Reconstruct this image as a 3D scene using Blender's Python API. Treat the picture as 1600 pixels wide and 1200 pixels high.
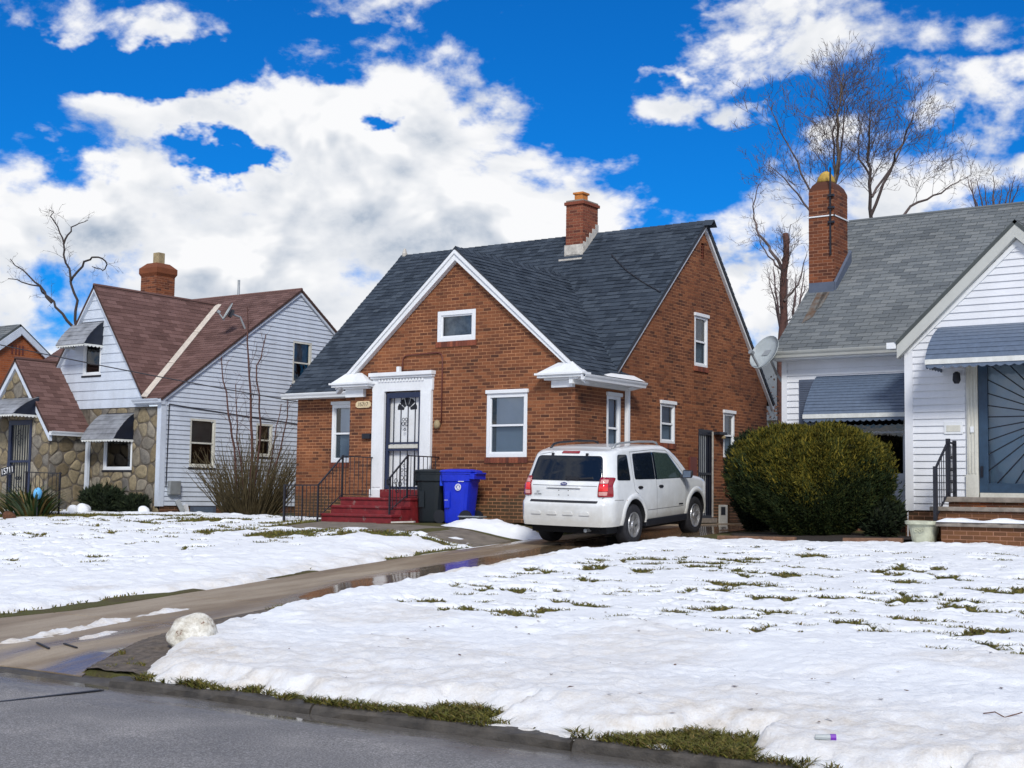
import bpy, bmesh, math, random
import numpy as np
from mathutils import Vector, Matrix
from mathutils.bvhtree import BVHTree

for _o in list(bpy.data.objects): bpy.data.objects.remove(_o)
SC = bpy.context.scene
COL = SC.collection
RNG = random.Random(7)
R = math.radians

# ------------------------------------------------------------------ camera
CAM = Vector((14.311, -22.219, 0.466)); YAW, PIT, ROLL, FPX = 0.6177, 0.0822, 0.0148, 2172.9
_fw = Vector((-math.sin(YAW)*math.cos(PIT), math.cos(YAW)*math.cos(PIT), math.sin(PIT)))
_rt = Vector((math.cos(YAW), math.sin(YAW), 0)); _up = _rt.cross(_fw)
_r2 = _rt*math.cos(ROLL) + _up*math.sin(ROLL); _u2 = -_rt*math.sin(ROLL) + _up*math.cos(ROLL)
cd = bpy.data.cameras.new('camera'); cam = bpy.data.objects.new('camera', cd); COL.objects.link(cam)
M = Matrix((( _r2.x, _u2.x, -_fw.x, CAM.x), (_r2.y, _u2.y, -_fw.y, CAM.y), (_r2.z, _u2.z, -_fw.z, CAM.z), (0, 0, 0, 1)))
cam.matrix_world = M
cd.sensor_width = 36; cd.lens = FPX/1600*36; cd.clip_end = 3000; cd.clip_start = .05
SC.camera = cam
SC.render.resolution_x, SC.render.resolution_y = 1024, 768

# ------------------------------------------------------------------ light
SUN_AZ, SUN_EL = R(142), R(36)          # azimuth clockwise from +Y
sl = bpy.data.lights.new('sun', 'SUN'); sl.energy = 2.5; sl.angle = R(13); sl.color = (1, .965, .90)
so = bpy.data.objects.new('sun', sl); COL.objects.link(so)
_sd = Vector((math.sin(SUN_AZ)*math.cos(SUN_EL), math.cos(SUN_AZ)*math.cos(SUN_EL), math.sin(SUN_EL)))
so.rotation_euler = _sd.to_track_quat('Z', 'Y').to_euler()
SC.view_settings.view_transform = 'Standard'; SC.view_settings.look = 'None'
SC.view_settings.exposure = 0.26; SC.view_settings.gamma = 1.0; SC.view_settings.use_curve_mapping = False
SC.cycles.use_denoising = True; SC.cycles.denoising_prefilter = 'ACCURATE'; SC.cycles.max_bounces = 6; SC.cycles.transparent_max_bounces = 12

# ------------------------------------------------------------------ world: sky + clouds
W = bpy.data.worlds.new('World'); SC.world = W; W.use_nodes = True
NT = W.node_tree; NT.nodes.clear()
def N(t, **k):
    n = NT.nodes.new(t)
    for a, b in k.items(): setattr(n, a, b)
    return n
def mth(op, a, b=None, c=None, clamp=False):
    n = N('ShaderNodeMath', operation=op); n.use_clamp = clamp
    for i, x in enumerate((a, b, c)):
        if x is None: continue
        if isinstance(x, (int, float)): n.inputs[i].default_value = x
        else: NT.links.new(x, n.inputs[i])
    return n.outputs[0]
def sstep(x, lo, hi):
    n = N('ShaderNodeMapRange', interpolation_type='SMOOTHSTEP'); NT.links.new(x, n.inputs[0])
    n.inputs[1].default_value = lo; n.inputs[2].default_value = hi
    return n.outputs[0]
sky = N('ShaderNodeTexSky', sky_type='NISHITA', sun_disc=False, sun_elevation=SUN_EL, sun_rotation=SUN_AZ)
sky.air_density = 1.0; sky.dust_density = .3; sky.ozone_density = 3.0
tc = N('ShaderNodeTexCoord'); sep = N('ShaderNodeSeparateXYZ'); NT.links.new(tc.outputs['Generated'], sep.inputs[0])
dx, dy, dz = sep.outputs
az = mth('ARCTAN2', dx, dy); el = mth('ARCSINE', dz); el0 = el
zc = mth('MAXIMUM', dz, 0.0); den = mth('ADD', zc, .22)
def cvec(up):
    q = N('ShaderNodeCombineXYZ'); NT.links.new(dx, q.inputs[0]); NT.links.new(dy, q.inputs[1])
    NT.links.new(mth('MULTIPLY', mth('ADD', dz, up), 1.55), q.inputs[2]); return q
cmb = cvec(0.0); cmb2 = cvec(.016)
def noise(vec, scale, detail, rough, dist=0.0):
    n = N('ShaderNodeTexNoise'); NT.links.new(vec, n.inputs['Vector'])
    n.inputs['Scale'].default_value = scale; n.inputs['Detail'].default_value = detail
    n.inputs['Roughness'].default_value = rough; n.inputs['Distortion'].default_value = dist
    return n.outputs['Fac']
n_mid = noise(cmb.outputs[0], 9.0, 10, .58, .35); n_mid2 = noise(cmb2.outputs[0], 9.0, 4, .5, .35); n_mid3 = noise(cmb.outputs[0], 9.0, 4, .5, .35)
n_low = noise(cmb.outputs[0], 2.6, 4, .55)
n_sh = noise(cmb.outputs[0], 7.0, 5, .5)
n_fine = noise(cmb.outputs[0], 34.0, 6, .6)
w1 = noise(cmb.outputs[0], 13.0, 5, .6); w2 = noise(cvec(3.7).outputs[0], 13.0, 5, .6)
az = mth('ADD', az, mth('MULTIPLY', mth('SUBTRACT', w1, .5), .16)); el = mth('ADD', el, mth('MULTIPLY', mth('SUBTRACT', w2, .5), .10))
# cloud groups standing in the sky (azimuth, elevation, half width, half height, weight)
def px2ae(u, v):
    a = (u-800)/FPX; b = (600-v)/FPX
    d = (_fw + _r2*a + _u2*b).normalized(); return math.atan2(d.x, d.y), math.asin(d.z)
BL = [(430, 400, 430, 235, 1.0), (560, 215, 230, 120, .9), (680, 205, 130, 85, .8), (480, 120, 90, 40, .6), (790, 265, 110, 60, .75), (340, 200, 190, 75, .72), (140, 340, 330, 120, 1.0), (800, 335, 210, 110, .8), (930, 330, 130, 70, .75),
      (70, 195, 80, 30, .56), (60, 20, 110, 48, .66), (275, 38, 85, 32, .62), (590, 5, 110, 34, .66), (1170, 42, 95, 62, .84), (1110, 0, 60, 26, .6),
      (1480, 35, 190, 75, .86), (1500, 130, 110, 52, .86), (1330, 60, 110, 38, .62), (1055, 168, 85, 42, .78), (1200, 163, 80, 30, .7), (1045, 92, 45, 16, .5),
      (1540, 260, 130, 62, .9), (1290, 340, 190, 110, .7), (1210, 460, 110, 90, .8), (1420, 300, 110, 60, .6), (960, 300, 60, 35, .5)]
HO = [(352, 256, 72, 20, .85), (632, 200, 48, 18, .75), (190, 105, 150, 42, .8), (60, 95, 110, 32, .6), (110, 238, 75, 22, .2), (480, 120, 40, 20, .3), (880, 300, 10, 10, 0.0)]
def ell(lst):
    tot = None
    for u, v, ru, rv, w in lst:
        if w <= 0: continue
        a0, e0 = px2ae(u, v); ra = ru/FPX*1.03; re = rv/FPX
        q = mth('ADD', mth('POWER', mth('ABSOLUTE', mth('MULTIPLY', mth('SUBTRACT', az, a0), 1/ra)), 2.0),
                mth('POWER', mth('ABSOLUTE', mth('MULTIPLY', mth('SUBTRACT', el, e0), 1/re)), 2.0))
        g = mth('MULTIPLY', mth('POWER', 2.718, mth('MULTIPLY', q, -0.9)), w)
        tot = g if tot is None else mth('MAXIMUM', tot, g)
    return tot
pos, neg = ell(BL), ell(HO)
# elsewhere in the sky the same broken cumulus goes on, from noise alone
qx = mth('POWER', mth('MULTIPLY', mth('SUBTRACT', az, -.62), 1/.46), 4.0)
qy = mth('POWER', mth('MULTIPLY', mth('SUBTRACT', el, .12), 1/.27), 4.0)
inside = mth('POWER', 2.718, mth('MULTIPLY', mth('ADD', qx, qy), -1.0))
gen = mth('MULTIPLY', mth('SUBTRACT', n_low, .30), 2.2)
fld = mth('ADD', mth('MULTIPLY', pos, inside), mth('MULTIPLY', gen, mth('SUBTRACT', 1.0, inside)))
fld = mth('SUBTRACT', fld, neg)
fld = mth('ADD', fld, mth('MULTIPLY', mth('SUBTRACT', 1.0, sstep(el, .0, .16)), .5))
dens = mth('ADD', fld, mth('MULTIPLY', mth('SUBTRACT', n_mid, .5), 1.75))
dens = mth('ADD', dens, mth('MULTIPLY', mth('SUBTRACT', n_fine, .5), .55))
cov = sstep(dens, .28, .66)
thick = sstep(dens, .55, 1.25)
shade = sstep(n_sh, .40, .66)
bright = mth('SUBTRACT', 1.0, mth('MULTIPLY', mth('MULTIPLY', thick, shade), .42))
lit = mth('ADD', .26, mth('MULTIPLY', mth('SUBTRACT', n_mid2, n_mid3), 8.5)); drk = mth('MULTIPLY', mth('ADD', mth('MULTIPLY', shade, .55), lit), mth('ADD', .25, mth('MULTIPLY', thick, .75)), clamp=True)
cr = N('ShaderNodeMix', data_type='RGBA'); NT.links.new(drk, cr.inputs[0])
cr.inputs[6].default_value = (.98, .985, 1.0, 1); cr.inputs[7].default_value = (.40, .48, .60, 1)
gain = N('ShaderNodeMix', data_type='RGBA', blend_type='MULTIPLY'); gain.inputs[0].default_value = 1.0
NT.links.new(sky.outputs[0], gain.inputs[6]); gain.inputs[7].default_value = (.022, .435, .95, 1)
sk = N('ShaderNodeVectorMath', operation='SCALE'); NT.links.new(gain.outputs[2], sk.inputs[0]); sk.inputs['Scale'].default_value = 1.0
ck = N('ShaderNodeVectorMath', operation='SCALE'); NT.links.new(cr.outputs[2], ck.inputs[0]); ck.inputs['Scale'].default_value = 8.2
mx = N('ShaderNodeMix', data_type='RGBA'); NT.links.new(cov, mx.inputs[0]); NT.links.new(sk.outputs[0], mx.inputs[6]); NT.links.new(ck.outputs[0], mx.inputs[7])
bg = N('ShaderNodeBackground'); NT.links.new(mx.outputs[2], bg.inputs[0]); bg.inputs[1].default_value = .10
wo = N('ShaderNodeOutputWorld'); NT.links.new(bg.outputs[0], wo.inputs[0])
W.cycles.sampling_method = 'MANUAL'; W.cycles.sample_map_resolution = 512

# ------------------------------------------------------------------ materials
MAT = {}
class NB:                                   # tiny node helper for one material
    def __init__(s, name):
        s.m = bpy.data.materials.new(name); s.m.use_nodes = True; s.t = s.m.node_tree
        s.b = s.t.nodes['Principled BSDF']; s.out = s.t.nodes['Material Output']; MAT[name] = s.m
    def n(s, t, **k):
        q = s.t.nodes.new(t)
        for a, b in k.items(): setattr(q, a, b)
        return q
    def l(s, a, b): s.t.links.new(a, b)
    def noise(s, scale, detail=4, rough=.55, coord='Object', stretch=None, world=False):
        q = s.n('ShaderNodeTexNoise'); q.inputs['Scale'].default_value = scale; q.inputs['Detail'].default_value = detail; q.inputs['Roughness'].default_value = rough
        if world: src = s.n('ShaderNodeNewGeometry').outputs['Position']
        else: src = s.n('ShaderNodeTexCoord').outputs[coord]
        if stretch:
            mp = s.n('ShaderNodeMapping'); mp.inputs['Scale'].default_value = stretch; s.l(src, mp.inputs[0]); src = mp.outputs[0]
        s.l(src, q.inputs['Vector']); return q.outputs['Fac']
    def ramp(s, fac, stops):
        q = s.n('ShaderNodeValToRGB'); e = q.color_ramp.elements
        while len(e) < len(stops): e.new(.5)
        for i, (p, c) in enumerate(stops): e[i].position = p; e[i].color = (*c, 1) if len(c) == 3 else c
        s.l(fac, q.inputs[0]); return q.outputs[0]
    def mix(s, fac, a, b, mode='MIX'):
        q = s.n('ShaderNodeMix', data_type='RGBA', blend_type=mode)
        for i, x in ((0, fac), (6, a), (7, b)):
            if isinstance(x, (int, float)): q.inputs[i].default_value = x
            elif isinstance(x, tuple): q.inputs[i].default_value = (*x, 1) if len(x) == 3 else x
            else: s.l(x, q.inputs[i])
        return q.outputs[2]
    def math(s, op, a, b=None, clamp=False):
        q = s.n('ShaderNodeMath', operation=op); q.use_clamp = clamp
        for i, x in enumerate((a, b)):
            if x is None: continue
            if isinstance(x, (int, float)): q.inputs[i].default_value = x
            else: s.l(x, q.inputs[i])
        return q.outputs[0]
    def rnd(s):                             # one number for each loose piece and each object
        g = s.n('ShaderNodeNewGeometry').outputs['Random Per Island']; o = s.n('ShaderNodeObjectInfo').outputs['Random']
        return s.math('FRACT', s.math('ADD', g, s.math('MULTIPLY', o, 7.31)))
    def col(s, c): s.l(c, s.b.inputs['Base Color']) if not isinstance(c, tuple) else setattr(s.b.inputs['Base Color'], 'default_value', (*c, 1))
    def set(s, **k):
        for a, v in k.items():
            i = s.b.inputs[a.replace('_', ' ')]
            if isinstance(v, (int, float)): i.default_value = v
            else: s.l(v, i)
    def bump(s, h, strength=.3, dist=.01):
        q = s.n('ShaderNodeBump'); q.inputs['Strength'].default_value = strength; q.inputs['Distance'].default_value = dist
        s.l(h, q.inputs['Height']); s.l(q.outputs[0], s.b.inputs['Normal'])

def flat(name, c, rough=.6, metal=0.0, var=.12, scale=6, spec=.5, coat=0.0, bump=0.0, emit=None):
    b = NB(name); n = b.noise(scale, 5, .6, world=True)
    lo = tuple(x*(1-var) for x in c); hi = tuple(min(1, x*(1+var)) for x in c)
    b.col(b.ramp(n, [(.3, lo), (.7, hi)])); b.set(Roughness=rough, Metallic=metal); b.b.inputs['Specular IOR Level'].default_value = spec
    b.b.inputs['Coat Weight'].default_value = coat
    if bump: b.bump(b.noise(scale*8, 4, world=True), bump, .01)
    return b

def brick_mat(name, stops, stain=.5, rough=.85):
    b = NB(name); c = b.ramp(b.rnd(), stops)
    g = b.noise(60, 4, .6, world=True); c = b.mix(.35, c, b.ramp(g, [(.3, (.45, .45, .45)), (.7, (1.25, 1.25, 1.25))]), 'MULTIPLY')
    st = b.noise(.7, 4, .6, world=True); c = b.mix(stain, c, b.ramp(st, [(.35, (.62, .56, .54)), (.62, (1.1, 1.08, 1.05))]), 'MULTIPLY')
    sz = b.n('ShaderNodeSeparateXYZ'); b.l(b.n('ShaderNodeNewGeometry').outputs['Position'], sz.inputs[0]); dp = b.math('ADD', sz.outputs[2], b.math('MULTIPLY', b.noise(2.2, 5, .6, world=True), -.9))
    c = b.mix(b.ramp(dp, [(.0, (.75, .75, .75)), (.12, (0, 0, 0))]), c, (.055, .040, .018))          # damp and moss at the foot of the wall
    b.col(c); b.set(Roughness=rough); b.bump(g, .4, .004); return b
brick_mat('brick', [(0, (.080, .026, .011)), (.2, (.160, .052, .020)), (.55, (.222, .074, .027)), (.8, (.275, .098, .037)), (1, (.115, .034, .015))], .75)
brick_mat('brick_chimney', [(0, (.075, .022, .010)), (.5, (.16, .045, .016)), (1, (.23, .07, .024))], .9)
brick_mat('brick_right', [(0, (.11, .030, .018)), (.5, (.21, .055, .028)), (1, (.29, .085, .04))])
brick_mat('brick_orange', [(0, (.30, .075, .02)), (.5, (.40, .11, .03)), (1, (.33, .085, .025))])
brick_mat('brick_porch', [(0, (.24, .05, .015)), (.5, (.40, .10, .025)), (1, (.50, .15, .04))])
flat('mortar', (.36, .175, .085), .9, var=.45, scale=1.1)
flat('mortar_dark', (.30, .15, .09), .9, var=.2)

def shingle_mat(name, stops, stain=(.75, 1.15)):
    b = NB(name); c = b.ramp(b.rnd(), stops)
    g = b.noise(140, 3, .7, world=True); c = b.mix(.6, c, b.ramp(g, [(.3, (.55, .55, .55)), (.7, (1.4, 1.4, 1.4))]), 'MULTIPLY')
    st = b.noise(.55, 4, .6, world=True); c = b.mix(.7, c, b.ramp(st, [(.3, (stain[0],)*3), (.7, (stain[1],)*3)]), 'MULTIPLY')
    b.col(c); b.set(Roughness=.88); b.b.inputs['Specular IOR Level'].default_value = .25; b.bump(g, .5, .004); return b
shingle_mat('shingle_charcoal', [(0, (.024, .034, .049)), (.3, (.036, .049, .069)), (.65, (.045, .060, .082)), (1, (.060, .077, .101))], (.85, 1.12))
shingle_mat('shingle_brown', [(0, (.108, .058, .050)), (.5, (.145, .080, .070)), (1, (.182, .104, .092))])
shingle_mat('shingle_grey', [(0, (.115, .128, .138)), (.5, (.155, .170, .178)), (1, (.195, .208, .212))])
flat('roof_deck', (.03, .035, .045), .9)
flat('roof_deck_brown', (.05, .025, .02), .9)
flat('roof_deck_grey', (.06, .07, .07), .9)

def paint(name, c, rough=.55, dirt=.25, scale=2.5):
    b = NB(name); n = b.noise(scale, 6, .65, world=True, stretch=(1, 1, .35)); f = b.noise(26, 4, .6, world=True)
    cc = b.mix(dirt, c, b.ramp(n, [(.32, (.55, .54, .52)), (.62, (1, 1, 1))]), 'MULTIPLY')
    cc = b.mix(dirt*.6, cc, b.ramp(f, [(.3, (.6, .6, .6)), (.6, (1, 1, 1))]), 'MULTIPLY')
    b.col(cc); b.set(Roughness=rough); return b
paint('white_trim', (.78, .80, .82), .5, .22)
paint('white_vinyl', (.76, .78, .80), .45, .10)
paint('siding_white', (.74, .755, .79), .5, .16)
paint('siding_skylit', (.60, .655, .74), .5, .35)  # white siding; the blue of sky light is mixed into this colour
paint('fascia_grey', (.50, .51, .48), .55, .2)
paint('trim_cream', (.66, .65, .58), .6, .5)
paint('valance_white', (.72, .73, .70), .5, .4, 5)
flat('step_red', (.20, .012, .016), .55, var=.35, scale=9, bump=.3)
b = NB('step_red'); g = b.noise(9, 5, .65, world=True); w_ = b.noise(5, 6, .7, world=True); b.col(b.mix(b.ramp(w_, [(.60, (0, 0, 0)), (.68, (.8, .8, .8))]), b.ramp(g, [(.3, (.12, .008, .012)), (.7, (.23, .016, .02))]), (.24, .17, .15))); b.set(Roughness=.6); b.bump(g, .3, .01)
flat('iron_black', (.012, .012, .018), .45, var=.3, spec=.5)
flat('door_navy', (.012, .020, .055), .4, var=.2)
flat('door_blue', (.025, .055, .10), .4, var=.25)
flat('bar_black', (.008, .009, .016), .4)
flat('dark_interior', (.012, .015, .022), .9)
flat('blind', (.70, .74, .78), .8, var=.06, scale=3)
flat('blind_tan', (.40, .38, .31), .8, var=.15, scale=3)
flat('curtain', (.42, .44, .43), .85, var=.5, scale=5)
flat('awning_dark', (.006, .010, .022), .4, var=.3)
flat('awning_blue', (.030, .055, .10), .4, var=.25)
flat('awning_slat', (.105, .14, .20), .42, var=.15, scale=14)
flat('awning_slat_grey', (.22, .23, .25), .45, var=.5, scale=3)
flat('shutter', (.085, .105, .15), .5)
flat('metal_grey', (.33, .35, .36), .4, metal=.4)
flat('dish_grey', (.36, .395, .40), .5, var=.15, scale=4)
flat('terracotta', (.48, .17, .035), .75, var=.25)
flat('flue_tan', (.32, .25, .14), .85, var=.3)
flat('pot_yellow', (.42, .27, .05), .8, var=.4)
flat('concrete_cap', (.22, .19, .16), .9, var=.35, scale=8, bump=.3)
flat('flashing', (.50, .47, .42), .5, var=.3, scale=8)
flat('valley_metal', (.60, .53, .45), .5, var=.15)
flat('copper_brown', (.12, .03, .02), .5)
flat('plaque_cream', (.65, .52, .32), .5, var=.25, scale=12)
flat('plastic_black', (.004, .008, .011), .42, var=.2)
flat('plastic_blue', (.003, .022, .50), .42, var=.12, scale=10)
flat('plastic_blue_light', (.006, .05, .62), .45, var=.1)
flat('planter', (.46, .47, .36), .8, var=.25, scale=9, bump=.3)
flat('timber', (.16, .085, .05), .85, var=.4, scale=7, bump=.4)
flat('mulch', (.030, .022, .018), .95, var=.5, scale=30, bump=.6)
flat('rust', (.25, .10, .02), .8, var=.5, scale=30)
flat('letter_white', (.8, .8, .8), .5, var=.03)
flat('letter_black', (.02, .02, .02), .5)
flat('egg_blue', (.12, .42, .75), .4)
flat('purple', (.16, .02, .38), .5)
flat('leaf_brown', (.09, .035, .015), .9, var=.5, scale=20)

def glass(name, tint=(.55, .62, .68), refl=.10, rough=.02):
    b = NB(name); t = b.n('ShaderNodeBsdfTransparent'); t.inputs[0].default_value = (*tint, 1)
    g = b.n('ShaderNodeBsdfGlossy'); g.inputs['Roughness'].default_value = rough
    bp = b.n('ShaderNodeBump'); bp.inputs['Strength'].default_value = .12; bp.inputs['Distance'].default_value = .02; b.l(b.noise(2.3, 3, .5, world=True), bp.inputs['Height']); b.l(bp.outputs[0], g.inputs['Normal'])
    fr = b.n('ShaderNodeFresnel'); fr.inputs[0].default_value = 1.5
    m = b.n('ShaderNodeMixShader'); b.l(b.math('ADD', fr.outputs[0], refl, clamp=True), m.inputs[0]); b.l(t.outputs[0], m.inputs[1]); b.l(g.outputs[0], m.inputs[2])
    b.l(m.outputs[0], b.out.inputs[0]); return b
glass('glass', (.80, .85, .89), .05)
glass('glass_dark', (.26, .31, .36), .05)
glass('glass_door', (.62, .72, .80), .03)

# ------------------------------------------------------------------ mesh helpers
def tag(o, label=None, cat=None, group=None, kind=None):
    if label: o['label'] = label
    if cat: o['category'] = cat
    if group: o['group'] = group
    if kind: o['kind'] = kind
    return o
def link(o, parent=None):
    COL.objects.link(o)
    if parent is not None:
        o.parent = parent
        if parent.name in KEEP: o.matrix_parent_inverse = KEEP[parent.name]
    return o
KEEP = {}                                   # things whose parts are given in world coordinates
def empty(name, loc=(0, 0, 0), rz=0.0, label=None, cat=None, group=None, local=False):
    o = bpy.data.objects.new(name, None); o.empty_display_size = .2; o.location = loc; o.rotation_euler = (0, 0, rz); link(o)
    if not local: KEEP[o.name] = (Matrix.Translation(loc) @ Matrix.Rotation(rz, 4, 'Z')).inverted()
    return tag(o, label, cat, group)
class F:                                    # a flat frame: origin, u, v, n
    def __init__(s, o, u, v):
        s.o, s.u, s.v = Vector(o), Vector(u).normalized(), Vector(v).normalized(); s.n = s.u.cross(s.v)
    def p(s, a, b, c=0.0): return s.o + s.u*a + s.v*b + s.n*c
    def mat(s, a=0, b=0, c=0):
        o = s.p(a, b, c); return Matrix(((s.u.x, s.v.x, s.n.x, o.x), (s.u.y, s.v.y, s.n.y, o.y), (s.u.z, s.v.z, s.n.z, o.z), (0, 0, 0, 1)))
class MB:
    def __init__(s): s.v, s.f = [], []
    def add(s, vs, fs):
        k = len(s.v); s.v += [tuple(q) for q in vs]; s.f += [tuple(i+k for i in f) for f in fs]; return s
    def box(s, a, b):
        x0, y0, z0 = a; x1, y1, z1 = b
        return s.add([(x0,y0,z0),(x1,y0,z0),(x1,y1,z0),(x0,y1,z0),(x0,y0,z1),(x1,y0,z1),(x1,y1,z1),(x0,y1,z1)],
                     [(3,2,1,0),(4,5,6,7),(0,1,5,4),(1,2,6,5),(2,3,7,6),(3,0,4,7)])
    def fbox(s, fr, a, b):                  # box in a frame
        x0, y0, z0 = a; x1, y1, z1 = b
        return s.add([fr.p(*q) for q in [(x0,y0,z0),(x1,y0,z0),(x1,y1,z0),(x0,y1,z0),(x0,y0,z1),(x1,y0,z1),(x1,y1,z1),(x0,y1,z1)]],
                     [(3,2,1,0),(4,5,6,7),(0,1,5,4),(1,2,6,5),(2,3,7,6),(3,0,4,7)])
    def plate(s, fr, poly, d0, d1):         # polygon in a frame, from depth d0 to d1 (number or function of u, v)
        n = len(poly); f1 = d1 if callable(d1) else (lambda a, b: d1)
        return s.add([fr.p(a, b, d0) for a, b in poly] + [fr.p(a, b, f1(a, b)) for a, b in poly],
                     [tuple(range(n))[::-1], tuple(range(n, 2*n))] + [(i, (i+1) % n, n+(i+1) % n, n+i) for i in range(n)])
    def poly(s, pts): return s.add(pts, [tuple(range(len(pts)))])
    def prism(s, pts, off):
        off = Vector(off); n = len(pts); pts = [Vector(q) for q in pts]
        return s.add(pts+[q+off for q in pts], [tuple(range(n))[::-1], tuple(range(n, 2*n))]+[(i, (i+1) % n, n+(i+1) % n, n+i) for i in range(n)])
    def tube(s, pts, rad, n=6, cap=True):
        pts = [Vector(q) for q in pts]; m = len(pts)
        if not hasattr(rad, '__len__'): rad = [rad]*m
        d = (pts[1]-pts[0]).normalized(); a = d.orthogonal().normalized(); vs = []
        for i, q in enumerate(pts):
            t = (pts[min(i+1, m-1)]-pts[max(i-1, 0)])
            t = t.normalized() if t.length > 1e-9 else d
            a = (a - t*a.dot(t)); a = a.normalized() if a.length > 1e-6 else t.orthogonal().normalized(); b = t.cross(a)
            for k in range(n):
                w = 2*math.pi*k/n; vs.append(q + (a*math.cos(w)+b*math.sin(w))*rad[i])
        fs = [(i*n+k, i*n+(k+1) % n, (i+1)*n+(k+1) % n, (i+1)*n+k) for i in range(m-1) for k in range(n)]
        if cap: fs += [tuple(range(n))[::-1], tuple(range((m-1)*n, m*n))]
        return s.add(vs, fs)
    def lathe(s, prof, n=24, c=(0, 0, 0), axis='Z', cap=True):
        vs = []
        for r, h in prof:
            for k in range(n):
                w = 2*math.pi*k/n; x, y = r*math.cos(w), r*math.sin(w)
                q = (x, y, h) if axis == 'Z' else ((h, x, y) if axis == 'X' else (y, h, x))
                vs.append((q[0]+c[0], q[1]+c[1], q[2]+c[2]))
        m = len(prof); fs = [(i*n+k, i*n+(k+1) % n, (i+1)*n+(k+1) % n, (i+1)*n+k) for i in range(m-1) for k in range(n)]
        if cap: fs += [tuple(range(n))[::-1], tuple(range((m-1)*n, m*n))]
        return s.add(vs, fs)
    def mesh(s, name, mat=None, smooth=False):
        me = bpy.data.meshes.new(name); me.from_pydata(s.v, [], s.f); me.update()
        if mat: me.materials.append(MAT[mat])
        if smooth: me.polygons.foreach_set('use_smooth', [True]*len(me.polygons))
        return me
    def build(s, name, mat, parent=None, smooth=False, bevel=0.0, kind=None, fix=False):
        me = s.mesh(name, mat, smooth)
        if bevel or fix:
            bm = bmesh.new(); bm.from_mesh(me)
            if fix: bmesh.ops.recalc_face_normals(bm, faces=bm.faces)
            if bevel:
                ed = [e for e in bm.edges if e.is_manifold and e.calc_face_angle(0) > .5]
                bmesh.ops.bevel(bm, geom=ed, offset=bevel, segments=2, affect='EDGES', profile=.6)
            bm.to_mesh(me); bm.free()
        o = bpy.data.objects.new(name, me); link(o, parent)
        if kind: o['kind'] = kind
        return o

def clip(poly, conv):                       # convex clip, both counter-clockwise
    out = poly
    m = len(conv)
    for i in range(m):
        ax, ay = conv[i]; bx, by = conv[(i+1) % m]; ex, ey = bx-ax, by-ay
        inp, out = out, []
        if not inp: return []
        sd = [ex*(y-ay)-ey*(x-ax) for x, y in inp]
        for k in range(len(inp)):
            a, b = inp[k], inp[(k+1) % len(inp)]; sa, sb = sd[k], sd[(k+1) % len(inp)]
            if sa >= 0: out.append(a)
            if (sa > 0 > sb) or (sa < 0 < sb):
                t = sa/(sa-sb); out.append((a[0]+(b[0]-a[0])*t, a[1]+(b[1]-a[1])*t))
    return out
def area(p): return .5*sum(p[i][0]*p[(i+1) % len(p)][1]-p[(i+1) % len(p)][0]*p[i][1] for i in range(len(p)))
def minus(rects, o):                        # rectangles minus one opening
    a0, a1, b0, b1 = o; out = []
    for (u0, u1, v0, v1) in rects:
        if u1 <= a0 or u0 >= a1 or v1 <= b0 or v0 >= b1: out.append((u0, u1, v0, v1)); continue
        if u0 < a0: out.append((u0, a0, v0, v1))
        if u1 > a1: out.append((a1, u1, v0, v1))
        if v0 < b0: out.append((max(u0, a0), min(u1, a1), v0, b0))
        if v1 > b1: out.append((max(u0, a0), min(u1, a1), b1, v1))
    return out
def rp(r): return [(r[0], r[2]), (r[1], r[2]), (r[1], r[3]), (r[0], r[3])]
def pieces(rect, poly, ops):
    rs = [rect]
    for o in ops: rs = minus(rs, o)
    out = []
    for r in rs:
        c = clip(rp(r), poly)
        if len(c) > 2 and area(c) > 2e-4: out.append((c, r == rect and abs(area(c)-(r[1]-r[0])*(r[3]-r[2])) < 1e-7))
    return out
def pix(p):
    q = Vector(p)-CAM; z = q.dot(_fw)
    return 800+FPX*q.dot(_r2)/z, 600-FPX*q.dot(_u2)/z, z
HIDE = [(818, 692, 1100, 860), (645, 726, 765, 820), (1130, 660, 1405, 850), (0, 0, 0, 0)]
def seen(p):
    u, v, z = pix(p)
    return 0 < u < 1600 and 0 < v < 1200 and not any(a < u < c and b < v < d for a, b, c, d in HIDE)
_pc = {}
def piece_obj(name, key, make, mat, parent, mtx):
    k = (name, key, mat)
    if k not in _pc: _pc[k] = make().mesh(name, mat)
    o = bpy.data.objects.new(name, _pc[k]); link(o, parent); o.matrix_basis = mtx; return o
IDF = F((0, 0, 0), (1, 0, 0), (0, 1, 0))

def bounds(poly): xs = [q[0] for q in poly]; ys = [q[1] for q in poly]; return min(xs), max(xs), min(ys), max(ys)
def sheet(mb, fr, poly, ops, depth=0.0):
    a, b, c, d = bounds(poly)
    for q, _ in pieces((a, b, c, d), poly, ops): mb.add([fr.p(x, y, depth) for x, y in q], [tuple(range(len(q)))])
def brick_face(fr, poly, ops, out, joint=.0135, bl=.190, bh=.0542, off=0.0, seed=1):
    rg = random.Random(seed); a, b, c, d = bounds(poly); pu, pv = bl+joint, bh+joint
    for j in range(int(math.floor(c/pv)), int(math.ceil(d/pv))+1):
        v0 = j*pv+joint*.5; v1 = v0+bh
        if v1 < c or v0 > d: continue
        u = a - pu + off + (pu*.5 if j % 2 else 0.0)
        u = math.floor((a-off)/pu)*pu + off + (pu*.5 if j % 2 else 0.0) - pu
        while u < b:
            for q, full in pieces((u, u+bl, v0, v1), poly, ops):
                out.append((fr, q, full, u, v0, rg.uniform(.002, .006)))
            u += pu
def brick_box(bl=.190, bh=.0542): return lambda: MB().fbox(IDF, (0, 0, -.02), (bl, bh, .0))
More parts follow.
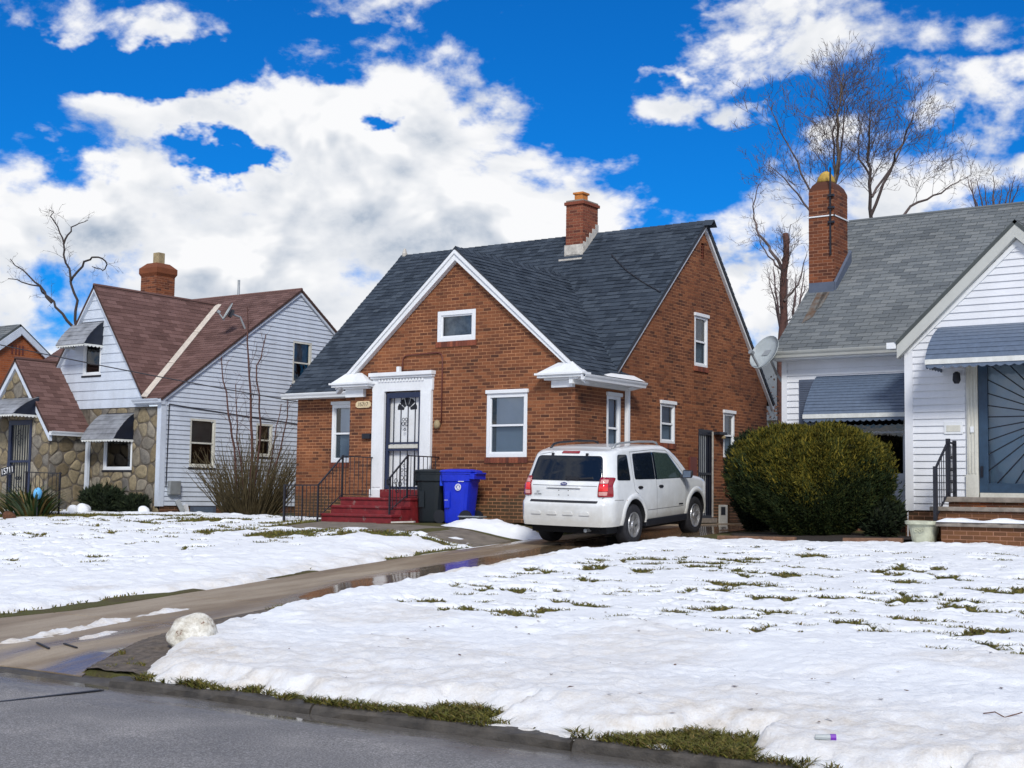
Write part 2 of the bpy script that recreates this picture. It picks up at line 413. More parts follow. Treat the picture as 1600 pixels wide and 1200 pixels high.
def lay_bricks(wall, lst, mat, budget, name='brick', stuff='brickwork'):
    rank = sorted(((fr.p(u+.1, v+.03).__sub__(CAM).length, i) for i, (fr, q, full, u, v, d) in enumerate(lst) if full and seen(fr.p(u+.1, v+.03))))
    pick = set(i for _, i in rank[:budget]); mb = MB()
    for i, (fr, q, full, u, v, d) in enumerate(lst):
        if i in pick: piece_obj(name, 'b', brick_box(), mat, wall, fr.mat(u, v, d))
        else: mb.plate(fr, q, -.01, d)
    if mb.v: mb.build(stuff, mat, wall, kind='stuff')
def shingle_face(fr, poly, out, expo=.14, widths=(.12, .17, .22, .28), thick=(.012, .019), joint=.004, tri=False, seed=1):
    rg = random.Random(seed); a, b, c, d = bounds(poly); j = 0; v = c
    while v < d:
        u = a - .4 + rg.uniform(0, .3) if not tri else a - .4 + (j % 2)*widths[0]*.5
        while u < b:
            w = rg.choice(widths); t = rg.choice(thick)
            for q, full in pieces((u+joint*.5, u+w-joint*.5, v, v+expo+.01), poly, []):
                out.append((fr, q, full, u+joint*.5, v, (w-joint, expo+.01, t)))
            u += w
        v += expo; j += 1
def lay_shingles(roof, lst, mat, budget):
    rank = sorted(((fr.p(u+.1, v+.07)-CAM).length, i) for i, (fr, q, full, u, v, k) in enumerate(lst) if full and seen(fr.p(u+.1, v+.07)) and (CAM-fr.p(u, v)).dot(fr.n) > 0)
    pick = set(i for _, i in rank[:budget]); mb = MB()
    def mk(k):
        w, h, t = k
        return lambda: MB().plate(IDF, [(0, 0), (w, 0), (w, h), (0, h)], -.004, lambda x, y: t+.004-(t)*(y/h))
    for i, (fr, q, full, u, v, k) in enumerate(lst):
        if i in pick: piece_obj('shingle', k, mk(k), mat, roof, fr.mat(u, v, 0))
        else:
            w, h, t = k; mb.plate(fr, q, -.004, lambda x, y: t+.004-t*((y-v)/h))
    if mb.v: mb.build('shingle_field', mat, roof, kind='stuff')
def lay_siding(wall, fr, poly, ops, pitch, mat, t=.016, seed=1, v0=None):
    rg = random.Random(seed); a, b, c, d = bounds(poly); v = c if v0 is None else v0
    while v < d:
        for q, _ in pieces((a, b, v, v+pitch), poly, ops):
            if bounds(q)[1]-bounds(q)[0] < .04: continue
            w0 = v; MB().plate(fr, q, -.012, lambda x, y: t-(t-.002)*((y-w0)/pitch)).build('siding_board', mat, wall)
        v += pitch
def fbar(mb, p, q, w, h, up=(0, 0, 1)):      # bar of rectangular section from p to q
    p, q = Vector(p), Vector(q); d = (q-p).normalized(); s = d.cross(Vector(up)).normalized()*w*.5; t = s.cross(d).normalized()*h*.5
    mb.add([p-s-t, p+s-t, p+s+t, p-s+t, q-s-t, q+s-t, q+s+t, q-s+t], [(3,2,1,0),(4,5,6,7),(0,1,5,4),(1,2,6,5),(2,3,7,6),(3,0,4,7)])
def text(name, s, fr, a, b, c, size, mat, parent, ext=.002, align='CENTER', wscale=1.0, shear=0.0):
    cu = bpy.data.curves.new(name, 'FONT'); cu.body = s; cu.size = size; cu.extrude = ext; cu.align_x = align; cu.align_y = 'CENTER'; cu.shear = shear
    t = bpy.data.objects.new(name+'_tmp', cu); COL.objects.link(t); bpy.context.view_layer.update()
    me = bpy.data.meshes.new_from_object(t.evaluated_get(bpy.context.evaluated_depsgraph_get())); bpy.data.objects.remove(t); bpy.data.curves.remove(cu)
    me.materials.clear(); me.materials.append(MAT[mat]); me.transform(Matrix.Diagonal((wscale, 1, 1, 1)))
    o = bpy.data.objects.new(name, me); link(o, parent); o.matrix_basis = fr.mat(a, b, c); return o

def win(house, fr, u0, u1, v0, v1, style='double', header=True, mat='white_vinyl', fw_=.055, inner='blind', gap=.0, deep=.07, sill=True, sillmat='brick', dark=False):
    """a window: frame, sash, panes, blind, header cap, brick sill"""
    w = MB(); z0, z1 = -deep, .012
    w.fbox(fr, (u0, v0, z0), (u0+fw_, v1, z1)).fbox(fr, (u1-fw_, v0, z0), (u1, v1, z1))
    w.fbox(fr, (u0+fw_, v0, z0), (u1-fw_, v0+fw_, z1-.001)).fbox(fr, (u0+fw_, v1-fw_, z0), (u1-fw_, v1, z1-.001))
    W_ = w.build('window', mat, house)
    a0, a1, b0, b1 = u0+fw_, u1-fw_, v0+fw_, v1-fw_
    s = MB(); f2 = .03
    g = 'glass_dark' if dark and not inner else 'glass'
    if style == 'double':
        vm = (b0+b1)/2
        s.fbox(fr, (a0, vm-.02, -.045), (a1, vm+.02, -.006))
        s.fbox(fr, (a0, b0, -.05), (a0+f2, vm-.02, -.012)).fbox(fr, (a1-f2, b0, -.05), (a1, vm-.02, -.012)).fbox(fr, (a0+f2, b0, -.05), (a1-f2, b0+f2, -.013))
        s.fbox(fr, (a0, vm+.02, -.05), (a0+f2*.7, b1, -.010)).fbox(fr, (a1-f2*.7, vm+.02, -.05), (a1, b1, -.010))
        s.build('sash', mat, W_)
        for q0, q1, gg in ((b0, vm-.02, 'glass_dark' if dark else 'screen'), (vm+.02, b1, g)):
            MB().poly([fr.p(a0, q0, -.035), fr.p(a1, q0, -.035), fr.p(a1, q1, -.035), fr.p(a0, q1, -.035)]).build('pane', gg, W_)
    else:
        s.fbox(fr, (a0, b0, -.05), (a0+f2, b1, -.012)).fbox(fr, (a1-f2, b0, -.05), (a1, b1, -.012)).fbox(fr, (a0+f2, b0, -.05), (a1-f2, b0+f2, -.013)).fbox(fr, (a0+f2, b1-f2, -.05), (a1-f2, b1, -.013))
        s.build('sash', mat, W_)
        MB().poly([fr.p(a0, b0, -.035), fr.p(a1, b0, -.035), fr.p(a1, b1, -.035), fr.p(a0, b1, -.035)]).build('pane', g, W_)
    if inner: MB().fbox(fr, (a0+gap, (b0+b1)/2 if dark else b0+.02, -.115), (a1, b1, -.105)).build('blind', inner, W_)
    MB().fbox(fr, (u0-.01, v0-.01, -.22), (u1+.01, v1+.01, -.20)).build('interior', 'dark_interior', W_)
    if header: MB().fbox(fr, (u0-.02, v1+.002, -.03), (u1+.03, v1+.075, .05)).build('header_cap', mat, W_, bevel=.008)
    if sill:
        sm = MB()
        if sillmat == 'brick':
            n = max(3, round((u1-u0+.06)/.075)); ww = (u1-u0+.06)/n
            for i in range(n): sm.fbox(fr, (u0-.03+i*ww+.003, v0-.115, -.05), (u0-.03+(i+1)*ww-.003, v0-.004, .032))
            sm.build('window_sill', 'brick_right', W_)
        else: sm.fbox(fr, (u0-.03, v0-.05, -.05), (u1+.03, v0-.003, .03)).build('window_sill', sillmat, W_)
    return W_
b = NB('screen'); t_ = b.n('ShaderNodeBsdfTransparent'); t_.inputs[0].default_value = (.42, .49, .56, 1); g_ = b.n('ShaderNodeBsdfDiffuse'); g_.inputs[0].default_value = (.13, .17, .21, 1)
m_ = b.n('ShaderNodeMixShader'); m_.inputs[0].default_value = .35; b.l(t_.outputs[0], m_.inputs[1]); b.l(g_.outputs[0], m_.inputs[2]); b.l(m_.outputs[0], b.out.inputs[0])
def reveal(mb, fr, o, d=.10):
    a0, a1, b0, b1 = o
    for q in ([(a0,b0),(a0,b1)], [(a1,b1),(a1,b0)], [(a1,b0),(a0,b0)], [(a0,b1),(a1,b1)]):
        (x0, y0), (x1, y1) = q; mb.add([fr.p(x0, y0, .004), fr.p(x0, y0, -d), fr.p(x1, y1, -d), fr.p(x1, y1, .004)], [(0, 1, 2, 3)])
# ------------------------------------------------------------------ ground
_rs = np.random.RandomState(5); _tab = _rs.rand(512, 512)
def vnoise(x, y):
    xi = np.floor(x).astype(int); yi = np.floor(y).astype(int); fx = x-xi; fy = y-yi
    fx = fx*fx*(3-2*fx); fy = fy*fy*(3-2*fy)
    g = lambda i, j: _tab[i % 512, j % 512]
    return (g(xi, yi)*(1-fx)+g(xi+1, yi)*fx)*(1-fy)+(g(xi, yi+1)*(1-fx)+g(xi+1, yi+1)*fx)*fy
def fbm(x, y, sc, oc=4, rough=.5):
    t = 0; a = 1; s = 0
    for k in range(oc):
        t = t+a*vnoise(x*sc*2**k+17.3*k, y*sc*2**k+9.1*k); s += a; a *= rough
    return t/s
def ss(x, a, b):
    t = np.clip((x-a)/(b-a), 0, 1); return t*t*(3-2*t)
def gz(X, Y):                                # height of the land
    X = np.asarray(X, float); Y = np.asarray(Y, float)
    zl = np.interp(Y, [-400, -24, -23, -14.0, -9.95, -6, -3, -1.6, 0, 400], [-1.1, -1.05, -1.02, -1.135, -.82, -.47, -.17, -.06, -.01, -.01])
    zd = np.interp(Y, [-400, -24, -23, -14.1, -13.4, -1.5, 1.1, 3, 9, 400], [-1.1, -1.05, -1.02, -1.185, -1.075, -.28, -.116, -.03, -.01, -.01])
    zr = np.interp(Y, [-400, -24, -23, -14.0, -9.95, -5, -.7, .5, 3, 400], [-1.1, -1.05, -1.02, -1.14, -.82, -.49, -.20, -.13, -.04, -.01])
    a = ss(X, -1.6, -.1); b_ = ss(X, 2.3, 2.75)
    return zl*(1-a)+zd*a*(1-b_)+zr*a*b_
def drive_edges(Y):                          # left and right edge of the driveway
    Y = np.asarray(Y, float)
    l = np.interp(Y, [-14, -13, -11.5, -10.2, -6.8, -4.3, -2.6], [-1.2, -.2, .35, .30, .02, -.1, -.1]); r = np.interp(Y, [-14.2, -12.7, -11.5, -10], [3.9, 2.95, 2.6, 2.45])
    return l, r
def grid_obj(name, xs, ys, zf, mat, parent=None, keep=None, smooth=True, kind=None, attrs=None):
    XX, YY = np.meshgrid(xs, ys); ZZ = zf(XX, YY); nx, ny = len(xs), len(ys)
    co = np.stack([XX, YY, ZZ], -1).reshape(-1, 3)
    i = np.arange(nx-1)[None, :]+nx*np.arange(ny-1)[:, None]; q = np.stack([i, i+1, i+1+nx, i+nx], -1).reshape(-1, 4)
    if keep is not None:
        kv = keep(XX, YY).reshape(-1); q = q[kv[q].any(1)]
        used = np.unique(q); mp = np.full(len(co), -1); mp[used] = np.arange(len(used)); co = co[used]; q = mp[q]
    else: used = np.arange(len(co))
    me = bpy.data.meshes.new(name); me.vertices.add(len(co)); me.vertices.foreach_set('co', co.ravel())
    me.loops.add(q.size); me.loops.foreach_set('vertex_index', q.ravel().astype(np.int32)); me.polygons.add(len(q))
    me.polygons.foreach_set('loop_start', np.arange(0, q.size, 4, dtype=np.int32)); me.polygons.foreach_set('loop_total', np.full(len(q), 4, np.int32))
    me.update(calc_edges=True); me.validate()
    if smooth: me.polygons.foreach_set('use_smooth', np.ones(len(q), bool))
    for an, fn in (attrs or {}).items():
        at_ = me.attributes.new(an, 'FLOAT', 'POINT'); at_.data.foreach_set('value', fn(XX, YY).reshape(-1)[used].astype(np.float32))
    me.materials.append(MAT[mat]); o = bpy.data.objects.new(name, me); link(o, parent)
    if kind: o['kind'] = kind
    return o
b = NB('lawn'); n1 = b.noise(1.6, 6, .65, world=True); n2 = b.noise(45, 4, .7, world=True)
c = b.ramp(n1, [(.30, (.050, .034, .014)), (.45, (.085, .068, .018)), (.58, (.085, .085, .014)), (.70, (.060, .040, .016)), (.8, (.11, .08, .03))])
b.col(b.mix(.8, c, b.ramp(n2, [(.25, (.35, .35, .35)), (.75, (1.5, 1.5, 1.5))]), 'MULTIPLY')); b.set(Roughness=.95); b.bump(n2, .9, .03)
b = NB('asphalt'); n1 = b.noise(.8, 5, .6, world=True); n2 = b.noise(70, 3, .85, world=True); n3 = b.noise(1.7, 5, .6, world=True, stretch=(.35, 1, 1))
c = b.ramp(n1, [(.3, (.140, .136, .138)), (.5, (.185, .178, .176)), (.62, (.24, .228, .222)), (.75, (.18, .172, .17))]); c = b.mix(1.0, c, b.ramp(n2, [(.32, (.45, .45, .45)), (.50, (.95, .95, .95)), (.66, (2.2, 2.2, 2.2))]), 'MULTIPLY')
sp = b.n('ShaderNodeSeparateXYZ'); b.l(b.n('ShaderNodeNewGeometry').outputs['Position'], sp.inputs[0])
wet = b.math('SUBTRACT', b.math('ADD', b.math('MULTIPLY', b.math('ADD', sp.outputs[1], 15.0), 1.5), b.math('MULTIPLY', n3, 2.0)), 1.0, clamp=True)
b.col(b.mix(b.math('MULTIPLY', wet, .75), c, (.085, .074, .060))); b.b.inputs['Specular IOR Level'].default_value = .35; b.set(Roughness=b.math('SUBTRACT', .72, b.math('MULTIPLY', wet, .66))); b.bump(b.math('MULTIPLY', n2, b.math('SUBTRACT', 1.0, wet)), .5, .006)
b = NB('drive_concrete'); n1 = b.noise(.9, 6, .62, world=True, stretch=(1.6, .35, 1)); n2 = b.noise(60, 4, .7, world=True); n3 = b.noise(.55, 4, .55, world=True, stretch=(1.8, .35, 1))
c = b.ramp(n1, [(.28, (.145, .098, .058)), (.45, (.250, .190, .125)), (.60, (.360, .292, .212)), (.75, (.29, .225, .155))]); c = b.mix(.5, c, b.ramp(n2, [(.3, (.6, .6, .6)), (.7, (1.3, 1.3, 1.3))]), 'MULTIPLY')
sp = b.n('ShaderNodeSeparateXYZ'); b.l(b.n('ShaderNodeNewGeometry').outputs['Position'], sp.inputs[0])
side = b.math('MULTIPLY', b.math('SUBTRACT', sp.outputs[0], .9), .55)          # water runs along the low, right-hand side
yw = b.n('ShaderNodeMapRange'); b.l(sp.outputs[1], yw.inputs[0]); yw.inputs[1].default_value = -10.4; yw.inputs[2].default_value = -7.8
wet = b.ramp(b.math('ADD', b.math('SUBTRACT', n3, b.math('SUBTRACT', .34, b.math('MULTIPLY', yw.outputs[0], .34))), b.math('MULTIPLY', b.math('MINIMUM', b.math('MAXIMUM', side, -.25), .6), .42)), [(.39, (0, 0, 0)), (.55, (1, 1, 1))])
b.col(b.mix(wet, c, b.mix(.55, c, (.060, .030, .010), 'MIX'))); b.b.inputs['Specular IOR Level'].default_value = .38; b.set(Roughness=b.math('SUBTRACT', .60, b.math('MULTIPLY', wet, .52))); b.bump(b.math('MULTIPLY', n2, b.math('SUBTRACT', 1.0, wet)), .35, .005)
flat('kerb_stone', (.062, .054, .045), .55, var=.5, scale=7, bump=.5)
flat('walk_concrete', (.17, .145, .115), .7, var=.3, scale=5, bump=.3)
flat('tar', (.012, .012, .015), .5)
flat('mud', (.115, .090, .066), .7, var=.6, scale=14, bump=.8)
b = NB('snow'); at_ = b.n('ShaderNodeAttribute', attribute_name='dirt'); n1 = b.noise(5, 6, .65, world=True); n2 = b.noise(36, 5, .7, world=True); n3 = b.noise(120, 3, .6, world=True)
dirt = b.math('MULTIPLY', at_.outputs['Fac'], b.ramp(n1, [(.36, (.25, .25, .25)), (.64, (1, 1, 1))]), clamp=True)
c = b.mix(dirt, (.84, .86, .89), b.ramp(n2, [(.3, (.50, .42, .32)), (.55, (.66, .59, .50)), (.75, (.78, .73, .66))]))
b.col(c); b.set(Roughness=.65); b.b.inputs['Specular IOR Level'].default_value = .3
b.bump(b.math('ADD', b.math('MULTIPLY', n2, 1.0), b.math('MULTIPLY', n3, .35)), .55, .03)

def graded(lo, hi, fine0, fine1, st, coarse=12):
    a = list(np.arange(fine0, fine1+1e-6, st)); x = fine0; s_ = st; L_ = []
    while x > lo: s_ *= 1.5; x -= s_; L_.append(max(x, lo))
    x = fine1; s_ = st; H_ = []
    while x < hi: s_ *= 1.5; x += s_; H_.append(min(x, hi))
    return np.array(L_[::-1]+a+H_)
def ground_z(X, Y):
    z = gz(X, Y); l, r = drive_edges(Y); ind = (X > l-.02) & (X < r+.02) & (Y > -14.2) & (Y < 12)
    z = z + (fbm(X, Y, 1.3, 3)-.5)*.05*ss(Y, -14.3, -13.2)*(1-ss(Y, -.5, .5))
    road = (Y > -22.6) & (Y < -14.1)
    z = np.where(ind, gz(X, Y)-.06, z); z = np.where(road, -1.36, z); return z
tag(grid_obj('ground', graded(-500, 500, -22, 16, .2), np.unique(np.concatenate([graded(-500, 900, -13.98, 3, .2), [-14.02, -14.12, -22.55, -22.65]])), ground_z, 'lawn'), kind='structure')
tag(grid_obj('road', graded(-500, 500, 0, 16, .5), np.arange(-23, -14.05, .25), lambda X, Y: -1.21+.02*ss(Y, -14.2, -16.5)+.012*(fbm(X, Y, .7, 3)-.5), 'asphalt'), kind='structure')
# kerb, dropped at the driveway, in cast lengths
def kerb_len(x0, x1, drop=False, nm='kerb'):
    n = 14; mb = MB(); vs = []; rg = random.Random(int(x0*10))
    prof = [(-14.20, -1.23), (-14.19, -1.172), (-14.165, -1.150), (-14.06, -1.140), (-13.99, -1.23)] if not drop else [(-14.20, -1.23), (-14.16, -1.198), (-14.1, -1.190), (-14.02, -1.178), (-13.99, -1.23)]
    for i in range(n+1):
        x = x0+(x1-x0)*i/n
        for (y, z) in prof: vs.append((x, y+rg.uniform(-.008, .008), z+rg.uniform(-.008, .008)))
    k = len(prof); fs = [(i*k+j, i*k+j+1, (i+1)*k+j+1, (i+1)*k+j) for i in range(n) for j in range(k-1)]
    fs += [tuple(range(k)), tuple(range(n*k, n*k+k))[::-1]]
    return mb.add(vs, fs)
kb = empty('kerb', (4.3, -14.1, -1.16)); kb['kind'] = 'structure'
for x0 in np.arange(4.35, 24, 2.4): kerb_len(x0, x0+2.385).build('kerb_stone', 'kerb_stone', kb, fix=True)
for x0 in np.arange(-30, -2.2, 3.0): kerb_len(x0, x0+2.985).build('kerb_stone', 'kerb_stone', kb, fix=True)
kerb_len(-1.9, 4.34, True).build('kerb_stone', 'kerb_stone', kb, fix=True)
# driveway slabs with joints
dw = empty('driveway', (1.2, -6, -.6)); dw['kind'] = 'structure'
ycut = [-14.1, -11.75, -9.95, -6.9, -4.0, -1.1, 1.8, 4.7, 9.0]
def dz_(X, Y): return gz(np.clip(X, 0, 2.25), Y) + (fbm(X, Y, .8, 3)-.5)*.018
for y0, y1 in zip(ycut[:-1], ycut[1:]):
    ys = np.linspace(y0+.012, y1-.012, 14); vs = []; nx = 14
    for y in ys:
        l, r = drive_edges(y); l = float(l); r = float(r)
        for x in np.linspace(l, r, nx): vs.append((x, y, float(dz_(x, y))))
    for y in (ys[0], ys[-1]): pass
    fs = [(j*nx+i, j*nx+i+1, (j+1)*nx+i+1, (j+1)*nx+i) for j in range(13) for i in range(nx-1)]
    me = MB().add(vs, fs); base = len(me.v)
    rim = [i for i in range(nx)]+[j*nx+nx-1 for j in range(1, 14)]+[13*nx+i for i in range(nx-2, -1, -1)]+[j*nx for j in range(12, 0, -1)]
    me.v += [(me.v[i][0], me.v[i][1], me.v[i][2]-.07) for i in rim]; m = len(rim)
    me.f += [(rim[(k+1) % m], rim[k], base+k, base+(k+1) % m) for k in range(m)]
    me.build('slab', 'drive_concrete', dw)
# front walk from the steps to the driveway
fwk = empty('front_walk', (-2.2, -2.2, -.1)); fwk['kind'] = 'structure'
for i, (x0, x1, y0, y1) in enumerate([(-4.95, -3.5, -2.75, -1.62), (-3.48, -2.3, -2.85, -1.75), (-2.28, -1.2, -2.9, -1.8), (-1.18, -.13, -2.95, -1.85)]):
    vs = [(x, y, float(gz(x, y))+.018) for x, y in ((x0, y0), (x1, y0), (x1, y1), (x0, y1))]
    MB().prism([Vector(q)-Vector((0, 0, .09)) for q in vs], (0, 0, .09)).build('slab', 'walk_concrete', fwk)
# tar seams: road joint and driveway crack pieces
tag(MB().prism([(4.45, -17.5, -1.20), (4.49, -17.5, -1.20), (4.60, -14.45, -1.206), (4.55, -14.45, -1.206)], (0, 0, .008)).build('road_joint', 'tar'), kind='structure')

# ------------------------------------------------------------------ snow
def rag(X, Y, a=.12, s=2.2, k=0.0): return (fbm(X+k, Y-k, s, 4, .6)-.5)*2*a
def snow_t(X, Y):
    """thickness of the snow; below zero the turf shows"""
    l, r = drive_edges(Y)
    big = fbm(X+40, Y+11, .55, 3); mid = fbm(X*.75, Y*1.2, 2.6, 3); fin = .62*fbm(X*.55+90, Y*1.15+7, 5.5, 3, .55)+.38*fbm(X*.6+20, Y*1.1+3, 2.1, 3, .55)
    base = .045+.045*(big-.5)+.040*(mid-.5)
    # right lawn
    rs_ = np.interp(Y, [-14.2, -12.7, -11.6, -10.3, -9, -7.3, -5.5, -3.8, -2.5, -1], [4.75, 3.5, 2.9, 2.62, 2.5, 2.08, 2.0, 1.88, 2.1, 2.35])
    er = X-(rs_+rag(X, Y, .16, 1.6)+.08*(fbm(X, Y, 6, 2)-.5)); fr_ = Y+14.10+rag(X, Y, .20, 1.2, 3)+rag(X, Y, .10, 5, 3)-.40*ss(fbm(X+31, Y*.7+4, 1.1, 3, .6), .50, .62)*(.5+.5*ss(X, 6, 10))
    bk = -(Y+.62+rag(X, Y, .18, 1.3, 9)-.1*(X-4))
    bank = .075*ss(-Y, 11.4, 12.8)+.02*(1-ss(er, 0, 1.2))
    tR = base+bank
    speck = ss(Y, -10.3, -9.0)*(1-ss(Y, -2.2, -.9))*ss(er, .5, 1.6)
    tR = tR-speck*(.42*np.clip(fin-.545+.16*(big-.5), 0, 1)*2.8+.012)
    tR = np.minimum(tR, np.minimum(er*.42, np.minimum(fr_*.45, bk*.6)))
    # left lawn
    elf = (l-.10-.40*ss(-Y, 8.5, 11)+rag(X, Y, .22, 1.3, 5)+rag(X, Y, .12, 4, 5))-X; frl = Y+13.3+rag(X, Y, .3, .8, 4)
    bkl = -(Y+2.80+rag(X, Y, .55, .9, 2)+rag(X, Y, .2, 3, 2)-.12*(-X-4).clip(0, 6))
    bkl = np.where(X < -5.4, -(Y+.05-.12*(-X-6)+rag(X, Y, .5, .9, 2)), bkl)
    tL = base+.025*ss(-Y, 3, 8)
    speckL = (1-ss(X, -3.6, -1.2))*ss(Y, -10.5, -8)
    tL = tL-speckL*(.34*np.clip(fin-.552+.16*(big-.5), 0, 1)*2.4+.010)
    patch = np.exp(-(((X+3.9)/1.5)**2+((Y+3.75)/.42)**2))+.8*np.exp(-(((X+2.0)/1.2)**2+((Y+3.15)/.25)**2))+.7*np.exp(-(((X+7.3)/1.4)**2+((Y+1.9)/.5)**2))
    tL = tL-.26*patch*np.clip(2.2*fbm(X, Y, 2.3, 3)-.65, 0, 1)
    path = np.exp(-((Y-(-1.3+.32*(X+11)))/.28)**2)*ss(-X, 9.4, 10.2); tL = tL-.3*path
    tL = np.minimum(tL, np.minimum(elf*.40, np.minimum(frl*.5, bkl*.35)))
    # ridges of slush left by the tyres on the driveway, and the heap by the bins
    sl_ = .045*np.exp(-((X-(1.45+.12*np.sin(Y*.9)+.28*ss(-Y, 12, 13.6)))/.13)**2)*ss(-Y, 10.4, 11.3)*(1-ss(-Y, 13.3, 13.9))
    sl_ = sl_+.03*np.exp(-((X-2.15-.2*ss(-Y, 12, 13.4))/.10)**2)*ss(-Y, 9.9, 10.6)*(1-ss(-Y, 12.6, 13.2))
    sl_ = sl_*(2.6*fbm(X*1.6+3, Y*.8, 5.5, 4, .75)-.75)*ss(fbm(X+1, Y*.6, 1.8, 2), .36, .6)*1.25-.012
    heap = .20*np.exp(-(((X+.95)/.62)**2+((Y+1.05)/.36)**2))+.10*np.exp(-(((X+.35)/.4)**2+((Y+.95)/.4)**2))+.13*np.exp(-(((X+1.55)/.5)**2+((Y+1.35)/.28)**2))
    heap = heap*(.6+.8*mid)-.045
    t = np.where(X > rs_-.35, tR, tL); t = np.maximum(t, np.maximum(sl_, heap)); return t
def snow_z(X, Y):
    t = snow_t(X, Y); g = np.where((X > drive_edges(Y)[0]) & (X < drive_edges(Y)[1]), dz_(X, Y), ground_z(X, Y)); g = np.maximum(g, gz(X, Y)-.02)
    l, r = drive_edges(Y); near = ss(X, r-.3, r+.1)
    return g+np.clip(t, -.06, .4)+np.clip(t, 0, .05)/.05*((fbm(X, Y, 9, 4, .6)-.5)*.045+(fbm(X+8, Y+3, 21, 2, .6)-.5)*.022+(fbm(X*.8+5, Y*1.2, 2.6, 3)-.5)*.075)
def snow_dirt(X, Y):
    l, r = drive_edges(Y)
    d = .85*ss(-Y, 11.9, 13.5)*(.35+.9*fbm(X, Y, .9, 3)); e = .55*(1-ss(np.abs(X-l+.15), .1, .7))*ss(-Y, 3.0, 4.5)
    ins = np.where((X > l+.05) & (X < r-.15) & (Y < -4), .8, 0.0); f = .45*ss(fbm(X+9, Y+2, .6, 3), .48, .66)*ss(-Y, 9.2, 10.2)
    return np.clip(np.maximum(np.maximum(d, e), np.maximum(ins, f)), 0, 1)
tag(grid_obj('snow', np.arange(1.9, 15.2, .034), np.arange(-14.16, -.05, .034), snow_z, 'snow', keep=lambda X, Y: (snow_t(X, Y) > -.02) & ~((X < 4.55) & (Y < -13.9)), attrs={'dirt': snow_dirt}),
    'wet patchy snow covering the white house front lawn', 'snow', kind='stuff')
tag(grid_obj('snow', np.arange(-12.0, 1.92, .045), np.arange(-14.0, .6, .045), snow_z, 'snow', keep=lambda X, Y: (snow_t(X, Y) > -.02) & ~((X < 4.55) & (Y < -13.9)), attrs={'dirt': snow_dirt}),
    'patchy snow on the brick house lawn with slush ridges on the driveway', 'snow', kind='stuff')
tag(grid_obj('snow', np.arange(-34.0, -11.95, .10), np.arange(-14.0, 2.2, .08), snow_z, 'snow', keep=lambda X, Y: (snow_t(X, Y) > -.02) & ~((X < 4.55) & (Y < -13.9)), attrs={'dirt': snow_dirt}),
    'patchy snow on the lawn before the stone faced house', 'snow', kind='stuff')
# ------------------------------------------------------------------ grass showing through
b = NB('grass'); c = b.ramp(b.rnd(), [(0, (.035, .042, .005)), (.35, (.095, .10, .009)), (.65, (.15, .135, .016)), (.85, (.20, .145, .04)), (1, (.08, .042, .016))]); b.col(c); b.set(Roughness=.8)
def blades(name, x0, x1, y0, y1, n, hmin, hmax, cond, seed, lean=.6, width=.006, label=None):
    rs = np.random.RandomState(seed); X = rs.uniform(x0, x1, n); Y = rs.uniform(y0, y1, n); k = cond(X, Y, rs); X, Y = X[k], Y[k]; m = len(X)
    Z = np.maximum(ground_z(X, Y), gz(X, Y)-.01); h = rs.uniform(hmin, hmax, m); a = rs.uniform(0, 6.283, m); w = width*rs.uniform(.7, 1.6, m); ln = h*rs.uniform(.2, lean*1.6, m); la = rs.uniform(0, 6.283, m)
    P0 = np.stack([X-np.cos(a)*w, Y-np.sin(a)*w, Z-.01], -1); P1 = np.stack([X+np.cos(a)*w, Y+np.sin(a)*w, Z-.01], -1)
    P2 = np.stack([X+np.cos(la)*ln*.45+np.cos(a)*w*.7, Y+np.sin(la)*ln*.45+np.sin(a)*w*.7, Z+h*.65], -1); P3 = np.stack([X+np.cos(la)*ln*.45-np.cos(a)*w*.7, Y+np.sin(la)*ln*.45-np.sin(a)*w*.7, Z+h*.65], -1)
    P4 = np.stack([X+np.cos(la)*ln, Y+np.sin(la)*ln, Z+h], -1)
    V = np.stack([P0, P1, P2, P3, P4], 1).reshape(-1, 3); i = np.arange(m)*5
    fs = [(q, q+1, q+2, q+3) for q in i]+[(q+3, q+2, q+4) for q in i]
    me = bpy.data.meshes.new(name); me.from_pydata(V.tolist(), [], fs); me.materials.append(MAT['grass']); o = bpy.data.objects.new(name, me); link(o)
    return tag(o, label, 'grass', kind='stuff')
blades('grass', 2.4, 14, -10.6, -.6, 170000, .012, .045, lambda X, Y, rs: (snow_t(X, Y) < .012) & (X > drive_edges(Y)[1]+.05), 3, 1.8, .006, 'tufts of olive grass poking through the white house lawn snow')
blades('grass', 4.6, 13.5, -14.13, -12.6, 110000, .015, .062, lambda X, Y, rs: (snow_t(X, Y) < .02) & (fbm(X, Y, 1.7, 3, .6) > .545-.08*ss(X, 7, 11)) & (Y > -14.13), 4, 2.4, .005, 'mossy green grass strip along the kerb edge of the snow')
blades('grass', -14, -.2, -12.5, -.2, 110000, .02, .05, lambda X, Y, rs: (snow_t(X, Y) < .012) & (X < drive_edges(Y)[0]-.05) & ~((X > -5.0) & (Y > -2.8) & (Y < -1.6)) & ~((X > -5.1) & (Y > -1.7)), 5, .8, .008, 'brown green grass showing through the brick house lawn snow')
blades('grass', -30, -14, -10.5, 1.0, 30000, .04, .09, lambda X, Y, rs: (snow_t(X, Y) < .012), 6, .8, .012, 'brown grass showing through the far lawn snow')
blades('grass', 3.0, 4.7, -13.9, -13.2, 2500, .02, .06, lambda X, Y, rs: (snow_t(X, Y) < .02) & (X > drive_edges(Y)[1]+.05) & (fbm(X, Y, 3, 2) > .50), 8, .8, .006, 'muddy grass tuft in the corner of the driveway apron')

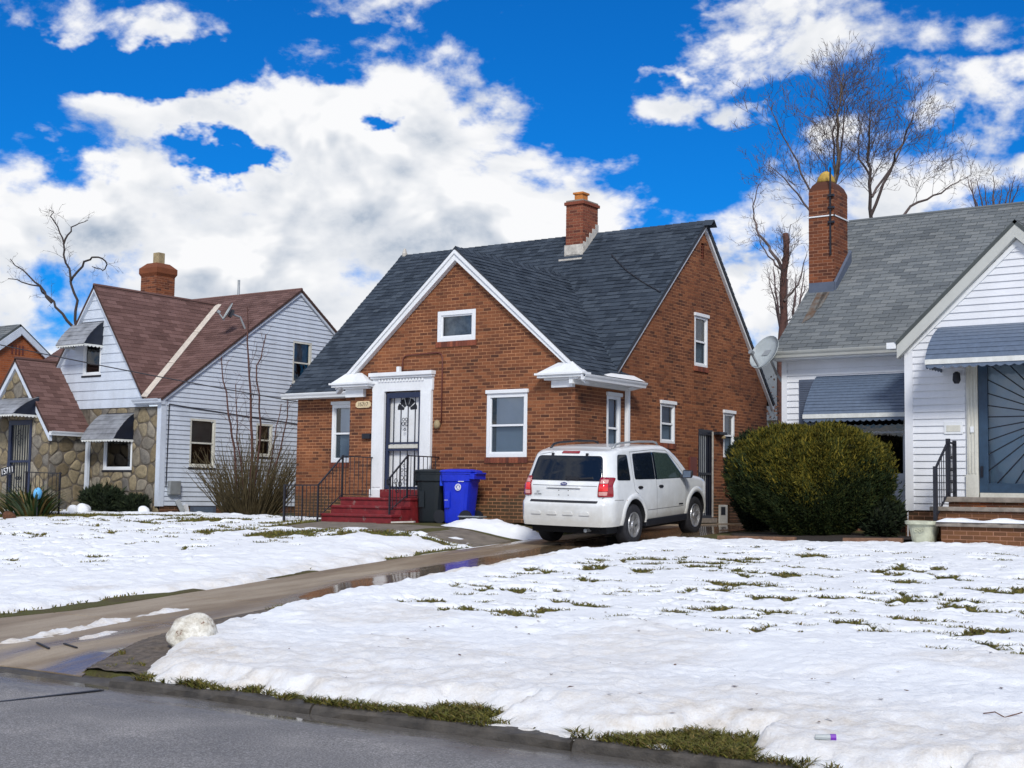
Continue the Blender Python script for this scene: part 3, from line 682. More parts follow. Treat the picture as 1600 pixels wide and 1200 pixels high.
tag(grid_obj('snow', np.arange(-60, 60.1, 2.0), np.arange(-60, -23.4, 1.0), lambda X, Y: -1.0+.10*(fbm(X, Y, .2, 3)), 'snow', attrs={'dirt': lambda X, Y: .25*ss(Y, -26, -23.5)}), 'snow covered lawns on the near side of the street', 'snow', kind='stuff')
def _rs(Y): return np.interp(Y, [-14.2, -12.7, -11.6, -10.3], [4.75, 3.5, 2.9, 2.62])
def mud_z(X, Y): return np.where(X < drive_edges(Y)[1]-.02, -.05, .010)+gz(X, Y)+(fbm(X, Y, 5, 4, .6)-.35)*.055*ss(X, drive_edges(Y)[1]-.05, drive_edges(Y)[1]+.2)
tag(grid_obj('mud_patch', np.arange(2.3, 5.0, .04), np.arange(-14.0, -10.4, .04), mud_z, 'mud', keep=lambda X, Y: (X > drive_edges(Y)[1]-.03) & (X < _rs(Y)+.35)), kind='structure')
# ================================================================== the brick house
BW, XL, DW, LL, RY, RZ, EZ, EY = 5.71, -8.64, 1.43, 8.5, 5.2, 6.69, 2.83, 1.13
GX, GZ, OV, GY = -2.855, 5.54, .34, -.12
H1 = empty('brick_house', (-4.3, 4, 0), 0, 'brown brick house with charcoal shingle roof and white framed front gable', 'house')
FF = F((-BW, 0, 0), (1, 0, 0), (0, 0, 1)); FS = F((0, 0, 0), (0, 1, 0), (0, 0, 1)); FWG = F((XL, DW, 0), (1, 0, 0), (0, 0, 1)); FL = F((XL, LL, 0), (0, -1, 0), (0, 0, 1)); FB = F((0, LL, 0), (-1, 0, 0), (0, 0, 1))
ux = lambda x: x+BW
o_front = [(ux(-2.07), ux(-1.095), 1.275, 2.53), (ux(-3.36), ux(-2.39), 3.64, 4.265), (ux(-4.71), ux(-3.73), .45, 2.66)]
p_front = [(0, 0), (BW, 0), (BW, 2.96), (BW/2, 5.38), (0, 2.96)]
o_side = [(1.15, 1.67, 1.25, 2.52), (3.30, 3.92, 1.68, 2.50), (6.2, 6.75, 1.47, 2.47), (5.0, 5.68, .10, 2.05), (4.80, 5.41, 3.43, 4.53), (5.10, 5.24, 5.85, 6.2), (5.98, 6.52, -.05, .40)]
zr_ = lambda y: (EZ-.10+(y-EY)*.9484) if y < RY else (RZ-.10-(y-RY)*1.087)
p_side1 = [(0, 0), (LL, 0), (LL, 2.7760), (0, 2.7760)]; p_side2 = [(EY+.05, 2.7760), (LL, 2.7760), (LL, zr_(LL)), (RY, zr_(RY))]
o_wing = [(1.10, 2.15, 1.23, 2.55)]; p_wing = [(0, 0), (XL*-1-BW, 0), (-XL-BW, 2.78), (0, 2.78)]
def mkwall(fr, polys, ops, mat='mortar'):
    mb = MB()
    for q in polys: sheet(mb, fr, q, ops)
    return mb.build('wall', mat, H1)
wf = mkwall(FF, [p_front], o_front); wsd = mkwall(FS, [p_side1, p_side2], o_side); ww = mkwall(FWG, [p_wing], o_wing)
mkwall(FL, [[(0, 0), (LL-DW, 0), (LL-DW, 3), (LL-RY, RZ-.1), (0, 3)]], []); mkwall(FB, [[(0, 0), (-XL, 0), (-XL, 3), (0, 3)]], [])
MB().poly([(-BW, 0, 0), (-BW, 0, 2.78), (-BW, DW, 2.78), (-BW, DW, 0)]).build('wall', 'mortar', H1)
for fr_, ops_ in ((FF, o_front), (FS, o_side), (FWG, o_wing)):
    for o in ops_: rv = MB(); reveal(rv, fr_, o); rv.build('reveal', 'brick_right', H1)
lf, ls, lw = [], [], []
soldier = lambda o: (o[0]-.02, o[1]+.02, o[3], o[3]+.2)
brick_face(FF, p_front, o_front, lf, off=.05, seed=1); brick_face(FS, p_side1, o_side, ls, off=.0, seed=2); brick_face(FS, p_side2, o_side, ls, off=.0, seed=3); brick_face(FWG, p_wing, o_wing, lw, seed=4)
brick_face(F((-BW, DW, 0), (0, -1, 0), (0, 0, 1)), [(0, 0), (DW, 0), (DW, 2.78), (0, 2.78)], [], lw, seed=6)
lay_bricks(wf, lf, 'brick', 180); lay_bricks(wsd, ls, 'brick', 90); lay_bricks(ww, lw, 'brick', 30)
# windows
win(H1, FF, ux(-2.07), ux(-1.095), 1.275, 2.53, gap=.085, fw_=.075)
win(H1, FF, ux(-3.36), ux(-2.39), 3.64, 4.265, style='single', header=False, inner=None, fw_=.085)['label'] = 'white framed attic window high in the front gable'
MB().fbox(FF, (ux(-3.27), 3.73, -.13), (ux(-2.6), 4.17, -.12)).build('curtain', 'curtain', H1)
win(H1, FS, 1.15, 1.67, 1.25, 2.52, fw_=.06); win(H1, FS, 3.30, 3.92, 1.68, 2.50, fw_=.05); win(H1, FS, 6.2, 6.75, 1.47, 2.47, fw_=.05); win(H1, FS, 4.80, 5.41, 3.43, 4.53, fw_=.05, inner='curtain')
win(H1, FWG, 1.10, 2.15, 1.23, 2.55, fw_=.075, gap=.09)
# attic vent slit, foundation vent block
vt = MB().fbox(FS, (5.10, 5.85, -.09), (5.24, 6.2, -.08)).build('gable_vent', 'dark_interior', H1)
mb = MB()
for i in range(5): mb.fbox(FS, (5.105, 5.87+i*.066, -.07), (5.235, 5.905+i*.066, -.03))
mb.build('louver', 'brick_right', vt)
vb = MB().fbox(FS, (5.985, -.05, -.06), (6.40, .395, .02)).build('foundation_window', 'trim_cream', H1, bevel=.01)
MB().fbox(FS, (6.07, .17, .0), (6.28, .35, .026)).build('opening', 'dark_interior', vb); MB().fbox(FS, (5.95, -.09, -.03), (6.55, -.045, .08)).build('ledge', 'concrete_cap', vb)
# ---- front doorway: pilasters, entablature, dentils, iron security door, white door behind
ds = MB()
ds.fbox(FF, (ux(-5.03), .44, -.02), (ux(-4.71), 2.66, .075)).fbox(FF, (ux(-3.73), .44, -.02), (ux(-3.45), 2.66, .075))
ds.fbox(FF, (ux(-5.05), 2.661, -.02), (ux(-3.43), 2.93, .06)).fbox(FF, (ux(-5.07), 2.931, -.02), (ux(-3.41), 2.975, .11)).fbox(FF, (ux(-5.09), 2.976, -.02), (ux(-3.39), 3.055, .15))
ds.fbox(FF, (ux(-5.045), .44, .076), (ux(-4.70), .62, .095)).fbox(FF, (ux(-3.74), .44, .076), (ux(-3.44), .62, .095))
ds.fbox(FF, (ux(-4.99), .66, .076), (ux(-4.75), 2.6, .088)).fbox(FF, (ux(-3.69), .66, .076), (ux(-3.49), 2.6, .088))
surr = ds.build('door_surround', 'white_trim', H1, bevel=.006)
for i in range(15): MB().fbox(FF, (ux(-4.86)+i*.083, 2.86, .055), (ux(-4.86)+i*.083+.045, 2.925, .085)).build('dentil', 'white_trim', surr)
dr = MB().fbox(FF, (ux(-4.70), .62, -.115), (ux(-3.74), 2.65, -.09)).build('front_door', 'white_trim', H1)
fan = MB(); cfx, cfy = ux(-4.20), 2.27
for i in range(5):
    a0, a1 = math.pi*(i+.08)/5, math.pi*(i+.92)/5
    fan.plate(FF, [(cfx+.09*math.cos(a0), cfy+.09*math.sin(a0)), (cfx+.26*math.cos(a0), cfy+.26*math.sin(a0)), (cfx+.27*math.cos((a0+a1)/2), cfy+.27*math.sin((a0+a1)/2)), (cfx+.26*math.cos(a1), cfy+.26*math.sin(a1)), (cfx+.09*math.cos(a1), cfy+.09*math.sin(a1))], -.1, -.085)
fan.build('fanlight', 'dark_interior', dr)
sd = MB(); a0, a1, b0, b1 = ux(-4.68), ux(-3.76), .63, 2.63
sd.fbox(FF, (a0, b0, -.03), (a0+.07, b1, .02)).fbox(FF, (a1-.05, b0, -.03), (a1, b1, .02)).fbox(FF, (a0+.07, b1-.11, -.03), (a1-.05, b1, .019)).fbox(FF, (a0+.07, b0, -.03), (a1-.05, b0+.05, .019))
sd.fbox(FF, (a0+.07, 1.56, -.03), (a1-.05, 1.60, .019)).fbox(FF, (a0+.07, 1.42, -.03), (a1-.05, 1.46, .019))
sdo = sd.build('security_door', 'door_navy', H1)
MB().fbox(FF, (a0+.07, 1.475, -.02), (a1-.07, 1.545, .008)).build('lock_rail', 'trim_cream', sdo)
for i in range(4):
    x = a0+.07+(a1-a0-.12)*(i+.6)/4.2
    MB().fbox(FF, (x, b0+.05, -.012), (x+.016, 1.42, .004)).build('bar', 'bar_black', sdo); MB().fbox(FF, (x, 1.60, -.012), (x+.016, b1-.11, .004)).build('bar', 'bar_black', sdo)
def ring(mb, fr, u, v, r, t=.008, d=.0, n=14):
    mb.tube([fr.p(u+r*math.cos(2*math.pi*k/n), v+r*math.sin(2*math.pi*k/n), d) for k in range(n+1)], t, 5)
sc_ = MB(); xm = a0+.07+(a1-a0-.12)*1.6/4.2+.008+(a1-a0-.12)/4.2*.0
for (du, dv, r) in [(-.045, 1.98, .04), (.045, 1.98, .04), (-.04, 2.07, .03), (.04, 2.07, .03), (0, 1.86, .025), (-.05, .86, .045), (.05, .86, .045), (-.05, 1.02, .03), (.05, 1.02, .03), (0, 1.12, .025)]: ring(sc_, FF, xm+(a1-a0)*.12+du, dv, r, .007, .0)
sc_.build('scroll', 'bar_black', sdo, kind='stuff')
MB().fbox(FF, (ux(-4.72), .455, -.06), (ux(-3.72), .618, .13)).build('threshold', 'step_red', H1, bevel=.01)
# doorway lamp on top, conduit, wall lamp, number plaque, mail box
MB().fbox(FF, (ux(-4.36), 3.056, .03), (ux(-4.28), 3.17, .11)).build('sensor_lamp', 'white_vinyl', H1, bevel=.01)
MB().tube([FF.p(*q) for q in [(ux(-4.25), 3.10, .03), (ux(-4.25), 3.30, .03), (ux(-4.22), 3.37, .03), (ux(-4.15), 3.40, .03), (ux(-3.32), 3.42, .03), (ux(-3.24), 3.39, .03), (ux(-3.20), 3.30, .03), (ux(-3.20), 1.98, .03)]], .014, 6).build('conduit', 'copper_brown', H1, smooth=True)
lp = MB().lathe([(.03, 0), (.06, .03), (.07, .10), (.045, .16), (.01, .18)], 12, tuple(FF.p(ux(-3.28), 1.86, .07))).build('wall_lamp', 'flue_tan', H1, smooth=True)
MB().fbox(FF, (ux(-3.30), 1.9, .01), (ux(-3.26), 2.02, .07)).build('bracket', 'iron_black', lp)
pq = MB().plate(FF, [(ux(-5.53)+x, 2.34+y) for x, y in ((0, .03), (.05, -.0), (.36, 0), (.41, .03), (.41, .10), (.36, .14), (.05, .14), (0, .10))], .0, .03).build('number_plaque', 'plaque_cream', H1)
text('number', '15717', FF, ux(-5.325), 2.41, .031, .115, 'letter_black', pq)
MB().fbox(FF, (ux(-5.29), 1.68, .0), (ux(-5.07), 1.79, .09)).build('mail_box', 'bar_black', H1, bevel=.01)
# ---- side door with iron gate, lamp over it, meter box
sdd = MB().fbox(FS, (5.0, .10, -.10), (5.68, 2.05, -.07)).build('side_door', 'door_navy', H1)
mb = MB(); mb.fbox(FS, (5.0, .10, -.04), (5.05, 2.05, .01)).fbox(FS, (5.62, .10, -.04), (5.68, 2.05, .01)).fbox(FS, (5.05, 1.93, -.04), (5.62, 2.05, .009)).fbox(FS, (5.05, .10, -.04), (5.62, .16, .009)).fbox(FS, (5.05, 1.05, -.04), (5.62, 1.1, .009))
gt = mb.build('side_gate', 'bar_black', H1)
for i in range(6):
    x = 5.10+i*.09; MB().fbox(FS, (x, .16, -.025), (x+.02, 1.93, -.01)).build('bar', 'metal_grey' if i < 4 else 'bar_black', gt)
MB().fbox(FS, (5.64, .12, .0), (5.70, 2.02, .02)).build('jamb', 'flashing', gt)
MB().fbox(FS, (4.95, .0, -.05), (5.75, .10, .09)).build('doorstep', 'concrete_cap', H1)
fl = MB().fbox(FS, (5.72, 1.96, .0), (6.1, 2.02, .16)).build('lamp_bracket', 'iron_black', H1); MB().lathe([(.05, 0), (.055, .05), (.02, .09)], 10, tuple(FS.p(5.98, 1.87, .12))).build('lamp', 'flue_tan', fl, smooth=True)
MB().fbox(FS, (4.55, 1.0, .0), (4.86, 1.42, .05)).build('meter_box', 'copper_brown', H1, bevel=.01)
# ---- roofs
rf1 = MB(); ca = math.atan(.9484); cb = math.atan((GZ-EZ)/(OV+BW/2)); cr_ = math.atan((RZ-EZ)/3.55)
S1 = (RY-EY)/math.cos(ca); SG = (BW/2+OV)/math.cos(cb); SR = 3.55/math.cos(cr_)
XR = .10; XE = XL-.12
FR1 = F((XE, EY, EZ), (1, 0, 0), (0, math.cos(ca), math.sin(ca)))
yv = EY+(GZ-EZ)/.9484; sv = (yv-EY)/math.cos(ca); gl, gr = GX-(BW/2+OV)-XE, GX+(BW/2+OV)-XE; gm = GX-XE
q_l = [(0, 0), (gl, 0), (gm, sv), (gm, S1), (0, S1)]; xr = XR-XE; q_r = [(gm, sv), (xr, sv*(gr-xr)/(gr-gm)), (xr, S1), (gm, S1)]
FG = F((GX+BW/2+OV, GY, EZ), (0, 1, 0), (-math.cos(cb), 0, math.sin(cb))); q_g = [(0, 0), (EY-GY, 0), (yv-GY, SG), (0, SG)]
q_g2 = [(EY-GY+.002, 0), (1.95-GY, 0), (1.75-GY, .16), (EY-GY+.35, .30)]
FG2 = F((GX-BW/2-OV, yv, EZ), (0, -1, 0), (math.cos(cb), 0, math.sin(cb))); q_gl = [(yv-EY, 0), (yv-GY, 0), (yv-GY, SG), (0, SG)]
FRR = F((XR, RY+3.55, EZ), (-1, 0, 0), (0, -math.cos(cr_), math.sin(cr_))); q_rr = [(0, 0), (XR-XE, 0), (XR-XE, SR), (0, SR)]
roof = None
mb = MB()
for fr, q in ((FR1, q_l), (FR1, q_r), (FG, q_g), (FG, q_g2), (FG2, q_gl), (FRR, q_rr)): mb.plate(fr, q, -.07, -.003)
roof = mb.build('roof', 'roof_deck', H1)
sh = []
for i, (fr, q) in enumerate(((FR1, q_l), (FR1, q_r), (FG, q_g), (FG, q_g2), (FG2, q_gl), (FRR, q_rr))): shingle_face(fr, q, sh, seed=20+i)
lay_shingles(roof, sh, 'shingle_charcoal', 300)
# ridge caps, valley line, vent pipe
mb = MB(); x = XE
while x < XR-.02:
    mb.add([(x, RY-.14, RZ-.115), (x+.24, RY-.14, RZ-.125), (x+.24, RY, RZ+.018), (x, RY, RZ+.032), (x+.24, RY+.14, RZ-.14), (x, RY+.14, RZ-.13)], [(0, 1, 2, 3), (3, 2, 4, 5)]); x += .2
mb.build('ridge_cap', 'shingle_charcoal', roof)
mb = MB(); y = GY
while y < yv-.2:
    mb.add([(GX+.14, y, GZ-.10), (GX+.14, y+.24, GZ-.11), (GX, y+.24, GZ+.018), (GX, y, GZ+.032), (GX-.14, y+.24, GZ-.11), (GX-.14, y, GZ-.10)], [(0, 1, 2, 3), (3, 2, 4, 5)]); y += .2
mb.build('ridge_cap', 'shingle_charcoal', roof)
MB().lathe([(.06, 0), (.07, .08), (.03, .2), (.0, .22)], 8, (XE+.12, RY, RZ-.02)).build('ridge_stub', 'flashing', roof)
# white trim: rakes of the front gable, side rakes, eaves, cornice returns
mb = MB()
for sgn in (-1, 1):
    a = Vector((GX, GY-.005, GZ-.05)); e = Vector((GX+sgn*(BW/2+OV-.04), GY-.005, EZ-.02)); dn = Vector((0, 0, -.21)); bk = Vector((0, .13, 0))
    mb.add([a, e, e+dn*.75, a+dn, a+bk, e+bk, e+bk+dn*.75, a+bk+dn], [(0, 1, 2, 3), (7, 6, 5, 4), (0, 4, 5, 1), (1, 5, 6, 2), (2, 6, 7, 3)])
    a2, e2 = a+Vector((0, -.035, .0)), e+Vector((0, -.035, .0)); dn2 = Vector((0, 0, -.075))
    mb.add([a2, e2, e2+dn2, a2+dn2, a, e, e+dn2, a+dn2], [(0, 1, 2, 3), (7, 6, 5, 4), (0, 4, 5, 1), (1, 5, 6, 2), (2, 6, 7, 3)])
mb.build('rake_board', 'white_trim', H1, fix=True)
mb = MB()
for (ya, za), (yb, zb) in (((EY+.05, EZ+.02), (RY, RZ-.035)), ((RY+3.55, EZ-.02), (RY, RZ-.035))):
    w_ = .15; mb.add([(.0, ya, za), (.0, yb, zb), (.0, yb, zb-w_), (.0, ya, za-w_), (.07, ya, za), (.07, yb, zb), (.07, yb, zb-w_), (.07, ya, za-w_)], [(0, 1, 2, 3), (7, 6, 5, 4), (0, 4, 5, 1), (1, 5, 6, 2), (2, 6, 7, 3), (3, 7, 4, 0)])
mb.build('rake_board', 'white_trim', H1, fix=True)
def gutter(nm, p, q, parent, out, mat='white_vinyl', s=1.0):
    p, q = Vector(p), Vector(q); o = Vector(out).normalized(); z = Vector((0, 0, 1))
    pr_ = [(0, -.10), (.07, -.10), (.085, -.06), (.11, -.03), (.125, .0), (.115, .005), (.10, -.03), (.075, -.055), (.06, -.085), (.01, -.085), (.01, 0), (0, 0)]
    v = [p+o*a*s+z*b_*s for a, b_ in pr_]+[q+o*a*s+z*b_*s for a, b_ in pr_]; n = len(pr_)
    return MB().add(v, [(i, (i+1) % n, n+(i+1) % n, n+i) for i in range(n)]+[tuple(range(n))[::-1], tuple(range(n, 2*n))]).build(nm, mat, parent, fix=True)
gutter('gutter', (XE-.05, EY-.01, EZ-.03), (GX-BW/2-OV-.0, EY-.01, EZ-.03), H1, (0, -1, 0))
gutter('gutter', (OV-.01, GY-.2, EZ-.02), (OV-.01, 2.0, EZ-.02), H1, (1, 0, 0))
mb = MB(); mb.box((XE-.02, EY, EZ-.13), (-BW+.0, DW, EZ-.10)); mb.box((XE-.02, EY-.005, EZ-.13), (-BW-OV, EY+.02, EZ-.0)); mb.build('soffit', 'white_trim', H1)
mb = MB(); mb.box((0, GY-.10, 2.655), (.085, 1.92, 2.735)); mb.box((0, GY-.10, 2.736), (.2, 1.94, 2.775)); mb.box((0, GY-.12, 2.776), (OV, 1.96, 2.815)); cn = mb.build('cornice', 'white_trim', H1)
for sgn, x0 in ((1, 0.0), (-1, -BW)):       # boxed returns on the front, with their little hipped caps
    mb = MB(); s_ = sgn
    def bxx(a, c, y0, y1, z0, z1): mb.box((min(x0+s_*a, x0+s_*c), y0, z0), (max(x0+s_*a, x0+s_*c), y1, z1))
    bxx(-.48, .0, -.10, -.002, 2.60, 2.735) if s_ > 0 else bxx(-.44, .06, -.10, -.002, 2.57, 2.735)
    bxx(-.60, .08, -.17, -.002, 2.737, 2.775); bxx(-.70, OV-.02, -.27, -.002, 2.777, 2.825); bxx(-.74, OV+.02, -.31, -.002, 2.827, 2.865)
    rt_ = mb.build('cornice_return', 'white_trim', H1)
    a_, c_ = x0-s_*.70, x0+s_*(OV-.02)
    MB().add([(a_, -.28, 2.867), (c_, -.28, 2.867), (c_, -.0, 2.867), (a_, -.0, 2.867), (x0-s_*.36, -.05, 3.08), (x0+s_*.02, -.13, 3.08), (x0-s_*.05, -.0, 3.12)], [(0, 1, 5, 4), (1, 2, 6, 5), (4, 5, 6), (0, 4, 6, 3)]).build('return_cap', 'white_trim', rt_, fix=True)
dsp = MB(); fbar(dsp, (.06, 1.86, 2.66), (.06, 1.86, -.02), .085, .07, (0, 1, 0)); fbar(dsp, (.06, 1.86, 2.68), (.36, 1.9, 2.74), .07, .07); dsp.build('downspout', 'white_vinyl', H1)
# snow still lying on the side gutter
MB().add([(OV-.02, .4, EZ+.02), (OV+.10, .5, EZ+.0), (OV+.11, 1.9, EZ-.0), (OV-.1, 1.8, EZ+.12), (OV-.03, .8, EZ+.09), (OV+.06, 1.3, EZ+.05)], [(0, 1, 5, 4), (1, 2, 5), (2, 3, 4, 5)]).build('gutter_snow', 'letter_white', H1, smooth=True)
# chimney with brick courses, stepped flashing and clay pot
def chimney(house, x0, x1, y0, y1, z0, z1, mat, mort, nm='chimney', seed=1):
    c = MB().box((x0, y0, z0), (x1, y1, z1)).build(nm, mort, house); L_ = []
    for fr, w in ((F((x0, y0, 0), (1, 0, 0), (0, 0, 1)), x1-x0), (F((x1, y0, 0), (0, 1, 0), (0, 0, 1)), y1-y0), (F((x0, y1, 0), (0, -1, 0), (0, 0, 1)), y1-y0), (F((x1, y1, 0), (-1, 0, 0), (0, 0, 1)), x1-x0)):
        brick_face(fr, [(0, z0), (w, z0), (w, z1), (0, z1)], [], L_, seed=seed)
    lay_bricks(c, L_, mat, 0); return c
ch = chimney(H1, -3.26, -2.80, 4.6, 5.25, 5.9, 7.30, 'brick_right', 'mortar_dark', seed=31)
MB().box((-3.30, 4.56, 7.30), (-2.76, 5.29, 7.375)).build('cap_course', 'brick_right', ch, bevel=.01); MB().box((-3.27, 4.59, 7.376), (-2.79, 5.26, 7.42)).build('crown', 'concrete_cap', ch, bevel=.015)
mb = MB(); mb.box((-3.14, 4.76, 7.42), (-2.92, 5.0, 7.62)).box((-3.17, 4.73, 7.58), (-2.89, 5.03, 7.63)); mb.build('chimney_pot', 'terracotta', ch, bevel=.01)
mb = MB(); mb.box((-3.285, 4.575, 6.02), (-2.775, 4.59, 6.36))
for i in range(5): mb.box((-2.788, 4.6+i*.13, 6.0+i*.12), (-2.774, 4.6+(i+1)*.13, 6.42+i*.12))
mb.box((-3.34, 4.42, 5.97), (-2.72, 4.59, 6.01)); fl_ = mb.build('flashing', 'flashing', ch)
# cable from the chimney, gable end
MB().tube([(-1.9, 4.4, 6.0), (-1.2, 3.9, 5.5), (-.6, 3.55, 5.16), (.05, 3.2, 4.84)], .012, 5).build('roof_cable', 'iron_black', roof)

# ---- red front steps
ST = empty('front_steps', (-4.1, -.8, 0), 0, 'red painted concrete front steps before the white iron barred door', 'steps')
for i, (y0, z1) in enumerate(((-1.56, .12), (-1.28, .285), (-1.0, .45))):
    y1 = (-1.28, -1.0, -.13)[i]
    MB().box((-5.04, y0+.03, -.12), (-3.2, y1+.03 if i < 2 else -.02, z1-.055)).build('riser', 'step_red', ST); MB().box((-5.06, y0, z1-.054), (-3.18, y1+.03 if i < 2 else -.02, z1)).build('tread', 'step_red', ST, bevel=.014)
def railing(nm, label, parts, posts, bars, scrolls=(), group='wrought iron railings of the front steps'):
    r = empty(nm, posts[0][0], 0, label, 'railing', group)
    for pl, w, h in parts:
        mb = MB()
        for p, q in zip(pl[:-1], pl[1:]): fbar(mb, p, q, w, h)
        mb.build('rail', 'iron_black', r)
    for p, q, w in posts:
        mb = MB(); fbar(mb, p, q, w, w, (0, 1, 0)); mb.build('post', 'iron_black', r)
    for p, q in bars: MB().tube([p, q], .008, 5).build('baluster', 'iron_black', r)
    if scrolls:
        mb = MB()
        for fr, u, v, rr in scrolls: ring(mb, fr, u, v, rr, .008)
        mb.build('scroll', 'iron_black', r, kind='stuff')
    return r
bars = []
for i in range(7): y = -.12-i*.13; bars.append(((-4.98, y, .5), (-4.98, y, 1.27)))
for i in range(6):
    t = (i+.6)/6.2; y = -1.0-.65*t; bars.append(((-5.0, y, .45-.40*t), (-5.0, y, 1.28-.6*t)))
for i in range(8): x = -5.13-i*.105; bars.append(((x, -1.66, .02), (x, -1.66, .67)))
railing('stair_railing', 'black iron railing left of the red steps with a low fence end', [([(-4.98, -.02, 1.28), (-4.98, -1.0, 1.28), (-5.02, -1.66, .68), (-5.95, -1.66, .67)], .035, .022), ([(-4.98, -.02, .50), (-4.98, -1.0, .50), (-5.02, -1.66, .02)], .02, .012), ([(-5.02, -1.66, .05), (-5.95, -1.66, .05)], .02, .012)],
        [((-4.98, -1.0, .45), (-4.98, -1.0, 1.30), .032), ((-5.02, -1.66, -.1), (-5.02, -1.66, .70), .03), ((-5.95, -1.66, -.12), (-5.95, -1.66, .69), .04), ((-5.45, -1.66, -.1), (-5.45, -1.66, .68), .022)], bars)
bars = []
for i in range(7): y = -.12-i*.13; bars.append(((-3.26, y, .5), (-3.26, y, 1.27)))
for i in range(4):
    t = (i+.6)/4.5; y = -1.0-.52*t; bars.append(((-3.28, y, .45-.3*t), (-3.28, y, 1.27-.42*t)))
FRL = F((-3.28, -1.5, 0), (0, 1, 0), (0, 0, 1))
railing('stair_railing', 'black iron railing right of the red steps beside the bins', [([(-3.26, -.02, 1.28), (-3.26, -1.0, 1.28), (-3.28, -1.5, .84), (-3.28, -1.58, .78), (-3.28, -1.57, .70), (-3.28, -1.52, .70)], .035, .022), ([(-3.26, -.02, .50), (-3.26, -1.0, .50), (-3.28, -1.5, .20)], .02, .012)],
        [((-3.26, -1.0, .45), (-3.26, -1.0, 1.30), .03), ((-3.28, -1.5, .0), (-3.28, -1.5, .85), .03)], bars, [(FRL, .12, .68, .06), (FRL, .22, .60, .05), (FRL, .18, .78, .04), (FRL, .30, .72, .05)])
# bits of broken wood by the foot of the steps
wd = MB(); fbar(wd, (-3.0, -1.75, -.02), (-2.55, -1.62, .0), .09, .03); tag(wd.build('board_scrap', 'flashing'), 'pale scrap of board lying at the foot of the red steps', 'scrap wood')
# ================================================================== awnings and stone facing
def awning(house, fr, u0, u1, vt, vb, proj, slat='awning_slat', side='awning_blue', n=9, val='valance_white', band=0.0, bulge=.25, scal=.10, drop=.07):
    prof = []
    for i in range(n+1):
        t = i/n; prof.append((vt+(vb-vt)*(t**(1+bulge)), proj*(1-(1-t)**(1+bulge*.8))))
    A_ = MB(); fr_pts = [fr.p(u1, vt, .0)]
    A_.fbox(fr, (u0-.01, vt-.03, .0), (u1+.01, vt+.012, .018)); aw = A_.build('awning', side, house)
    for s_ in (u0, u1):
        MB().plate(F(fr.p(s_-.006, 0, 0), fr.n, fr.v), [(q[1], q[0]) for q in prof[::-1]]+[(.0, prof[0][0]-.02), (.0, vb)], -.0, -.012).build('side_panel', side, aw, fix=True)
    for i in range(n):
        (va, na), (v2, nb) = prof[i], prof[i+1]
        mb = MB(); lift = .022
        pts = [(u0-.015, va, na+lift*.2), (u1+.015, va, na+lift*.2), (u1+.015, v2-.004, nb+lift), (u0-.015, v2-.004, nb+lift)]
        back = [(a, b_-.008, c-.008) for a, b_, c in pts]
        mb.add([fr.p(*q) for q in pts+back], [(0, 3, 2, 1), (4, 5, 6, 7), (2, 3, 7, 6), (0, 1, 5, 4), (1, 2, 6, 5), (3, 0, 4, 7)]).build('slat', slat, aw, fix=True)
    vm = vb-.002
    if band: MB().fbox(fr, (u0-.02, vb-band, proj-.012), (u1+.02, vb-.006, proj+.022)).build('band', 'valance_white', aw); vm = vb-band-.001
    def scallop(nm, mat, length, pt):
        k = max(3, int(length/scal)); w = length/k; mb = MB()
        for i in range(k):
            arc = [(i*w+w*j/6, vm-drop*(.55+.45*math.sin(math.pi*j/6))) for j in range(7)]
            top = [(i*w+w, vm), (i*w, vm)]; q = arc+top; m = len(q)
            mb.add([pt(a, b_, 0) for a, b_ in q]+[pt(a, b_, -.006) for a, b_ in q], [tuple(range(m)), tuple(range(m, 2*m))[::-1]]+[(j, (j+1) % m, m+(j+1) % m, m+j) for j in range(m)])
        mb.build(nm, mat, aw)
    vmat = val
    scallop('valance', vmat, u1-u0, lambda a, b_, d: fr.p(u0+a, b_, proj+.006+d))
    scallop('valance', vmat, proj, lambda a, b_, d: fr.p(u1+.008+d, b_, proj-a)); scallop('valance', vmat, proj, lambda a, b_, d: fr.p(u0-.008+d, b_, proj-a))
    return aw
b = NB('field_stone'); c = b.ramp(b.rnd(), [(0, (.13, .098, .055)), (.25, (.22, .175, .105)), (.5, (.28, .23, .145)), (.72, (.17, .155, .135)), (.88, (.33, .29, .22)), (1, (.12, .112, .105))]); g = b.noise(9, 6, .65, world=True); g2 = b.noise(50, 4, .6, world=True)
c = b.mix(.7, c, b.ramp(g, [(.3, (.5, .5, .5)), (.7, (1.35, 1.33, 1.28))]), 'MULTIPLY'); b.col(b.mix(.5, c, b.ramp(g2, [(.3, (.6, .6, .6)), (.7, (1.3, 1.3, 1.3))]), 'MULTIPLY')); b.set(Roughness=.85); b.bump(b.math('ADD', g, b.math('MULTIPLY', g2, .4)), .7, .03)
flat('stone_mortar', (.12, .10, .078), .95, var=.4, scale=8)
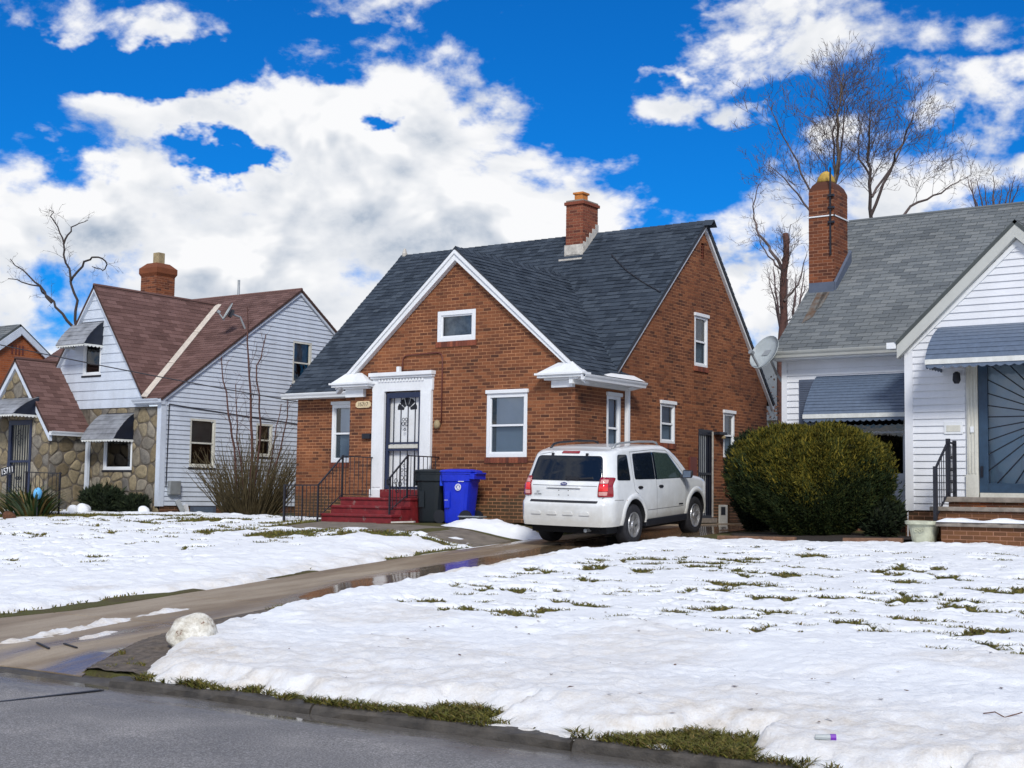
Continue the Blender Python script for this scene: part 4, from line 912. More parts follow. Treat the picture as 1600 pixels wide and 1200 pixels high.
def stone_wall(wall, fr, poly, ops, size=.34, seed=1):
    rg = random.Random(seed); a, b_, c, d = bounds(poly); pts = []
    inop = lambda x, y, m=.0: any(o[0]-m < x < o[1]+m and o[2]-m < y < o[3]+m for o in ops)
    tries = 0
    while tries < 4000:
        tries += 1; x, y = rg.uniform(a, b_), rg.uniform(c, d)
        if all(((x-q[0])/1.0)**2+((y-q[1])/1.1)**2 > (size*rg.uniform(.62, 1.0))**2 for q in pts): pts.append((x, y))
    for i, (x, y) in enumerate(pts):
        cell = poly
        for k, (x2, y2) in enumerate(pts):
            if k == i or (x2-x)**2+(y2-y)**2 > 1.6: continue
            mx_, my_ = (x+x2)/2, (y+y2)/2; ex, ey = -(y2-y), (x2-x)          # keep the side of (x, y)
            big = 9; cell = clip(cell, [(mx_+ex*big, my_+ey*big), (mx_-ex*big-(x2-x)*big*0, my_-ey*big), (mx_-ex*big-(x2-x)*big, my_-ey*big-(y2-y)*big), (mx_+ex*big-(x2-x)*big, my_+ey*big-(y2-y)*big)][::-1])
            if len(cell) < 3: break
        if len(cell) < 3 or area(cell) < .006: continue
        parts = [cell]
        for o in ops:
            nw = []
            for q in parts:
                for r in minus([bounds(q)], o):
                    z = clip(q, rp(r))
                    if len(z) > 2 and area(z) > .004: nw.append(z)
            parts = nw
        for q in parts:
            cx_, cy_ = sum(p[0] for p in q)/len(q), sum(p[1] for p in q)/len(q)
            # round the outline: cut corners twice
            for _ in range(2):
                nq = []
                for j in range(len(q)):
                    p0, p1 = q[j], q[(j+1) % len(q)]; nq += [(p0[0]*.78+p1[0]*.22, p0[1]*.78+p1[1]*.22), (p0[0]*.22+p1[0]*.78, p0[1]*.22+p1[1]*.78)]
                q = nq
            sc1 = max(.80, 1-.030/max(.06, math.sqrt(area(q)))); m = len(q); dp = rg.uniform(.010, .024)
            rings = [(sc1, -.01), (sc1, dp*.4), (sc1*.90, dp*.9), (sc1*.55, dp*1.15)]; vs = []
            for s_, h in rings: vs += [fr.p(cx_+(p[0]-cx_)*s_, cy_+(p[1]-cy_)*s_, h+rg.uniform(-.003, .003)) for p in q]
            fs = [(k*m+j, k*m+(j+1) % m, (k+1)*m+(j+1) % m, (k+1)*m+j) for k in range(3) for j in range(m)]+[tuple(range(3*m, 4*m))]
            MB().add(vs, fs).build('stone', 'field_stone', wall, smooth=True)

# ================================================================== stone and siding house on the left
LX, LY = -12.6, .765
H2 = empty('siding_house', (-16, 5, 0), 0, 'white siding house with brown roof and field stone front', 'house')
g2x, g2z, m2 = -15.29, 5.84, 1.411
FF2 = F((-20.0, LY, 0), (1, 0, 0), (0, 0, 1)); FS2 = F((LX, LY, 0), (0, 1, 0), (0, 0, 1)); lx = lambda x: x+20.0; ly = lambda y: y-LY
e2y, e2z, r2y, r2z, s2 = .62, 2.80, 5.44, 6.14, .693
o2f = [(lx(-14.78), lx(-13.68), 1.04, 2.25)]; p2f = [(0, -.12), (7.4, -.12), (7.4, 2.62), (0, 2.62)]
o2u = [(lx(-15.75), lx(-15.03), 3.49, 4.45)]; hw = (g2z-.14-2.62)/m2; p2u = [(lx(g2x-hw), 2.62), (lx(g2x+hw), 2.62), (lx(g2x), g2z-.14)]
o2s = [(ly(1.66), ly(2.52), 1.14, 2.37), (ly(3.95), ly(4.55), 1.48, 2.36), (ly(5.24), ly(5.98), 3.52, 4.70)]
D2 = 9.4; p2s = [(0, .17), (D2, .17), (D2, 2.75), (r2y-LY, r2z-.10), (0, 2.80)]
p2s = [(0, .17), (D2, .17), (D2, e2z+.0), (r2y-LY, r2z-.10), (.0, e2z-.0)]
mb = MB(); sheet(mb, FF2, p2f, o2f); w2f = mb.build('wall', 'stone_mortar', H2)
mb = MB(); sheet(mb, FF2, p2u, o2u); w2u = mb.build('wall', 'siding_skylit', H2)
mb = MB(); sheet(mb, FS2, p2s, o2s); w2s = mb.build('wall', 'siding_skylit', H2)
mb = MB(); mb.box((-20, LY+D2-.02, -.1), (LX, LY+D2, 2.8)).box((-20, LY, -.1), (-19.98, LY+D2, 2.8)); mb.build('wall', 'siding_skylit', H2)
stone_wall(w2f, FF2, [(lx(-15.4), -.12), (7.4, -.12), (7.4, 2.62), (lx(-15.4), 2.62)], o2f, .36, 3)
lay_siding(w2u, FF2, p2u, o2u, .235, 'siding_skylit', .024); lay_siding(w2s, FS2, p2s, o2s, .118, 'siding_skylit', .026)
L2 = []; fnd = MB().fbox(FS2, (0, -.12, -.05), (D2, .168, -.012)).build('foundation', 'mortar_dark', H2); brick_face(F(FS2.p(0, 0, -.012), FS2.u, FS2.v), [(0, -.12), (D2, -.12), (D2, .16), (0, .16)], [], L2, seed=44); lay_bricks(fnd, L2, 'brick_right', 0)
mb = MB(); mb.fbox(FS2, (-.07, .15, -.01), (.10, e2z-.02, .04)).fbox(FF2, (7.29, .15, -.01), (7.399, 2.7, .068)); mb.build('corner_post', 'siding_skylit', H2)
win(H2, FS2, *o2s[0], header=False, sill=True, sillmat='iron_black', inner='blind_tan', dark=True, mat='trim_cream'); win(H2, FS2, *o2s[1], header=False, sillmat='iron_black', dark=True, inner='blind_tan', mat='trim_cream'); win(H2, FS2, *o2s[2], header=False, sillmat='iron_black', dark=True, inner='curtain', mat='trim_cream')
win(H2, FF2, *o2f[0], style='single', header=False, sillmat='iron_black', dark=True, inner=None); win(H2, FF2, *o2u[0], style='single', header=False, sillmat='iron_black', dark=True, inner=None)
awning(H2, FF2, lx(-14.9), lx(-13.66), 2.47, 1.80, .62, 'awning_slat_grey', 'awning_dark', 6)
awning(H2, FF2, lx(-16.1), lx(-14.98), 4.88, 4.25, .60, 'awning_slat_grey', 'awning_dark', 6)
# roofs
c2 = math.atan(s2); g2 = math.atan(m2); xe2, xr2 = -20.2, LX+.10; S2 = (r2y-e2y)/math.cos(c2); hw2 = (g2z-e2z)/m2; SG2 = hw2/math.cos(g2); yv2 = e2y+(g2z-e2z)/s2; sv2 = (yv2-e2y)/math.cos(c2)
FA = F((xe2, e2y, e2z), (1, 0, 0), (0, math.cos(c2), math.sin(c2))); gl, gm, gr, xr = g2x-hw2-xe2, g2x-xe2, g2x+hw2-xe2, xr2-xe2
FGb = F((g2x+hw2, LY-.13, e2z), (0, 1, 0), (-math.cos(g2), 0, math.sin(g2))); FGc = F((g2x-hw2, yv2, e2z), (0, -1, 0), (math.cos(g2), 0, math.sin(g2)))
S2r = S2; FAr = F((xr2, 2*r2y-e2y, e2z), (-1, 0, 0), (0, -math.cos(c2), math.sin(c2)))
sl2 = [(FA, [(0, 0), (gl, 0), (gm, sv2), (gm, S2), (0, S2)]), (FA, [(gr, 0), (xr, 0), (xr, S2), (gm, S2), (gm, sv2)]), (FGb, [(0, 0), (.02, 0), (yv2-LY+.13, SG2), (0, SG2)]),
       (FGc, [(yv2-e2y, 0), (yv2-LY+.13, 0), (yv2-LY+.13, SG2), (0, SG2)]), (FAr, [(0, 0), (xr2-xe2, 0), (xr2-xe2, S2), (0, S2)])]
# vestibule
vx, vy, vhw, vez, vaz = -16.83, LY-1.2, 1.43, 2.02, 3.93; vs_ = math.atan((vaz-vez)/(vhw+.12)); SV = (vhw+.12)/math.cos(vs_)
FV1 = F((vx+vhw+.12, vy-.1, vez-.04), (0, 1, 0), (-math.cos(vs_), 0, math.sin(vs_))); FV2 = F((vx-vhw-.12, LY, vez-.04), (0, -1, 0), (math.cos(vs_), 0, math.sin(vs_)))
sl2 += [(FV1, [(0, 0), (1.3, 0), (1.3, SV), (0, SV)]), (FV2, [(0, 0), (1.3, 0), (1.3, SV), (0, SV)])]
mb = MB()
for fr, q in sl2: mb.plate(fr, q, -.06, -.003)
rf2 = mb.build('roof', 'roof_deck_brown', H2); sh = []
for i, (fr, q) in enumerate(sl2): shingle_face(fr, q, sh, expo=.13, widths=(.30,), thick=(.008, .010), tri=True, joint=.006, seed=60+i)
lay_shingles(rf2, sh, 'shingle_brown', 0)
for a_, c_ in (((xe2, r2y, r2z), (xr2, r2y, r2z)), ((g2x, LY-.13, g2z), (g2x, yv2, g2z)), ((vx, vy-.1, vaz-.04), (vx, LY, vaz-.04))): MB().tube([a_, c_], .042, 6).build('ridge_cap', 'shingle_brown', rf2)
a_, e_ = Vector((g2x+hw2+.02, e2y-.02, e2z+.035)), Vector((g2x+.03, yv2-.05, g2z+.0)); n_ = Vector((.35, -.35, .86))
mb = MB(); nseg = 3
for i in range(nseg):
    p, q = a_.lerp(e_, i/nseg+.002), a_.lerp(e_, (i+1)/nseg-.004); fbar(mb, p+n_*.02, q+n_*.02, .15, .03, n_)
mb.build('valley_flashing', 'valley_metal', rf2)
mb = MB()
def rake(mb, p, q, dn, bk):
    p, q, bk = Vector(p), Vector(q), Vector(bk); d = Vector((0, 0, -dn)); mb.add([p, q, q+d, p+d, p+bk, q+bk, q+bk+d, p+bk+d], [(0, 1, 2, 3), (7, 6, 5, 4), (0, 4, 5, 1), (1, 5, 6, 2), (2, 6, 7, 3), (3, 7, 4, 0)])
for sg in (-1, 1): rake(mb, (g2x, LY-.12, g2z-.06), (g2x+sg*(hw2-.02), LY-.12, e2z+.02), .11, (0, .11, 0)); rake(mb, (vx, vy-.09, vaz-.10), (vx+sg*(vhw+.1), vy-.09, vez-.08), .20, (0, .09, 0))
rake(mb, (LX+.015, e2y, e2z-.06), (LX+.015, r2y, r2z-.06), .09, (.06, 0, 0)); rake(mb, (LX+.015, 2*r2y-e2y, e2z-.06), (LX+.015, r2y, r2z-.06), .09, (.06, 0, 0))
mb.build('rake_board', 'siding_skylit', H2, fix=True)
mb = MB(); mb.box((g2x+hw2-.4, e2y+.01, e2z-.14), (xr2-.03, LY+.02, e2z-.05)); mb.build('soffit', 'siding_skylit', H2)
gutter('gutter', (g2x+hw2-.35, e2y, e2z-.01), (xr2, e2y, e2z-.01), H2, (0, -1, 0), 'siding_skylit'); gutter('gutter', (vx+vhw+.11, vy-.1, vez-.04), (vx+vhw+.11, LY, vez-.04), H2, (1, 0, 0), 'white_vinyl')
FV = F((vx-vhw, vy, 0), (1, 0, 0), (0, 0, 1)); FVs = F((vx+vhw, vy, 0), (0, 1, 0), (0, 0, 1)); vu = lambda x: x-(vx-vhw)
ov = [(vu(-17.08), vu(-16.12), .2, 2.28)]; pv = [(0, -.12), (2*vhw, -.12), (2*vhw, vez), (vhw, vaz-.2), (0, vez)]
mb = MB(); sheet(mb, FV, pv, ov); wv = mb.build('wall', 'stone_mortar', H2); stone_wall(wv, FV, pv, ov, .34, 5)
mb = MB(); sheet(mb, FVs, [(0, -.12), (1.2, -.12), (1.2, vez), (0, vez)], []); wv2 = mb.build('wall', 'stone_mortar', H2); stone_wall(wv2, FVs, [(0, -.12), (1.2, -.12), (1.2, vez), (0, vez)], [], .36, 6)
gt2 = MB().fbox(FV, (ov[0][0], .2, -.09), (ov[0][1], 2.28, -.06)).build('entrance_door', 'blind_tan', H2)
mb = MB(); a0, a1 = ov[0][0], ov[0][1]; mb.fbox(FV, (a0, .2, -.03), (a0+.11, 2.28, .02)).fbox(FV, (a1-.09, .2, -.03), (a1, 2.28, .02)).fbox(FV, (a0+.11, 2.16, -.03), (a1-.09, 2.28, .019)).fbox(FV, (a0+.11, 1.2, -.03), (a1-.09, 1.26, .019)).fbox(FV, (a0+.11, .2, -.03), (a1-.09, .3, .019))
ig = mb.build('iron_gate', 'door_navy', H2)
for i in range(7): x = a0+.16+i*.1; MB().fbox(FV, (x, .3, -.02), (x+.018, 2.16, -.002)).build('bar', 'bar_black', ig)
mb = MB()
for q in ((.45, 1.7), (.35, 1.85), (.55, 1.85), (.45, 1.98), (.4, .8), (.5, .8)): ring(mb, FV, a0+q[0], q[1], .05, .009)
mb.build('scroll', 'bar_black', ig, kind='stuff')
awning(H2, FV, ov[0][0]-.35, ov[0][1]+.22, 2.86, 2.40, .75, 'awning_slat_grey', 'awning_dark', 6)
dsp = MB(); fbar(dsp, (vx+vhw+.10, LY-.10, vez-.1), (vx+vhw+.10, LY-.10, -.1), .10, .08, (0, 1, 0)); dsp.build('downspout', 'siding_skylit', H2)
ch2 = chimney(H2, -18.85, -18.15, 5.1, 5.8, 5.7, 6.95, 'brick_chimney', 'mortar_dark', seed=77)
mb = MB(); mb.add([(-18.85, 5.1, 6.95), (-18.15, 5.1, 6.95), (-18.15, 5.8, 6.95), (-18.85, 5.8, 6.95), (-18.90, 5.05, 7.04), (-18.10, 5.05, 7.04), (-18.10, 5.85, 7.04), (-18.90, 5.85, 7.04), (-18.90, 5.05, 7.2), (-18.10, 5.05, 7.2), (-18.10, 5.85, 7.2), (-18.90, 5.85, 7.2), (-18.72, 5.2, 7.36), (-18.28, 5.2, 7.36), (-18.28, 5.7, 7.36), (-18.72, 5.7, 7.36)],
       [(i+4*k, (i+1) % 4+4*k, (i+1) % 4+4*k+4, i+4*k+4) for k in range(3) for i in range(4)]+[(12, 13, 14, 15)]); mb.build('corbelled_cap', 'brick_chimney', ch2)
MB().box((-18.62, 5.33, 7.36), (-18.37, 5.58, 7.70)).build('chimney_pot', 'flue_tan', ch2, bevel=.02)
MB().tube([(-15.0, 5.44, 6.1), (-15.0, 5.44, 6.6)], .035, 6).build('vent_pipe', 'metal_grey', rf2)
# service cable and meter on the side wall
mb = MB(); mb.tube([(LX+.03, .95, 2.68), (LX+.03, 2.2, 2.60), (LX+.03, 5.5, 2.42), (LX+.03, 9, 2.3)], .014, 5); mb.tube([(LX+.03, .95, 2.68), (LX+.03, .93, .62)], .016, 5); mb.build('service_cable', 'iron_black', H2)
MB().fbox(FS2, (ly(.98), .44, .015), (ly(1.33), .78, .13)).build('meter_box', 'metal_grey', H2, bevel=.015)
mb = MB(); fbar(mb, (LX+.03, 1.3, .30), (LX+.12, 1.42, .02), .2, .12); mb.build('dryer_vent', 'metal_grey', H2)
mb = MB(); fbar(mb, (LX+.06, 1.55, .2), (LX+.10, 1.62, -.12), .09, .07, (0, 1, 0)); mb.build('drain_spout', 'siding_white', H2)
mb = MB(); mb.fbox(FS2, (1.0, -.08, -.009), (1.85, .16, .012)); bw_ = mb.build('basement_window', 'shutter', H2); MB().fbox(FS2, (1.1, -.05, .012), (1.75, .13, .018)).build('pane', 'awning_slat', bw_)
def dish(nm, label, c, nrm, rad, base, knee):
    d = empty(nm, base, 0, label, 'satellite dish'); n = Vector(nrm).normalized(); a = n.orthogonal().normalized(); a = Vector((0, 0, 1)).cross(n).normalized(); b_ = n.cross(a); c = Vector(c); vs = []; fs = []; K = 24
    for j, t in enumerate((0.001, .35, .7, 1.0)):
        for k in range(K): w = 2*math.pi*k/K; vs.append(c+(a*math.cos(w)*1.0+b_*math.sin(w)*1.08)*rad*t+n*(.16*rad*t*t*1.3))
    fs = [(j*K+k, j*K+(k+1) % K, (j+1)*K+(k+1) % K, (j+1)*K+k) for j in range(3) for k in range(K)]
    k0 = len(vs); vs2 = [q-n*.02 for q in vs]; fs2 = [tuple(i+k0 for i in f)[::-1] for f in fs]; fs3 = [(3*K+k, 3*K+(k+1) % K, k0+3*K+(k+1) % K, k0+3*K+k)[::-1] for k in range(K)]
    rf_ = MB().add(vs+vs2, fs+fs2+fs3).build('reflector', 'dish_grey', d, smooth=True)
    fe = c+n*rad*1.05-b_*rad*.55
    mb = MB(); fbar(mb, c-b_*rad*1.02, fe, .04, .03); mb.build('feed_arm', 'metal_grey', d); MB().tube([fe-n*.06, fe+n*.02], .05, 8).build('feed_horn', 'metal_grey', d)
    mb = MB(); fbar(mb, c-n*.03, c-n*.12, .18, .2); mb.build('bracket', 'iron_black', d)
    mb = MB(); mb.tube([c-n*.1, Vector(knee), Vector(base)], .028, 8); mb.build('mast', 'metal_grey', d); return d, c, n, a, b_
dish('satellite_dish', 'small grey satellite dish on the brown shingle roof', (-12.92, 3.15, 5.26), (-.50, -.72, .45), .24, (-12.75, 3.6, 4.84), (-12.8, 3.45, 5.15))
# ================================================================== white siding house on the right
H3 = empty('siding_house', (6.5, 5, 0), 0, 'white siding house with grey shingle roof and blue awnings', 'house')
Y3, Y3b, X3, XB, XB2 = 2.9, 1.6, 2.96, 5.87, 9.75
e3y, e3z, r3y, r3z = 2.58, 3.36, 6.5, 6.60; s3 = (r3z-e3z)/(r3y-e3y)
FM = F((X3, Y3, 0), (1, 0, 0), (0, 0, 1)); FBY = F((XB, Y3b, 0), (1, 0, 0), (0, 0, 1)); mu = lambda x: x-X3; bu = lambda x: x-XB
o3m = [(mu(3.72), mu(5.42), .95, 2.65)]; p3m = [(0, .38), (XB-X3, .38), (XB-X3, 3.30), (0, 3.30)]
bcx, baz, bez = 7.81, 5.27, 3.30; bs = (baz-bez)/(bcx-5.73)
o3b = [(bu(7.12), bu(8.62), .60, 2.95), (bu(6.56), bu(6.84), 1.70, 1.86)]; p3b = [(0, .37), (XB2-XB, .37), (XB2-XB, 3.20), (bcx-XB, baz-.26), (0, 3.20)]
mb = MB(); sheet(mb, FM, p3m, o3m); w3m = mb.build('wall', 'siding_white', H3)
mb = MB(); sheet(mb, FBY, p3b, o3b[:1]); w3b = mb.build('wall', 'siding_white', H3)
mb = MB(); mb.box((X3-.0, Y3, -.1), (X3+.02, 10.4, 3.3)).box((XB, Y3b, -.1), (XB+.02, Y3, 3.2)).box((XB2-.02, Y3b, -.1), (XB2, 10.4, 3.2)).box((X3, 10.38, -.1), (XB2, 10.4, 3.3)); mb.prism([(X3, Y3, 3.3), (X3, 10.4, 3.3), (X3, r3y, r3z-.1)], (.02, 0, 0)); mb.build('wall', 'siding_white', H3)
lay_siding(w3m, FM, p3m, o3m, .121, 'siding_white', .024); lay_siding(w3b, FBY, p3b, [(bu(6.9), bu(8.85), .3, 3.05)], .1215, 'siding_white', .024)
mb = MB(); mb.fbox(FM, (-.02, .37, -.01), (.09, 3.28, .03)).fbox(FBY, (-.02, .36, -.02), (.125, 3.30, .028)); mb.build('corner_post', 'siding_white', H3)
for fr, w, pr_ in ((FM, XB-X3, -.01), (FBY, XB2-XB, -.01)):
    fo = MB().fbox(fr, (-.03, -.2, -.06), (w, .368, -.012)).build('foundation', 'mortar_dark', H3); L_ = []; brick_face(F(fr.p(0, 0, -.012), fr.u, fr.v), [(-.03, -.2), (w, -.2), (w, .36), (-.03, .36)], [], L_, seed=91); lay_bricks(fo, L_, 'brick_right', 0)
# roof
c3 = math.atan(s3); xe3, xr3 = X3-.10, XB2+.3; S3 = (r3y-e3y)/math.cos(c3); FA3 = F((xe3, e3y, e3z), (1, 0, 0), (0, math.cos(c3), math.sin(c3)))
cb3 = math.atan(bs); gh3 = bcx-5.73; yv3 = e3y+(baz-e3z)/s3; sv3 = (yv3-e3y)/math.cos(c3); gl, gm, gr = 5.73+(e3z-bez)/bs-xe3, bcx-xe3, 2*bcx-5.73-xe3
SB3 = gh3/math.cos(cb3); FB1 = F((5.73, yv3, bez), (0, -1, 0), (math.cos(cb3), 0, math.sin(cb3))); FB2 = F((2*bcx-5.73, Y3b-.16, bez), (0, 1, 0), (-math.cos(cb3), 0, math.sin(cb3)))
FA3r = F((xr3, 2*r3y-e3y, e3z), (-1, 0, 0), (0, -math.cos(c3), math.sin(c3)))
sl3 = [(FA3, [(0, 0), (gl, 0), (gm, sv3), (gm, S3), (0, S3)]), (FA3, [(gr, 0), (xr3-xe3, 0), (xr3-xe3, S3), (gm, S3), (gm, sv3)]), (FB1, [(yv3-e3y, 0), (yv3-Y3b+.16, 0), (yv3-Y3b+.16, SB3), (0, SB3)]), (FB2, [(0, 0), (e3y-Y3b+.16, 0), (yv3-Y3b+.16, SB3), (0, SB3)]), (FA3r, [(0, 0), (xr3-xe3, 0), (xr3-xe3, S3), (0, S3)])]
mb = MB()
for fr, q in sl3: mb.plate(fr, q, -.06, -.003)
rf3 = mb.build('roof', 'roof_deck_grey', H3); sh = []
for i, (fr, q) in enumerate(sl3): shingle_face(fr, q, sh, expo=.128, widths=(.305,), thick=(.008, .010), tri=True, joint=.012, seed=80+i)
lay_shingles(rf3, sh, 'shingle_grey', 300)
MB().tube([(xe3, r3y, r3z), (xr3, r3y, r3z)], .045, 6).build('ridge_cap', 'shingle_grey', rf3)
b = NB('rust_stain'); b.col(b.ramp(b.noise(6, 5, .6, world=True), [(.35, (.10, .055, .03)), (.65, (.15, .15, .14))])); b.set(Roughness=.9)
mb = MB(); k_ = Vector((0, -.02, .03))
for sg in (-1, 1):
    rake(mb, (bcx, Y3b-.15, baz-.03), (bcx+sg*(gh3-.03), Y3b-.15, bez-.02), .27, (0, .14, 0))
mb.build('rake_board', 'fascia_grey', H3, fix=True)
mb = MB()
for sg in (-1, 1): rake(mb, (bcx, Y3b-.005, baz-.33), (bcx+sg*(gh3-.18), Y3b-.005, bez-.11), .10, (0, -.035, 0))
mb.build('frieze_board', 'white_vinyl', H3, fix=True)
mb = MB(); mb.box((XB-.30, Y3b-.14, bez-.11), (XB-.13, Y3b+.05, bez-.0)); mb.build('eave_block', 'white_vinyl', H3)
gutter('gutter', (xe3-.02, e3y, e3z-.0), (XB-.15, e3y, e3z-.0), H3, (0, -1, 0), 'fascia_grey', 1.15); mb = MB(); mb.box((xe3, e3y, e3z-.15), (XB, Y3, e3z-.11)); mb.build('soffit', 'white_vinyl', H3)
ch3 = chimney(H3, 2.90, 3.44, 4.3, 5.02, 4.2, 6.86, 'brick_chimney', 'mortar_dark', seed=99)
mb = MB(); cz = 6.86; vs = []
for (i0, h) in ((0, 0), (.05, .12), (.12, .2)): vs += [(2.90+i0, 4.3+i0, cz+h), (3.44-i0, 4.3+i0, cz+h), (3.44-i0, 5.02-i0, cz+h), (2.90+i0, 5.02-i0, cz+h)]
mb.add(vs, [(i+4*k, (i+1) % 4+4*k, (i+1) % 4+4*k+4, i+4*k+4) for k in range(2) for i in range(4)]+[(8, 9, 10, 11)]); mb.build('shoulder', 'brick_chimney', ch3)
MB().lathe([(.17, 0), (.19, .04), (.17, .12), (.10, .22), (.03, .26)], 14, (3.15, 4.6, 7.05)).build('chimney_pot', 'pot_yellow', ch3, smooth=True)
mb = MB(); mb.box((2.875, 4.275, 6.30), (3.465, 4.298, 6.325)); mb.box((3.442, 4.275, 6.30), (3.465, 5.05, 6.325)); mb.build('strap', 'white_vinyl', ch3)
mb = MB(); fbar(mb, (3.38, 4.27, 5.5), (3.38, 4.27, 7.3), .03, .03, (0, 1, 0))
for z in (6.15, 6.45, 6.7): mb.box((3.33, 4.24, z), (3.46, 4.30, z+.04))
mb.build('antenna_mast', 'iron_black', ch3)
mb = MB(); rz3 = lambda y: e3z+(y-e3y)*s3
mb.box((2.92, 4.24, rz3(4.3)-.1), (3.46, 4.285, rz3(4.3)+.16)); mb.add([(3.455, 4.26, rz3(4.26)), (3.455, 5.1, rz3(5.1)), (3.455, 5.1, rz3(5.1)+.28), (3.455, 4.26, rz3(4.26)+.2), (3.50, 4.26, rz3(4.26)), (3.50, 5.1, rz3(5.1)), (3.50, 5.1, rz3(5.1)+.25), (3.50, 4.26, rz3(4.26)+.17)], [(0, 1, 2, 3), (7, 6, 5, 4), (0, 4, 5, 1), (1, 5, 6, 2), (2, 6, 7, 3), (3, 7, 4, 0)])
mb.build('flashing', 'shutter', ch3, fix=True)
mb = MB()
for i, (u_, w_, l_) in enumerate(((.30, .16, 1.15), (.42, .10, .7))):
    s0 = (4.22-e3y)/math.cos(c3); mb.plate(FA3, [(u_, s0-l_), (u_+w_, s0-l_*.8), (u_+w_*1.1, s0), (u_-.04, s0)], .018, .0195)
mb.build('rust_streak', 'rust_stain', rf3)
# awnings, window, shutter
awning(H3, FM, mu(3.66), mu(5.62), 2.88, 2.13, .62, 'awning_slat', 'awning_blue', 14, 'awning_slat', .085, .22, .12)
awning(H3, FBY, bu(6.52), bu(9.4), 3.54, 2.90, .85, 'awning_slat', 'awning_blue', 10, 'awning_slat', .09, .45, .14)
win(H3, FM, *o3m[0], style='double', header=False, sillmat='white_vinyl', dark=True, inner=None)
shu = MB().fbox(FM, (mu(3.30), .95, .016), (mu(3.66), 2.84, .03)).build('window_shutter', 'shutter', H3)
mb = MB()
for i in range(44): mb.fbox(FM, (mu(3.33), .98+i*.0418, .03), (mu(3.63), 1.008+i*.0418, .042))
mb.build('louver', 'shutter', shu)
# doorway: fluted surround, blue storm door with sunburst bars, white door behind
mb = MB(); mb.fbox(FBY, (bu(6.93), .60, -.01), (bu(7.12), 3.0, .045))
for i in range(3): mb.fbox(FBY, (bu(6.955)+i*.055, 1.0, .046), (bu(6.985)+i*.055, 2.95, .058))
mb.fbox(FBY, (bu(6.91), .60, .0), (bu(7.125), .98, .062)).fbox(FBY, (bu(8.62), .60, -.01), (bu(8.82), 3.0, .05)).fbox(FBY, (bu(7.121), 2.95, -.01), (bu(8.619), 3.0, .048)); mb.build('door_surround', 'trim_cream', H3, bevel=.004)
a0, a1, b0, b1 = bu(7.13), bu(8.61), .68, 2.94
wd3 = MB().fbox(FBY, (a0, b0, -.17), (a1, b1, -.14)).build('front_door', 'white_trim', H3)
mb = MB()
for (x, y) in ((.28, 1.0), (.80, 1.0), (.28, 1.75), (.80, 1.75), (.28, 2.45), (.80, 2.45)): mb.fbox(FBY, (a0+x, y-.2, -.139), (a0+x+.38, y+.25 if y < 2 else y+.2, -.128))
mb.build('panel', 'white_trim', wd3, bevel=.008)
mb = MB(); mb.fbox(FBY, (a0, b0, -.03), (a0+.15, b1, .03)).fbox(FBY, (a1-.15, b0, -.03), (a1, b1, .03)).fbox(FBY, (a0+.15, b0, -.03), (a1-.15, b0+.16, .029)).fbox(FBY, (a0+.15, b1-.12, -.03), (a1-.15, b1, .029)); sto = mb.build('storm_door', 'door_blue', H3, bevel=.005)
MB().poly([FBY.p(a0+.15, b0+.16, -.012), FBY.p(a1-.15, b0+.16, -.012), FBY.p(a1-.15, b1-.12, -.012), FBY.p(a0+.15, b1-.12, -.012)]).build('pane', 'glass_door', sto)
cx_, cy_ = a1-.16, 1.96; x0_, x1_, y0_, y1_ = a0+.15, a1-.15, b0+.16, b1-.12
for i in range(19):
    w_ = math.pi/2+math.pi*(i+.5)/19; dx_, dy_ = math.cos(w_), math.sin(w_); t = 9
    if dx_ < 0: t = min(t, (x0_-cx_)/dx_)
    if dy_ > 0: t = min(t, (y1_-cy_)/dy_)
    if dy_ < 0: t = min(t, (y0_-cy_)/dy_)
    pts = [FBY.p(cx_+dx_*t*k/12, cy_+dy_*t*k/12, .006+.003*(k % 2)) for k in range(13)]; MB().tube(pts, .011, 5).build('sunburst_bar', 'bar_black', sto)
MB().fbox(FBY, (a0+.03, .95, .03), (a0+.07, 1.13, .06)).build('handle', 'bar_black', sto); MB().fbox(FBY, (bu(7.0), 1.70, .058), (bu(7.06), 1.80, .075)).build('door_bell', 'white_vinyl', H3)
mb = MB(); mb.fbox(FBY, (bu(6.54), 1.68, .01), (bu(6.86), 1.89, .03)); ms = mb.build('mail_slot', 'white_vinyl', H3, bevel=.004); MB().fbox(FBY, (bu(6.58), 1.72, .03), (bu(6.82), 1.83, .036)).build('flap', 'trim_cream', ms, bevel=.003)
MB().fbox(FBY, (bu(7.15), .605, -.05), (bu(8.6), .679, .06)).build('threshold', 'trim_cream', H3)
mb = MB(); mb.lathe([(.04, 0), (.07, .06), (.06, .17), (.03, .2)], 10, tuple(FBY.p(bu(6.85), 2.52, .30))); fbar(mb, FBY.p(bu(6.8), 2.7, .02), FBY.p(bu(6.85), 2.7, .30), .04, .05); mb.build('porch_lamp', 'bar_black', H3, smooth=False)
